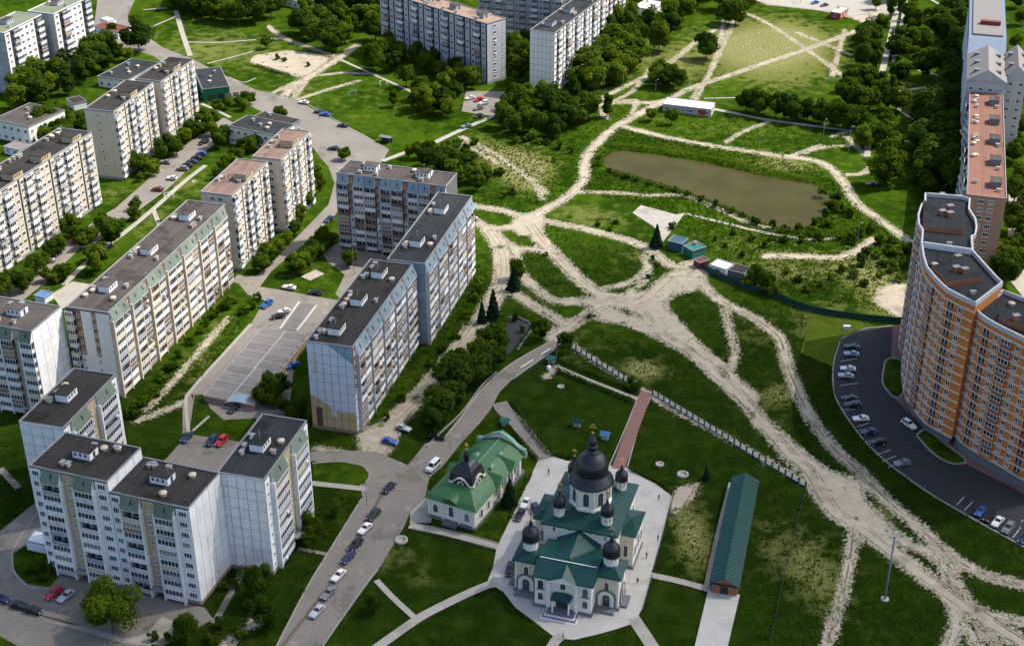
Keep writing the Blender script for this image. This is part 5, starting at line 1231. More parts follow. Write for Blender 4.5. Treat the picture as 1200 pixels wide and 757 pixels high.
# ------------------------------------------------------------------ fences and walls
def fence(name, label, px, h, style, step=2.4, cat='fence', world=False):
    pts = [G2(*p) for p in px] if style == 'low' else spline([G2(*p) for p in px], 8); D_ = [0.0]
    for a, b in zip(pts[:-1], pts[1:]): D_.append(D_[-1]+(b-a).length)
    n = max(1, int(round(D_[-1]/step))); K = []
    for i in range(n+1):
        s = D_[-1]*i/n
        k = max(0, min(len(D_)-2, next((j for j in range(len(D_)-1) if s <= D_[j+1]+1e-6), len(D_)-2)))
        K.append(pts[k]+(pts[k+1]-pts[k])*((s-D_[k])/max(1e-6,D_[k+1]-D_[k])))
    o = K[0]; root = thing(name, label, cat, (o.x, o.y, 0))
    for i, p in enumerate(K):
        d = (K[min(i+1,n)]-K[max(0,i-1)]); a = math.atan2(d.y, d.x)
        if style == 'rail': ob('post', box_mesh('post', -.18,-.18,0,.18,.18,h+.15,'fenced'), root, (p.x-o.x, p.y-o.y, 0), a)
        else: ob('post', box_mesh('post', -.06,-.06,0,.06,.06,h+.1,'fenced'), root, (p.x-o.x, p.y-o.y, 0), a)
        if i < n:
            d = K[i+1]-p; a = math.atan2(d.y, d.x); L = d.length
            k = ('pan', style, round(L,1), h, i % 5 if style == 'low' else 0)
            if k not in WC:
                q = MB()
                if style == 'rail':
                    q.box(.2,-.12,0,L-.2,.12,.45); q.box(.2,-.06,h-.35,L-.2,.06,h-.15); q.box(.2,-.06,h*.55,L-.2,.06,h*.55+.16); WC[k] = q.mesh('fence_panel', M['fencew'])
                elif style == 'sheet': q.box(.03,-.03,.05,L-.03,.03,h); WC[k] = q.mesh('fence_panel', M['fenceg'])
                elif style == 'low': q.box(0,-.2,0,L-.1,.2,h*(.5+.5*((i*7)%5)/4)); WC[k] = q.mesh('wall_section', M['stone']); 
                elif style == 'wall': q.box(0,-.12,0,L,.12,h); WC[k] = q.mesh('wall_section', M['kerb'])
                else:
                    q.box(0,-.03,h-.1,L,.03,h-.04); q.box(0,-.03,.15,L,.03,.21)
                    for j in range(1, int(L/.4)): q.box(j*.4-.02,-.02,.1,j*.4+.02,.02,h)
                    WC[k] = q.mesh('fence_panel', M['fenced'])
            ob('fence_panel', WC[k], root, (p.x-o.x, p.y-o.y, 0), a)
fence('railing_fence', 'pale railing fence with dark posts between church lawn and sandy track', [(669,407),(700,426),(744,453)], 1.5, 'rail', 2.3)
fence('railing_fence', 'long pale railing fence with dark posts right of the brick path', [(765,462),(820,495),(880,532),(944,570)], 1.5, 'rail', 2.3)
fence('mesh_fence', 'dark green sheet fence curving from the gate to the tower', [(821,314),(840,325),(876,340),(900,346),(945,364),(1000,374),(1063,380)], 2.2, 'sheet', 2.5)
fence('picket_fence', 'dark picket fence along the church side of the street', [(601,449),(625,434),(651,418)], 1.3, 'picket', 2.5)
fence('picket_fence', 'dark low fence right of the courtyard beside the trampled plot', [(789,582),(777,630),(767,668)], 1.0, 'picket', 2.5)
fence('picket_fence', 'dark low fence along the lower right courtyard edge', [(764,678),(753,716)], 1.0, 'picket', 2.5)
fence('picket_fence', 'dark low fence along the path below the green-roofed chapel', [(484,622),(530,633),(579,645)], .9, 'picket', 3.0)
fence('wire_fence', 'thin wire fence crossing the grass right of the long shed', [(945,575),(935,610),(918,680),(902,757)], 1.2, 'picket', 3.5)
fence('low_wall', 'pale low wall beside the grove along the street', [(500,524),(518,506),(541,484),(566,451),(582,437)], .5, 'wall', 3.0, 'wall')

fence('ruin_wall', 'broken low wall around the ruined yard in the grove', [(572,399),(583,380),(600,371),(620,379),(624,386),(606,411)], .8, 'low', 1.6, 'wall')
# ------------------------------------------------------------------ masts and lamps
def mast(px, h, label, lamps=2, name='lamp_post', r=.11, cat='lamp post', base=False):
    p = G2(*px); root = thing(name, label, cat, (p.x, p.y, 0), rng.uniform(0,1))
    mb = MB(); mb.tube((0,0,0),(0,0,h),r,0,7,r*.6); ob('pole', mb.mesh('pole', M['steel']), root)
    if base: ob('base', MB().lathe(0,0,[(1.0,0),(1.0,.25),(.8,.35),(0,.35)],10).mesh('base', M['conc']), root)
    for i in range(lamps):
        a = math.pi*i*2/max(1,lamps); mb = MB(); mb.tube((0,0,h-.2),(.9*math.cos(a),.9*math.sin(a),h+.15),.05,0); mb.box(.7*math.cos(a)-.3,.7*math.sin(a)-.18,h+.1,.7*math.cos(a)+.5,.7*math.sin(a)+.18,h+.28,1); ob('lamp_head', mb.mesh('lamp_head', [M['steel'], M['trim']]), root)
mast((1036.8,702), 18.4, 'tall steel mast on round concrete foot in the grass at lower right', 3, 'mast', .28, 'mast', True)
for px, h, l in [((993,186),13,'tall dark pole between path and pond, right of the pavilion'),((964,166),9,'dark pole beside the row of trees along the grey path'),((889,182),8,'dark pole beside the path on the far pond bank'),
  ((837,119),6,'short dark lamp post right of the pavilion'),((806,113),6,'short dark lamp post behind the pavilion'),((768,111),6.5,'short dark lamp post left of the pavilion by the sandy fork'),((730,106),9,'tall lamp post at the edge of the trees by the white block'),
  ((415,322),11,'grey lamp post in the yard before the front-facing block'),((430,592),7,'lamp post at the bend of the street below the painted end wall'),((652,425),6,'small lamp post beside street end at the church lawn'),((374,140),8,'lamp post among cars parked along the avenue'),
  ((985,400),7,'lamp post at the sunlit corner of the dark car park'),((1190,640),7,'lamp post at the lower right of the dark car park'),((1004,290),9,'dark pole standing in the scrub below the pond')]:
    mast(px, h, l, 1)
# ------------------------------------------------------------------ vegetation
def leafmat(name, cols, tr=.35):
    m, nt, b = newmat(name); out = nt.nodes['Material Output']
    oi = N(nt, 'ShaderNodeObjectInfo').outputs['Random']
    at = N(nt, 'ShaderNodeAttribute', attribute_name='tone').outputs['Fac']
    c = mixc(nt, at, cols[0], cols[1]); c = mixc(nt, math_(nt, 'MULTIPLY', oi, .6), c, cols[2])
    wn = N(nt, 'ShaderNodeTexWhiteNoise', noise_dimensions='1D'); nt.links.new(oi, wn.inputs['W'])
    kk_ = N(nt, 'ShaderNodeCombineColor'); nt.links.new(math_(nt, 'MULTIPLY_ADD', wn.outputs['Value'], .75, .62), kk_.inputs[0]); nt.links.new(math_(nt, 'MULTIPLY_ADD', wn.outputs['Value'], .5, .75), kk_.inputs[1]); kk_.inputs[2].default_value = 1.0
    c = mixc(nt, 1.0, c, kk_.outputs[0], 'MULTIPLY')
    nt.links.new(c, b.inputs['Base Color']); b.inputs['Roughness'].default_value = .8; b.inputs['Specular IOR Level'].default_value = .05
    t = N(nt, 'ShaderNodeBsdfTranslucent'); nt.links.new(mixc(nt, 1.0, c, (1.5,1.5,.6), 'MULTIPLY'), t.inputs[0])
    mx = N(nt, 'ShaderNodeMixShader'); mx.inputs[0].default_value = tr
    nt.links.new(b.outputs[0], mx.inputs[1]); nt.links.new(t.outputs[0], mx.inputs[2]); nt.links.new(mx.outputs[0], out.inputs[0])
    return m
LEAF = leafmat('leaf_green', ((.012,.034,.003),(.075,.130,.008),(.042,.080,.005)))
LEAFY = leafmat('leaf_light', ((.026,.062,.004),(.130,.185,.011),(.075,.125,.007)))
NEEDLE = leafmat('needle', ((.007,.022,.009),(.026,.055,.020),(.012,.034,.010)), .15)
DRYG = leafmat('tall_grass', ((.026,.062,.004),(.085,.128,.009),(.050,.092,.006)), .4)
def leaf_mesh(name, C, Nn, S, tone, mt, trunk=None):
    """quads at C facing Nn with size S"""
    n = len(C); r = np.random.RandomState(n)
    Nn = Nn/np.linalg.norm(Nn, axis=1)[:,None]
    t = np.cross(Nn, r.randn(n,3)); t /= np.linalg.norm(t, axis=1)[:,None]; b_ = np.cross(Nn, t)
    s = S[:,None]; bend = Nn*s*.25
    V = np.concatenate([C-t*s*.6-b_*s*.5-bend, C+t*s*.6-b_*s*.4, C+t*s*.5+b_*s*.55-bend, C-t*s*.5+b_*s*.45], 1).reshape(-1,3)
    F = np.arange(n*4).reshape(n,4)
    me = bpy.data.meshes.new(name); me.from_pydata(V.tolist(), [], F.tolist()); me.materials.append(mt)
    at = me.attributes.new('tone', 'FLOAT', 'POINT'); at.data.foreach_set('value', np.repeat(tone,4).astype(np.float32))
    return me
def crown(seed, n=1900, kind='round', mt=None, leaf=.48):
    """unit crown: about 10 m tall tree, crown from z=2 to z=10"""
    r = np.random.RandomState(seed); C = []; NN = []; T = []
    if kind == 'round': ctr, rad, k = np.array([0,0,5.2]), np.array([3.9,3.9,4.4]), 19
    elif kind == 'wide': ctr, rad, k = np.array([0,0,5.2]), np.array([5.0,4.4,4.2]), 24
    elif kind == 'tall': ctr, rad, k = np.array([0,0,5.2]), np.array([2.3,2.3,4.9]), 16
    elif kind == 'bush': ctr, rad, k = np.array([0,0,1.1]), np.array([1.7,1.6,1.3]), 8
    if kind == 'cone':
        z = 10*(1-np.sqrt(r.rand(n)))*.96+.5; a = r.rand(n)*6.283
        lay = .72+.28*np.abs(np.sin(z*2.1)); rr = (10.4-z)*.27*lay*(.55+.45*np.sqrt(r.rand(n)))*(1+.15*np.sin(a*5+z))
        C = np.stack([rr*np.cos(a), rr*np.sin(a), z], 1); NN = np.stack([np.cos(a), np.sin(a), .7+0*a], 1)+r.randn(n,3)*.5
        return leaf_mesh('crown', C, NN, leaf*(.7+.6*r.rand(n)), r.rand(n), mt)
    lobes = []
    for i in range(k):
        d = r.randn(3); d /= np.linalg.norm(d)
        p = ctr + d*rad*(.35+.42*r.rand()); s = (.30+.20*r.rand())*rad.mean()*(.85 if i else 1.1)
        lobes.append((p, s, r.rand()))
    per = n//k
    for p, s, tn in lobes:
        d = r.randn(per,3); d /= np.linalg.norm(d, axis=1)[:,None]
        q = p + d*s*(.62+.45*r.rand(per,1))*np.array([1.05,1.05,.92])
        C.append(q); NN.append(d*1.0+((q-ctr)/rad)*.9+r.randn(per,3)*.42+np.array([0,0,.25])); T.append(np.clip(tn*.75+.4*r.rand(per)-.1,0,1))
    return leaf_mesh('crown', np.concatenate(C), np.concatenate(NN), leaf*(.6+.7*r.rand(per*k)), np.concatenate(T), mt)
def trunk_mesh(h=5.0, r0=.22, limbs=4, seed=0):
    rr = random.Random(seed); mb = MB(); mb.tube((0,0,-.1),(.1,.05,h),r0,0,7,r0*.45)
    for i in range(limbs):
        a = rr.uniform(0,6.28); z = h*rr.uniform(.45,.8); mb.tube((.03,.02,z),(1.5*math.cos(a),1.5*math.sin(a),z+1.8),r0*.45,0,5,r0*.15)
    return mb.mesh('trunk', M['bark'])
CR = {'round':[crown(i, 3000, 'round', LEAF) for i in range(5)], 'wide':[crown(10+i, 3600, 'wide', LEAF) for i in range(4)], 'light':[crown(20+i, 3000, 'round', LEAFY) for i in range(3)],
      'tall':[crown(30+i, 2200, 'tall', LEAF, .44) for i in range(3)], 'cone':[crown(40+i, 2000, 'cone', NEEDLE, .42) for i in range(3)], 'bush':[crown(50+i, 420, 'bush', LEAF, .30) for i in range(4)],
      'lbush':[crown(60+i, 420, 'bush', LEAFY, .30) for i in range(3)], 'big':[crown(70, 9000, 'wide', LEAFY, .26)], 'near':[crown(80+i, 5200, 'round', LEAF, .30) for i in range(2)]}
TR = [trunk_mesh(5.0, .22, 4, i) for i in range(3)]; TRS = trunk_mesh(.9, .08, 0, 9)
TREG = {}; TALL = []
def tree(px, h, kind='round', label='', group=None, wide=1.0, world=None):
    p = world or G2(*px); small = kind in ('bush','lbush'); base = 2.5 if small else 10.0
    h *= 1.0 if small or kind in ('big','near','cone') else 1.15
    s = h/base; root = ob('shrub' if small else ('conifer_tree' if kind == 'cone' else 'tree'), None, None, (p.x, p.y, 0), rng.uniform(0, 6.28), (s*wide, s*wide, s))
    tag(root, label, 'shrub' if small else 'tree', group)
    if group: TREG.setdefault(group, []).append((root, p))
    tk = ob('trunk', TRS if small else rng.choice(TR), root); cw_ = ob('crown', rng.choice(CR[kind]), root, (0,0,0), rng.uniform(0,6.28))
    if not small and kind != 'cone': TALL.append((h*wide/(p.y*cp+CAM_H*sp), root, tk, cw_))
def grove(label, group, pts, h=(8,11), kinds=('round','wide','round','light'), wide=(.9,1.15), jit=0):
    for p in pts:
        if p[1] < -7 and p[0] < 1190: continue
        if len(p) > 2: hh = p[2]
        else: hh = rng.uniform(*h)
        tree(p[:2], hh, p[3] if len(p) > 3 else rng.choice(kinds), label, group, rng.uniform(*wide))
def scatter(poly_px, spacing, seed, avoid=None):
    poly = [G2(*p) for p in poly_px]; r = random.Random(seed); out = []
    xs = [p.x for p in poly]; ys = [p.y for p in poly]
    def inside(q):
        c = False
        for i in range(len(poly)):
            a, b = poly[i], poly[i-1]
            if (a.y > q.y) != (b.y > q.y) and q.x < (b.x-a.x)*(q.y-a.y)/(b.y-a.y)+a.x: c = not c
        return c
    area = (max(xs)-min(xs))*(max(ys)-min(ys))
    for _ in range(int(area/spacing**2*12)):
        q = Vector((r.uniform(min(xs),max(xs)), r.uniform(min(ys),max(ys))))
        if inside(q) and all((q-o).length > spacing for o in out): out.append(q)
    return out
def sgrove(label, group, poly, spacing, h, kinds, seed, wide=(1.0,1.3)):
    for q in scatter(poly, spacing, seed): tree(None, rng.uniform(*h), rng.choice(kinds), label, group, rng.uniform(*wide), world=q)
K1 = ('round','wide','light','round','light','tall'); KB = ('bush','lbush','bush')
sgrove('leafy tree below the green-roofed twin blocks', 'trees below the green-roofed blocks', [(12,104),(60,92),(102,78),(122,62),(136,70),(104,102),(92,112),(60,122),(20,130)], 7.4, (10,14), K1, 1)
sgrove('leafy tree beside the small white garage', 'trees by the small garage', [(58,135),(74,140),(104,152),(106,168),(70,176),(44,170)], 6.0, (7,10), K1, 2)
tree((163,60), 15, 'wide', 'big dark leafy tree beside the avenue at its upper bend'); 
grove('small round tree in front of the red-roofed shop', 'trees by the red-roofed shop', [(128,50),(133,42),(122,58),(143,66),(150,72)], (5,7))
grove('leafy tree in the top left park wood', 'trees of the top left park wood', [(210,10),(222,14),(238,18),(252,24),(266,26),(280,30),(298,26),(318,22),(330,10),(300,8),(270,8),(240,4),(215,-4),(228,-8),(250,-8),(275,-10),(300,-12),(325,-8),(262,14),(286,16),(308,14),(340,0),(350,-10),(232,8),(244,12),(220,2),(290,2),(310,-2)], (11,15))
grove('leafy tree left of the grey orange-roofed block', 'trees left of the grey block', [(352,40),(366,48),(380,58),(394,60),(404,52),(376,32),(398,28),(358,18),(412,14),(422,32),(436,34),(440,48),(384,12),(402,0),(425,-4),(440,8),(446,22),(388,42),(410,40),(365,30),(432,14),(370,2),(416,-14),(440,-12)], (10,14))
tree((313,58), 7, 'round', 'single round tree on the sandy square')
grove('leafy tree before the grey orange-roofed block', 'trees before the grey block', [(456,62),(468,72),(484,78),(500,86),(514,94),(528,102),(541,100),(505,66),(488,60),(450,72),(553,104),(520,110),(474,60),(496,72),(536,92),(512,78),(462,84)], (8,12), ('tall','round','light','round'))
tree((438,84), 12, 'wide', 'large round tree alone beside the paved footpath on the lawn'); tree((476,102), 10, 'round', 'dark round tree right of the largest lawn tree'); tree((461,126), 8, 'tall', 'slender tree on the lawn, left of the dark clump')
grove('dark tree on the lawn left of small car park', 'trees left of the small car park', [(487,132),(497,128),(504,136),(520,134),(512,122),(532,124),(524,138),(494,118)], (9,12), ('round','tall','light'))
grove('leafy tree below the white gridded end wall', 'trees below the white gridded block', [(606,128),(620,126),(636,124),(650,128),(612,142),(628,146),(644,142),(660,152),(618,156),(634,160),(650,162),(676,146),(690,140),(668,136),(598,136),(590,150),(604,158)], (9,13))
tree((673,120), 11, 'tall', 'tall slim tree beside the corner of the white gridded block'); tree((711,138), 10, 'tall', 'slender tree at the fork of the sandy paths')
sgrove('leafy tree right of the white gridded block', 'trees right of the white block', [(672,112),(690,84),(706,52),(718,38),(738,50),(742,72),(746,92),(726,98),(704,110)], 7.2, (12,16), K1, 3)
grove('tall tree at the top edge behind kiosks', 'trees behind the top kiosks', [(772,60,15),(748,50),(738,34),(726,22),(762,40),(784,28),(800,24),(850,28),(862,30),(842,12),(872,10),(812,14),(792,8),(770,2),(830,0),(855,-4),(880,-8),(815,-6),(740,8),(752,-6),(885,2),(785,44),(866,18)], (11,14))
tree((827,70), 12, 'wide', 'wide tree standing alone beside the thin sandy path')
grove('tree in the small clump above the sandy fork', 'clump above the sandy fork', [(768,102),(778,104),(788,100),(795,106),(774,94)], (8,11))
tree((763,142), 6, 'light', 'small light green tree left of the pavilion bush'); tree((787,146), 7, 'round', 'round dark tree in front of the white pavilion')
grove('dark tree along the grey path right of pavilion', 'row of trees along the grey path', [(874,132),(890,134),(908,138),(918,140),(930,142),(946,142),(972,150),(982,151),(992,152),(1004,152),(962,146)], (9.5,11.5), ('round','wide'))
grove('dense tree of the park avenue at top right', 'trees of the park avenue', [(1020,54),(1012,78),(1003,98),(1000,118),(1018,128),(1040,130),(1048,70),(1056,68),(1053,98),(1045,112),(1074,78),(1090,78),(1076,58),(1025,108),(1043,20),(1054,17),(1066,24),(1060,32),(1072,34),(1026,12),(1012,62),(1008,108),(1030,120),(1022,70),(1014,46),(1050,130),(1024,88),(1084,64),(1060,60),(1066,44),(1070,10),(1040,2),(1080,92),(988,108),(990,124),(1006,132),(1030,40)], (9,13), ('round','wide','round','tall'))
grove('dark tree in the shade beside red-roofed block', 'trees beside the red-roofed block', [(1105,138),(1098,152),(1120,142),(1113,126),(1075,188),(1105,194),(1118,160),(1110,176),(1122,182),(1092,164),(1084,176),(1118,206),(1100,210),(1122,120),(1126,100),(1118,70),(1122,50),(1106,54),(1096,46),(1112,36),(1124,30),(1106,112),(1112,92),(1102,126),(1094,136),(1108,220),(1124,230),(1096,196),(1090,152)], (13,17), ('round','wide','tall'), (1.1,1.35))
grove('tree in the shade between grey and white blocks', 'trees between the top blocks', [(604,60),(612,66),(606,76),(600,86),(611,88),(616,54),(598,70),(606,98),(614,78)], (8,12))
grove('tree between park path and far pond bank', 'trees between park path and pond', [(1040,188),(1056,198),(1010,174),(1035,160),(1048,178),(1026,170),(1036,150)], (7,10))
tree((1036,218), 14, 'wide', 'large dark tree right of the pond beside the sandy track'); tree((1080,216), 12, 'light', 'light green tree left of the red-roofed block'); tree((1086,230), 8, 'round', 'dark tree next to the back corner of the tower')
grove('leafy tree right of the red-roofed block', 'trees right of the red-roofed block', [(1190,60),(1196,92),(1190,128),(1195,158),(1187,190),(1196,215),(1178,312),(1186,302),(1196,290),(1166,328),(1180,332),(1172,318),(1192,320),(1198,305),(1200,250),(1188,238),(1196,30),(1190,10),(1192,275)], (8,12))
grove('shrub at the edge of muddy pond', 'shrubs around the pond', [(723,206,2.2),(733,209,3),(745,212,2.5),(760,216,2.5),(775,220,2),(790,225,2.6),(805,229,2),(822,235,2.4),(838,242,3),(856,249,2.6),(870,254,2),(886,262,3.5),(905,268,3.5),(920,272,3),(936,272,3.5),(955,266,4),(966,256,4),(975,245,4.5),(962,230,4),(980,236,4.5),(985,250,4),(972,265,4),(952,275,4),(995,255,3.5),(714,202,2),(702,186,2),(700,195,2.2)], (2,4), KB)
grove('scrubby bush between pond and green fence', 'bushes below the pond', [(895,290,2.5),(905,282,2.5),(918,284,3),(1008,312,5,'bush'),(997,286,4),(1010,276,3.5),(1022,272,3.5),(985,280,3.5),(960,282,3),(940,284,3),(1025,302,3),(1035,312,3.5),(1000,325,3),(1012,335,3),(988,318,3),(975,328,3),(960,335,2.5),(945,342,2.5),(1040,296,3.5),(1050,300,4),(1048,318,4),(1060,312,4),(1015,298,3.5),(1052,330,3),(1030,325,3),(920,320,2.5),(905,330,2.5),(935,330,2.5),(893,345,3),(870,300,2),(850,290,2),(838,282,2),(860,275,2.5),(880,282,2.5),(1030,286,4),(1045,284,4),(1062,296,4.5)], (2,4), KB)
grove('tree by the green fence near the gate', 'trees by the gate', [(884,336,8),(895,340,7),(876,338,5),(905,348,5)], (5,8), ('round','light'))
tree((769,290), 9, 'cone', 'dark conifer beside the concrete pad'); tree((788,268), 3.0, 'bush', 'small bush on the edge of the concrete pad')
grove('tall dark conifer at the edge of the ruin', 'conifers by the ruin', [(578,374,11,'cone'),(565,378,8,'cone')], (9,13), ('cone',), (.75,.85))
tree((602,340), 9, 'cone', 'dark conifer beside the dirt road junction'); tree((606,328), 7, 'round', 'round dark tree behind the junction conifer')
sgrove('bushy tree between dirt road and street', 'grove between dirt road and street', [(572,405),(590,402),(602,412),(585,425),(566,446),(545,472),(522,500),(502,514),(492,508),(505,484),(522,460),(545,430)], 5.0, (8,11), ('round','wide','light','round'), 5)
grove('shrub growing inside the ruined yard', 'shrubs in the ruin', [(582,384,3.5),(592,378,3),(604,376,3),(588,392,2),(612,390,2.5),(578,396,4)], (2,4), KB)
tree((633,398), 7, 'round', 'round dark tree between ruin and street end'); tree((661,414), 6.5, 'round', 'tree at the street end by the railing fence'); tree((656,420), 4, 'round', 'low dark tree under the street end tree'); tree((743,456), 4, 'bush', 'bush at the top of the brick path'); tree((738,452), 3.2, 'bush', 'smaller bush left of the brick path top')
grove('tree along the left yard street', 'trees along the left yard street', [(85,278,9),(63,304,7),(72,296,6),(43,322,7),(12,345,8),(26,342,8),(2,350,8),(34,334,6),(54,312,5),(131,288,9),(125,278,7),(115,318,9),(105,284,6),(100,292,6),(78,328,6),(55,330,5),(158,258,5),(160,246,5),(108,306,6),(137,276,7),(166,213,4),(92,284,6),(66,332,4),(70,326,5),(120,268,6)], (5,8))
grove('tree between cream blocks and left street', 'trees by the cream pair', [(198,182,9),(190,186,8),(207,182,8),(155,200,8),(165,204,8),(180,206,7),(172,200,7),(226,162,8),(218,168,7),(241,154,9),(250,150,8),(258,174,9),(264,168,8),(250,160,6),(292,180,7),(284,178,6),(300,176,7),(278,190,6),(262,205,6),(272,200,7),(255,210,5),(266,196,5),(236,160,6)], (6,9))
grove('small tree near the corner shop and avenue', 'trees near the corner shop', [(280,124),(292,122),(268,128),(255,132),(286,130),(330,142),(404,188)], (5,7))
grove('tree behind the blue-eaved block', 'trees behind the blue-eaved block', [(500,196,8),(515,202,9),(530,198,9),(545,206,9),(556,214,8),(540,218,8),(520,190,8),(505,186,7),(490,186,7),(560,224,7),(552,196,7),(570,214,6),(480,186,6),(530,208,8)], (6,9))
grove('tree on the lane left of blue-eaved block', 'trees along the lane', [(383,292,8),(368,304,7),(353,320,8),(360,311,7),(345,322,7),(363,244,7),(354,258,6),(346,276,6),(318,308,6),(306,318,6),(328,296,5),(375,298,7),(410,312,6),(338,286,5),(366,232,6),(374,224,7),(368,214,7),(312,300,5)], (5,8))
grove('dark tree left of the painted end wall', 'trees by the painted end wall', [(315,466,8),(326,464,7),(308,472,6),(333,484,5),(352,488,6),(344,492,5),(320,476,5)], (5,8), ('round','wide'))
grove('bush below the long cream and white block', 'bushes below the long block', [(198,434,3.5),(190,446,3),(181,464,4),(170,474,3.5),(155,488,4),(210,420,3),(222,404,3),(235,390,3),(250,372,3.5),(264,362,4),(272,354,3.5),(160,478,3),(205,432,3),(240,382,3),(302,352,3),(296,362,3),(286,368,2.5)], (3,4), KB)
tree((133,740), 15, 'big', 'big bright green tree in front of the stepped foreground block', wide=1.05)
tree((221,749), 9.0, 'near', 'rounded tree at the right corner below the stepped foreground block'); tree((304,702), 11, 'near', 'leafy tree on the grass left of the street, larger of two'); tree((311,737), 9, 'near', 'leafy tree on the grass left of the street, smaller of two')
tree((366,630), 8, 'near', 'tree beside the street-side facade of the gridded block'); tree((362,640), 5, 'near', 'small tree close under the street-side facade'); tree((394,604), 4.5, 'near', 'small tree on the verge beside the street, nearest the roundabout'); tree((441,716), 6.5, 'near', 'round dark tree on the lawn corner beside the street')
grove('low scrub bush at lower left', 'scrub at lower left', [(45,668,3),(55,662,3.5),(36,672,2.5),(62,672,3),(50,680,2.5),(262,690,2.5),(276,690,3),(258,735,3),(248,752,3),(285,745,3),(180,750,2.5),(200,752,3),(292,716,3.5)], (2,3), KB)
tree((597,592), 8.5, 'cone', 'blue-green conifer between chapel and courtyard'); tree((827,562), 4.0, 'cone', 'small dark conifer on the lawn left of the long shed')
grove('low bush beside the dirt roads', 'bushes by the dirt road', [(470,470,2.5),(452,492,2.5),(505,428,2.5),(520,412,3),(535,396,3),(547,372,3),(556,352,3),(562,336,3.5),(560,345,4),(765,305,2),(770,312,2),(760,326,1.8),(690,372,1.5),(640,300,1.6),(700,265,2),(722,262,2),(715,270,2)], (2,3), KB)
grove('shrub on the rough meadow', 'shrubs on the rough meadow', [(585,205,3.5),(590,232,2.5),(600,228,3),(570,200,3),(555,170,3.5),(545,178,4),(535,172,4),(525,176,4),(512,180,4),(640,170,3),(655,175,3.5),(668,180,3),(650,190,2.5),(630,168,3),(618,166,4),(605,168,4)], (2,4), KB)
# beyond the 300 trees that show largest, the rest stand together as one wood
TALL.sort(key=lambda t: -t[0]); VV = []; FF = []; TT = []; MI = []; base_ = 0; gone = set()
for _, ro_, tk_, cr_ in TALL[296:]:
    mx_ = Matrix.LocRotScale(ro_.location, ro_.rotation_euler, ro_.scale)
    for o_, mi_ in ((cr_, None), (tk_, 2)):
        me = o_.data; n = len(me.vertices); v = np.empty(n*3, np.float32); me.vertices.foreach_get('co', v); v = v.reshape(-1,3)
        A_ = np.array(mx_ @ Matrix.LocRotScale(o_.location, o_.rotation_euler, o_.scale)); v = v @ A_[:3,:3].T + A_[:3,3]
        if mi_ is None:
            t = np.empty(n, np.float32); me.attributes['tone'].data.foreach_get('value', t); f = np.arange(n).reshape(-1,4)+base_; FF += f.tolist(); MI += [0 if me.materials[0] is LEAF else 1]*len(f)
        else:
            t = np.zeros(n, np.float32); f = [[q+base_ for q in p_.vertices] for p_ in me.polygons]; FF += f; MI += [2]*len(f)
        VV.append(v); TT.append(t); base_ += n
    gone.add(ro_.name)
    for o_ in (tk_, cr_, ro_): bpy.data.objects.remove(o_)
if VV:
    me = bpy.data.meshes.new('far_woodland'); me.from_pydata(np.concatenate(VV).tolist(), [], FF)
    for m_ in (LEAF, LEAFY, M['bark']): me.materials.append(m_)
    me.polygons.foreach_set('material_index', MI); at = me.attributes.new('tone', 'FLOAT', 'POINT'); at.data.foreach_set('value', np.concatenate(TT))
    o_ = ob('far_woodland', me); tag(o_, 'far small trees standing between the blocks and park woods', 'trees'); o_['kind'] = 'stuff'
def alive(o_):
    try: return bool(o_.name)
    except ReferenceError: return False
TREG = {g_: [t for t in L_ if alive(t[0])] for g_, L_ in TREG.items()}
# every tree of a clump gets its own place in the label
ORD = ['first','second','third','fourth','fifth','sixth','seventh','eighth','ninth','tenth','eleventh','twelfth']
for g_, L_ in TREG.items():
    if not L_: continue
    L_.sort(key=lambda t: t[1].y); k_ = max(1, math.ceil(len(L_)/9)); per_ = math.ceil(len(L_)/k_)
    nm_ = {1:[''],2:['front row, ','back row, '],3:['front row, ','middle row, ','back row, '],4:['front row, ','second row, ','third row, ','back row, ']}.get(k_) or ['front row, ']+[o_+' row, ' for o_ in ORD[1:k_-1]]+['back row, ']
    for a_ in range(k_):
        R_ = sorted(L_[a_*per_:(a_+1)*per_], key=lambda t: t[1].x/(t[1].y*cp+CAM_H*sp))
        for i_, (o_, p_) in enumerate(R_): o_['label'] = o_['label']+', '+nm_[a_]+ORD[i_]+' from left'
# trimmed hedges: one thing each
def hedge(label, px, wd, ht, seed, mt=None):
    pts = spline([G2(*p) for p in px], 6); r = np.random.RandomState(seed); C = []
    o = pts[0]
    for a, b in zip(pts[:-1], pts[1:]):
        L = (b-a).length; n = max(4, int(L*34)); t = r.rand(n); nr = Vector((-(b-a).y, (b-a).x))/max(L,1e-6)
        ang = r.rand(n)*math.pi; off = np.cos(ang)*wd/2*(.8+.3*r.rand(n)); z = np.sin(ang)*ht*(.75+.35*r.rand(n))
        C.append(np.stack([a.x-o.x+(b.x-a.x)*t+nr.x*off, a.y-o.y+(b.y-a.y)*t+nr.y*off, z+.1, off], 1))
    C = np.concatenate(C); Nn = np.stack([r.randn(len(C))*.6, r.randn(len(C))*.6, .6+r.rand(len(C))], 1)
    me = leaf_mesh('hedge', C[:,:3], Nn, .26*(.7+.6*r.rand(len(C))), r.rand(len(C)), mt or LEAF)
    tag(ob('hedge', me, None, (o.x, o.y, 0)), label, 'hedge')
hedge('dark hedge along the left edge of the big church lawn', [(601,472),(616,497),(632,519),(645,532),(672,537)], 1.3, 1.4, 1)
hedge('dark hedge on the upper side of the narrow church path', [(657,424),(700,441),(745,459)], 1.1, 1.3, 2)
hedge('dark hedge on the lower side of the narrow church path', [(652,434),(690,451),(742,472)], 1.2, 1.3, 3)
hedge('low hedge bordering the courtyard at upper right', [(737,551),(752,557),(772,567),(789,580)], .9, .9, 4)
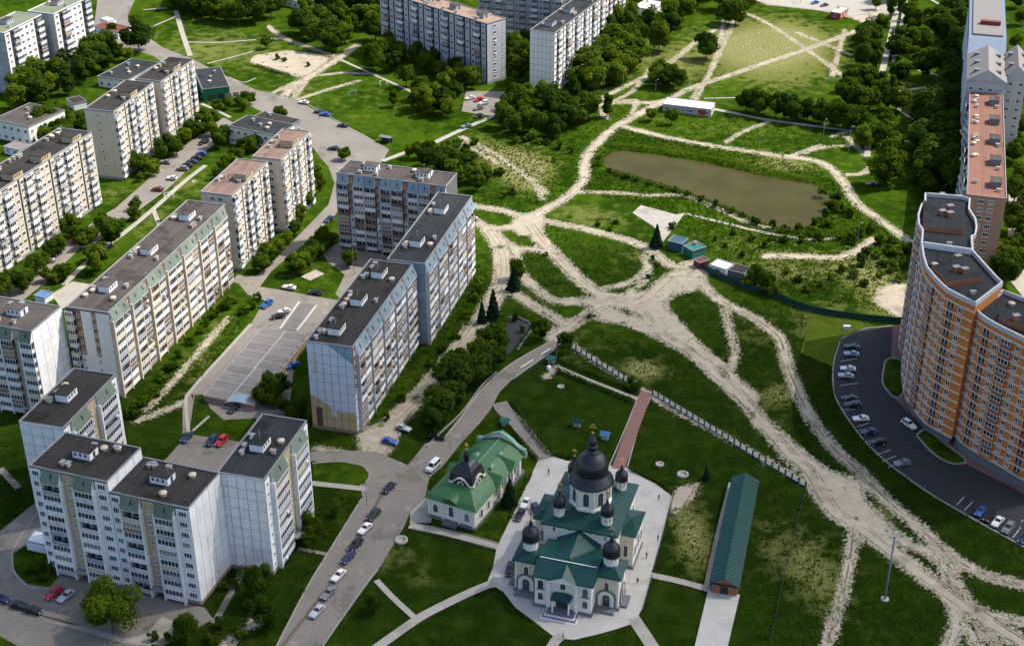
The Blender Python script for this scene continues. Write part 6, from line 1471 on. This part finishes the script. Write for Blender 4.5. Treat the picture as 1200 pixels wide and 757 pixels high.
hedge('clipped hedge left of the path between chapel and church lawn', [(588,492),(602,508),(618,526),(630,540)], 1.0, 1.1, 5)
hedge('hedge between chapel garden and courtyard, left side', [(622,556),(606,588),(598,608)], .8, .9, 6)
hedge('dark hedge beside the sandy square at the top left', [(300,78),(320,84),(340,90)], 1.2, 1.2, 7)
hedge('shrubby bank along the far side of the pond', [(716,172),(760,176),(830,187),(900,203),(950,212)], 3.5, 1.5, 8, LEAFY)
hedge('overgrown ditch of dark shrubs below the pond', [(905,274),(945,278),(985,276),(1030,262)], 4, 2.2, 9)
hedge('shrubby near bank of the pond', [(718,202),(745,210),(790,224),(850,246),(895,266)], 2.6, 1.2, 10)
# rough grass tufts
def tufts():
    r = np.random.RandomState(5); P = []
    def add(poly, dens):
        pts = [G2(*p) for p in poly]; xs = [p.x for p in pts]; ys = [p.y for p in pts]
        n = int((max(xs)-min(xs))*(max(ys)-min(ys))*dens)
        x = r.uniform(min(xs),max(xs),n); y = r.uniform(min(ys),max(ys),n)
        ok = (poly_sdf(pts, x, y) < 0); 
        for h_ in HARD: ok &= poly_sdf(h_, x, y) > .2
        ok = ok & (sample(FW, x, y) > .5) & (poly_sdf(POND, x, y) > .4); P.append(np.stack([x[ok], y[ok]], 1))
    add([(690,180),(720,150),(960,196),(1060,290),(1060,372),(880,336),(800,270),(740,238),(680,226)], 1.1)
    add([(640,262),(800,320),(700,372),(560,300)], .6); add([(560,170),(680,170),(670,240),(560,240)], .6); add([(690,385),(780,410),(930,545),(760,450)], .6)
    add([(780,330),(850,360),(900,400),(960,510),(880,460)], .6); add([(900,400),(1000,380),(1080,570),(1200,640),(1200,680),(1040,580),(960,480)], .6); add([(900,560),(990,620),(960,757),(880,757)], .7); add([(1000,640),(1110,700),(1100,757),(980,757)], .5)
    add([(480,470),(590,330),(560,310),(420,500)], .8); add([(500,510),(600,410),(570,390),(500,480)], .8); add([(770,590),(840,580),(825,680),(770,668)], .35); add([(170,470),(290,350),(310,350),(240,440)], .8); add([(540,110),(700,130),(700,220),(600,220)], .4)
    add([(370,580),(425,585),(330,740),(260,757),(290,690)], .5); add([(820,340),(1050,380),(980,400),(900,380)], .6); add([(60,560),(20,560),(0,640),(0,500)], .4); add([(690,155),(960,190),(1000,160),(720,125)], .35)
    P = np.concatenate(P); n = len(P); rep_ = 3
    C = np.repeat(P, rep_, 0)+r.randn(n*rep_,2)*.25; h = .12+.22*r.rand(n*rep_)
    C = np.concatenate([C, h[:,None]], 1); Nn = r.randn(n*rep_,3)*np.array([1,1,.5])+np.array([0,0,.4])
    clump = np.repeat(r.rand(n), rep_)
    me = leaf_mesh('rough_grass', C, Nn, .30*(.6+.8*r.rand(n*rep_)), np.clip(clump*.7+.3*r.rand(n*rep_),0,1), DRYG)
    o = ob('rough_grass', me); tag(o, 'tufts of rough uncut grass and weeds beside the tracks', 'grass'); o['kind'] = 'stuff'
tufts()

# ------------------------------------------------------------------ cars
def car_meshes(kind):
    L, W, H, bon, ws, rs, tr, hood = {'sedan':(4.5,1.76,1.45,1.05,1.75,3.75,4.15,.78+.1), 'hatch':(4.0,1.72,1.50,.9,1.5,3.75,3.95,.9), 'suv':(4.6,1.84,1.72,1.0,1.55,4.25,4.5,1.05), 'van':(5.2,1.95,2.05,.7,1.2,5.05,5.18,1.1)}[kind]
    X = lambda x: x-L/2
    belt = hood+.06; body = MB()
    prof = [(0,.35),(0,.62),(.12,.72),(bon*.4,hood-.06),(bon,hood),(ws-.1,belt),(rs+.1,belt+.02),(tr,belt),(L-.05,belt-.1),(L,.6),(L,.35)]
    n = len(prof)
    for s in (-1, 1):
        ys = [W/2*s*(.93 if z < .5 or x < .1 or x > L-.1 else 1.0) for x, z in prof]
        pts = [(X(x), y, z) for (x, z), y in zip(prof, ys)]
        body.face(pts if s < 0 else pts[::-1], 0)
    for i in range(n-1):
        a, b_ = prof[i], prof[i+1]; wa = W/2*(.93 if a[1] < .5 or a[0] < .1 or a[0] > L-.1 else 1); wb = W/2*(.93 if b_[1] < .5 or b_[0] < .1 or b_[0] > L-.1 else 1)
        body.face([(X(a[0]),-wa,a[1]),(X(a[0]),wa,a[1]),(X(b_[0]),wb,b_[1]),(X(b_[0]),-wb,b_[1])][::-1] if False else [(X(a[0]),wa,a[1]),(X(a[0]),-wa,a[1]),(X(b_[0]),-wb,b_[1]),(X(b_[0]),wb,b_[1])],0)
    body.box(X(.1),-W/2*.9,.22,X(L-.1),W/2*.9,.36,1,'t')
    r0, r1 = ws+.62, rs-.35 if kind in ('sedan','hatch') else rs-.15; wr = W/2*.74
    body.box(X(r0),-wr,H-.06,X(r1),wr,H,0,'b')                                           # roof panel
    for s in (-1, 1):                                                                     # pillars
        for xa, xb in ((ws,r0),((r0+r1)/2,(r0+r1)/2),(rs,r1)): body.tube((X(xa),s*W/2*.92,belt),(X(xb),s*wr*.97,H-.03),.055,0,4)
    gl = MB(); wb = W/2*.90
    B = [(X(ws),-wb,belt),(X(ws),wb,belt),(X(rs),wb,belt),(X(rs),-wb,belt)]; T = [(X(r0),-wr*.97,H-.05),(X(r0),wr*.97,H-.05),(X(r1),wr*.97,H-.05),(X(r1),-wr*.97,H-.05)]
    for i in range(4): j = (i+1)%4; gl.face([B[j],B[i],T[i],T[j]],0)
    wh = MB()
    for k_ in range(1): wh.lathe(0,0,[(0,-.1),(.2,-.1),(.31,-.09),(.32,0),(.31,.09),(.2,.1),(0,.1)],12,0)
    hl = MB().box(-.08,-.22,-.07,.06,.22,.07); 
    return dict(L=L, W=W, body=body.mesh('body',[CARC['white'],M['rubber']]), glass=gl.mesh('windows',M['carglass']), wheel=wh.mesh('wheel',M['rubber']), hub=MB().lathe(0,0,[(.19,-.105),(.19,.105),(0,.107)],8).mesh('rim',M['trimw']), head=hl.mesh('headlight',M['headl']), tail=MB().box(-.05,-.2,-.08,.05,.2,.08).mesh('tail_light',M['lightred']), plate=None)
CM = {k: car_meshes(k) for k in ('sedan','hatch','suv','van')}
def car(px, deg, colr, kind, label, group=None):
    c = CM[kind]; p = G2(*px); root = thing('parked_car' if kind != 'van' else 'parked_van', label, 'car' if kind != 'van' else 'van', (p.x, p.y, ZL[0]+.02), R(deg), group)
    b = ob('body', c['body'], root); b.material_slots[0].link = 'OBJECT'; b.material_slots[0].material = CARC[colr]
    ob('windows', c['glass'], root)
    for sx in (-1, 1):
        for sy in (-1, 1):
            w_ = ob('wheel', c['wheel'], root, (sx*c['L']*.31, sy*(c['W']/2-.1), .32)); w_.rotation_euler = (math.pi/2,0,0); ob('rim', c['hub'], w_)
    for sy in (-1, 1):
        ob('headlight', c['head'], root, (-c['L']/2+.07, sy*c['W']*.33, .66)); ob('tail_light', c['tail'], root, (c['L']/2-.03, sy*c['W']*.36, .74))
od = ['first','second','third','fourth','fifth','sixth','seventh','eighth','ninth','tenth','eleventh']
def row(items, deg, where, start):
    for i, (px, colr, kind) in enumerate(items):
        car(px, deg if not isinstance(deg, list) else deg[i], colr, kind, f'{colr} {"van" if kind=="van" else ("hatchback" if kind=="hatch" else ("off-road car" if kind=="suv" else "saloon car"))}, {od[i]} from {start}, {where}', 'cars '+where)
row([((372,719),'silver','sedan'),((385,698),'grey','sedan'),((397,677),'white','sedan'),((408,656),'dark blue','sedan'),((417,641),'black','suv'),((428,622),'white','sedan'),((438,606),'dark green','suv'),((456,574),'black','sedan')], 61, 'mid-street parking row', 'bottom')
row([((998,408.5),'dark blue','sedan'),((997.5,417),'pale blue','sedan'),((993.5,434.5),'white','sedan'),((991,442.5),'silver','sedan'),((995.5,469),'black','sedan'),((999,477),'black','suv'),((1008.5,493),'white','sedan'),((1018,508),'dark blue','sedan'),((1028,521),'black','suv'),((1057,545),'grey','sedan')], [-6,-6,-8,-8,-2,-2,5,7,6,14], 'left edge of dark car park', 'top')
row([((1148.6,602),'blue','hatch'),((1158.6,608),'black','sedan'),((1168.7,614),'white','sedan'),((1181,621.5),'grey','suv'),((1199,633),'dark blue','sedan')], 50, 'lower end of dark car park', 'left')
car((1064.5,500), 118, 'white', 'suv', 'white off-road car alone on the roadway beside the tower')
row([((236,182),'blue','hatch'),((231,187),'black','sedan'),((225.5,191.5),'dark blue','sedan'),((220,195.5),'black','sedan'),((214,200),'grey','suv')], -14, 'tight row on the left street', 'top')
car((201.5,211), -12, 'white', 'hatch', 'white hatchback parked on the left street below the tight row'); car((185,224), -10, 'dark red', 'sedan', 'dark red saloon on the promenade side of left street'); car((194,192), -15, 'grey', 'sedan', 'grey saloon on the far side of the left street'); car((239,169), 50, 'black', 'suv', 'black car driving between cream block and two-storey building')
car((89,283), 52, 'red', 'hatch', 'bright red car on the left street near the playground trees'); car((61,301), 20, 'blue', 'sedan', 'blue saloon parked left of the red car, farther of two'); car((57,308), 20, 'silver', 'sedan', 'silver saloon parked left of the red car, nearer of two'); car((118,260), 50, 'dark green', 'sedan', 'dark green saloon under the trees of the left street')
car((386,259), 55, 'dark blue', 'sedan', 'dark blue saloon on the lane left of front-facing block'); car((339,339), -18, 'white', 'sedan', 'white saloon crossing the junction above parking deck'); car((370,345), -14, 'black', 'sedan', 'black saloon parked beside the block above parking deck')
car((313,359), 60, 'blue', 'suv', 'bright blue off-road car at the top of deck lane'); car((333,367.5), 20, 'white', 'hatch', 'white hatchback parked near the deck top'); car((326,373), 20, 'black', 'sedan', 'black saloon in front of white hatchback near the deck'); car((343,431), 30, 'blue', 'hatch', 'bright blue hatchback below the deck brick wall')
car((322.5,413.5), 20, 'black', 'sedan', 'black saloon standing on the concrete slab deck'); P3 = bpy.context.scene.objects
row([((219.5,515),'dark blue','sedan'),((248.5,519),'dark blue','suv'),((260,519.5),'red','suv')], 68, 'yard behind stepped foreground block', 'left')
car((457,519.5), 155, 'blue', 'sedan', 'bright blue saloon at the foot of the dirt road'); car((473,504), 148, 'silver', 'sedan', 'silver saloon on the verge behind the blue saloon'); car((513,514), 165, 'black', 'sedan', 'black saloon under the trees at the street bend'); car((275,481), 60, 'black', 'sedan', 'black saloon at the ramp canopy of deck')
car((508,549), 62, 'white', 'van', 'white box van parked against the chapel')
row([((356,122),'white','sedan'),((374,133),'dark blue','sedan'),((381,136),'blue','sedan'),((402,149),'black','sedan')], -20, 'right kerb of wide avenue', 'top'); car((391,176), -10, 'black', 'sedan', 'black saloon on the near side of the wide avenue')
row([((551,117),'white','sedan'),((561,119),'red','hatch'),((567,123),'white','suv'),((561,129),'grey','sedan'),((561,138),'black','sedan')], 30, 'small car park below grey block', 'top left'); car((547,150), 25, 'grey', 'sedan', 'grey saloon on the path below the small car park')
car((64,698), 55, 'red', 'suv', 'red car with pale roof before the stepped foreground block'); car((78,701), 62, 'silver', 'sedan', 'silver saloon next to the red car at lower left'); car((24,712), 165, 'black', 'sedan', 'black saloon by the lower left road, left of two'); car((40,718), 165, 'black', 'hatch', 'black hatchback by the lower left road, right of two'); car((2,704), 160, 'dark blue', 'sedan', 'dark blue saloon cut off by the left edge')
car((616,592), 70, 'white', 'sedan', 'white saloon parked beside the church, farther of three'); car((609,606), 70, 'black', 'sedan', 'black saloon parked beside the church, behind the white saloon'); car((629,600), 112, 'dark blue', 'suv', 'dark blue off-road car tucked against the church wall'); car((598,670), 80, 'black', 'suv', 'black off-road car at the left front tower of the church')
car((955,5), 30, 'blue', 'sedan', 'blue saloon on the plaza, left of two'); car((966,8), 30, 'dark blue', 'sedan', 'dark blue saloon on the plaza beside the red kiosk')
car((553,259), 10, 'silver', 'sedan', 'silver saloon at the dirt junction behind middle block'); car((1021,218), 0, 'dark red', 'sedan', 'dark car under the large tree right of the pond')

# ------------------------------------------------------------------ people
def person_mesh(shirt, legs):
    mb = MB(); n = 8
    def loft(rings, m):
        b = len(mb.v)
        for (x,y,z,rx,ry) in rings:
            for i in range(n): a = 2*math.pi*i/n; mb.v.append((x+rx*math.cos(a), y+ry*math.sin(a), z))
        for k in range(len(rings)-1):
            mm = m(rings[k][2]) if callable(m) else m
            for i in range(n): j = (i+1)%n; mb.f.append((b+k*n+i,b+k*n+j,b+(k+1)*n+j,b+(k+1)*n+i)); mb.m.append(mm); mb.sm.append(True)
    for s in (-1,1):
        loft([(s*.10,-.06,0,.05,.12),(s*.10,-.02,.08,.055,.07),(s*.10,0,.45,.065,.07),(s*.09,0,.85,.09,.10),(s*.06,0,.95,.10,.11)],1)
        loft([(s*.20,0,1.42,.065,.07),(s*.25,0,1.15,.05,.055),(s*.27,-.04,.85,.04,.045),(s*.27,-.06,.76,.045,.03),(s*.27,-.06,.68,.02,.02)], lambda z: 0 if z > .9 else 2)
    loft([(0,0,.86,.16,.11),(0,0,1.0,.17,.11),(0,0,1.2,.16,.10),(0,0,1.42,.21,.11),(0,0,1.48,.10,.08),(0,0,1.52,.055,.055)],0)
    loft([(0,0,1.50,.055,.055),(0,-.01,1.57,.075,.085),(0,-.01,1.66,.08,.10),(0,0,1.74,.075,.09)],2)
    loft([(0,.01,1.65,.085,.10),(0,.01,1.74,.08,.095),(0,.01,1.79,.03,.04)],3)
    return mb.mesh('person', [shirt, legs, M['skin'], M['rubber']])
PC = {'dark':mat('cloth_dark',(.03,.03,.04),.9,.1,4.), 'white':mat('cloth_white',(.6,.6,.6),.9,.1,4.), 'red':mat('cloth_red',(.35,.04,.04),.9,.1,4.), 'blue':mat('cloth_blue',(.05,.09,.22),.9,.1,4.)}
for px, a, b_, label in [((757.5,654),'dark','dark','person in dark clothes walking right of the church'),((770.7,634),'dark','blue','person in dark top beside the right courtyard fence'),((772,586),'blue','dark','person in blue top at the upper right of courtyard'),((747,684),'dark','dark','person in dark clothes near the lower right lawn corner'),
   ((643,556),'red','dark','person in red top behind the left transept of the church'),((285,47),'dark','blue','person walking on the park footpath at the top left'),((226,468),'dark','dark','person in dark clothes at the corner of parking deck'),((938,4),'dark','dark','person standing on the plaza at the top'),((660,748),'white','dark','person in white top on the path before the church'),((917,186),'dark','dark','person on the sandy path along far pond bank')]:
    p = G2(*px); tag(ob('person', person_mesh(PC[a], PC[b_]), None, (p.x, p.y, ZL[0]+.01), rng.uniform(0,6.28)), label, 'person')

# ------------------------------------------------------------------ small garden and street things
def shrine(px, key, label, name='garden_shrine'):
    p = G2(*px); root = thing(name, label, 'shrine', (p.x, p.y, 0), R(-17))
    ob('wall', MB().box(-.9,-.7,0,.9,.7,1.5).mesh('wall', M['conc']), root); mb = MB(); mb.face([(-1.3,-1.1,1.5),(1.3,-1.1,1.5),(1.3,0,2.5),(-1.3,0,2.5)]); mb.face([(1.3,1.1,1.5),(-1.3,1.1,1.5),(-1.3,0,2.5),(1.3,0,2.5)]); mb.face([(1.3,-1.1,1.5),(1.3,1.1,1.5),(1.3,0,2.5)]); mb.face([(-1.3,1.1,1.5),(-1.3,-1.1,1.5),(-1.3,0,2.5)]); ob('roof', mb.mesh('roof', M[key]), root)
shrine((676,499), 'roofteal', 'small teal-roofed well house on the lawn behind the church'); shrine((709,514), 'blue', 'small blue-roofed shelter on the lawn behind the church'); shrine((592,498), 'teal', 'small teal garden shelter beside the chapel'); shrine((646,425), 'teal', 'small teal shelter at the street end of church lawn')
tank = MB().lathe(0,0,[(.6,0),(.65,.3),(.65,1.0),(.4,1.3),(0,1.35)],12).mesh('water_tank', M['steelw'])
p = G2(643,433); tag(ob('water_tank', tank, None, (p.x,p.y,0)), 'white tank on the lawn corner by street end', 'tank')
ringm = MB().lathe(0,0,[(1.3,0),(1.3,.25),(.8,.25),(.8,.05),(0,.05)],16).mesh('well_ring', M['conc'])
for px, s, l in [((657,453),.8,'pale concrete ring on the big church lawn'),((470,633),1.3,'pale concrete manhole disc on the lawn beside street'),((773,544),.9,'brownish ring bed on the lawn right of brick path, smaller'),((800,556),1.2,'ring bed of stones on the lawn right of brick path, larger')]:
    p = G2(*px); tag(ob('well_ring', ringm, None, (p.x,p.y,0), 0, s), l, 'concrete ring')
# benches
def bench(px, deg, label):
    p = G2(*px); root = thing('bench', label, 'bench', (p.x,p.y,ZL[0]), R(deg)); ob('seat', box_mesh('seat',-.9,-.25,.42,.9,.25,.48,'bark'), root); ob('backrest', box_mesh('backrest',-.9,.22,.5,.9,.28,.9,'bark'), root)
    for x in (-.7,.7): ob('leg', box_mesh('leg',-.05,-.22,0,.05,.22,.42,'steel'), root, (x,0,0))
bench((737,469), 60, 'pale bench at the top of brick path'); bench((620,560), 70, 'bench beside the left courtyard hedge'); bench((186,262), -15, 'bench by the promenade near the long block')
# bus shelter on the avenue
p = G2(452,167); root = thing('bus_shelter', 'dark bus shelter on the grass at the end of avenue', 'shelter', (p.x,p.y,0), R(-25)); ob('roof', box_mesh('roof',-2.6,-1.1,2.3,2.6,1.1,2.5,'stone'), root); ob('back_wall', box_mesh('back_wall',-2.5,.9,0,2.5,1.0,2.3,'glass'), root)
for x in (-2.3,2.3): ob('post', box_mesh('post',-.06,-.06,0,.06,.06,2.3,'steel'), root, (x,-.9,0))
# swing frame and small play things
def playframe(px, key, label):
    p = G2(*px); root = thing('play_frame', label, 'play frame', (p.x,p.y,0), R(30)); mb = MB()
    for x in (-1.6,1.6):
        for y in (-.9,.9): mb.tube((x,y,0),(x,0,2.2),.06,0)
    mb.tube((-1.7,0,2.2),(1.7,0,2.2),.06,0); ob('frame', mb.mesh('frame', M[key]), root)
    for x in (-.7,.7): mb = MB(); mb.tube((x-.15,0,2.2),(x-.15,0,.5),.02,0); mb.tube((x+.15,0,2.2),(x+.15,0,.5),.02,0); mb.box(x-.22,-.12,.45,x+.22,.12,.5); ob('swing', mb.mesh('swing', M['redd']), root)
tree((326,70), 3.0, 'bush', 'low bush beside the red play frame on sandy square'); tree((333,72), 2.6, 'lbush', 'pale low bush on the sandy square'); tree((362,78), 2.4, 'bush', 'low bush at the right end of sandy square')
playframe((413,113),'blue','blue play frame on the lawn above avenue'); playframe((449,100),'steelw','pale play frame beside the lawn footpath'); playframe((322,68),'red','red play frame on the sandy square'); playframe((52,345),'teal','teal play frame in the left yard'); playframe((198,232),'steelw','pale play frame beside the promenade')
bsh = MB().box(-.5,-.4,0,.5,.4,1.1).box(-.55,-.45,1.1,.55,.45,1.2).mesh('rubbish_bin', M['steelw'])
for px, l in [((990,386),'pale rubbish bin at the sunlit end of dark car park, left'),((994,386),'pale rubbish bin at the sunlit end of dark car park, right')]:
    p = G2(*px); tag(ob('rubbish_bin', bsh, None, (p.x,p.y,.1)), l, 'bin')
# loose rubble along the torn-up strip by the street and at the dirt tracks
rr = random.Random(11); q = MB()
def rock(x, y, s, m=0):
    z = s*.25; pts = [(x+s*rr.uniform(.6,1.1)*math.cos(a)*.6, y+s*rr.uniform(.6,1.1)*math.sin(a)*.6) for a in [i*1.2566 for i in range(5)]]
    q.prism(pts, 0, s*rr.uniform(.3,.6), m)
for line, n, sp in (([(462,572),(478,548),(498,518)],70,1.6),([(436,530),(462,545)],18,1.0),([(575,372),(600,380),(615,375)],40,2.0),([(60,726),(100,738),(150,748)],25,.8),([(700,350),(760,350),(800,390)],60,6),([(860,450),(930,530),(1000,600),(1080,660)],90,4),([(1000,617),(1100,690),(1130,730)],50,4),([(820,300),(870,290),(905,300)],30,3),([(880,300),(1000,300)],40,3),([(210,215),(240,200)],12,2),([(475,640),(500,670)],26,2.0),([(440,655),(470,640)],18,1.6)):
    pts = spline([G2(*p) for p in line], 8)
    for _ in range(n):
        p = rr.choice(pts); rock(p.x+rr.gauss(0,sp), p.y+rr.gauss(0,sp), rr.uniform(.25,.8), rr.choice((0,0,1)))
o = ob('rubble', q.mesh('rubble', [M['conc'], M['stone']])); tag(o, 'loose stones and broken concrete strewn along the tracks', 'rubble'); o['kind'] = 'stuff'

# ------------------------------------------------------------------ the cloud whose shade lies over the near half
def cloud():
    zc = 430.0; sh = zc/math.tan(SUN_EL)
    gxc, gyc, a, b_ = 20.0, 95.0, 430.0, 275.0
    me = bpy.data.meshes.new('cloud'); V = []; F = []; nu, nv = 48, 24; r = np.random.RandomState(3)
    ph = r.rand(6)*6.28
    for j in range(nv+1):
        t = math.pi*j/nv
        for i in range(nu):
            p = 2*math.pi*i/nu; k = 1+.05*math.sin(3*p+ph[0])+.04*math.sin(7*p+ph[1])+.03*math.sin(5*t+ph[2]+2*p)
            z = math.cos(t); V.append((math.sin(t)*math.cos(p)*a*k*1.12, math.sin(t)*math.sin(p)*b_*k*1.4, (z*60 if z > 0 else z*22)*k))
    for j in range(nv):
        for i in range(nu): F.append((j*nu+i, (j+1)*nu+i, (j+1)*nu+(i+1)%nu, j*nu+(i+1)%nu))
    me.from_pydata(V, [], F); me.polygons.foreach_set('use_smooth', [True]*len(F))
    m, nt, bs = newmat('cloud'); out = nt.nodes['Material Output']; nt.nodes.remove(bs)
    pos = N(nt, 'ShaderNodeTexCoord').outputs['Object']; sx = N(nt, 'ShaderNodeSeparateXYZ'); nt.links.new(pos, sx.inputs[0])
    x2 = math_(nt, 'POWER', math_(nt, 'ABSOLUTE', math_(nt, 'DIVIDE', sx.outputs[0], a)), 2.0); y2 = math_(nt, 'POWER', math_(nt, 'ABSOLUTE', math_(nt, 'DIVIDE', sx.outputs[1], b_)), 2.0)
    rad = math_(nt, 'SQRT', math_(nt, 'ADD', x2, y2)); rad = math_(nt, 'ADD', rad, math_(nt, 'MULTIPLY_ADD', noise(nt, pos, .012, 4), .28, -.14))
    lx = math_(nt, 'DIVIDE', math_(nt, 'SUBTRACT', sx.outputs[0], 15.0), 92.0)          # a billow that reaches farther out
    lobe = math_(nt, 'EXPONENT', math_(nt, 'MULTIPLY', math_(nt, 'MULTIPLY', lx, lx), -1.0))
    rad = math_(nt, 'SUBTRACT', rad, math_(nt, 'MULTIPLY', lobe, math_(nt, 'MULTIPLY', math_(nt, 'GREATER_THAN', sx.outputs[1], 0.0), .31)))
    al = math_(nt, 'MULTIPLY', ramp(nt, rad, 1.02, .78), .48)
    di = N(nt, 'ShaderNodeBsdfDiffuse'); di.inputs[0].default_value = (.85,.85,.85,1); tl = N(nt, 'ShaderNodeBsdfTranslucent'); tl.inputs[0].default_value = (.85,.87,.9,1)
    mx = N(nt, 'ShaderNodeMixShader'); mx.inputs[0].default_value = .5; nt.links.new(di.outputs[0], mx.inputs[1]); nt.links.new(tl.outputs[0], mx.inputs[2])
    tp = N(nt, 'ShaderNodeBsdfTransparent'); m2 = N(nt, 'ShaderNodeMixShader'); nt.links.new(al, m2.inputs[0]); nt.links.new(tp.outputs[0], m2.inputs[1]); nt.links.new(mx.outputs[0], m2.inputs[2]); nt.links.new(m2.outputs[0], out.inputs[0])
    me.materials.append(m); struct('cloud', me, (gxc+sh*math.cos(SUN_AZ), gyc+sh*math.sin(SUN_AZ), zc))
cloud()
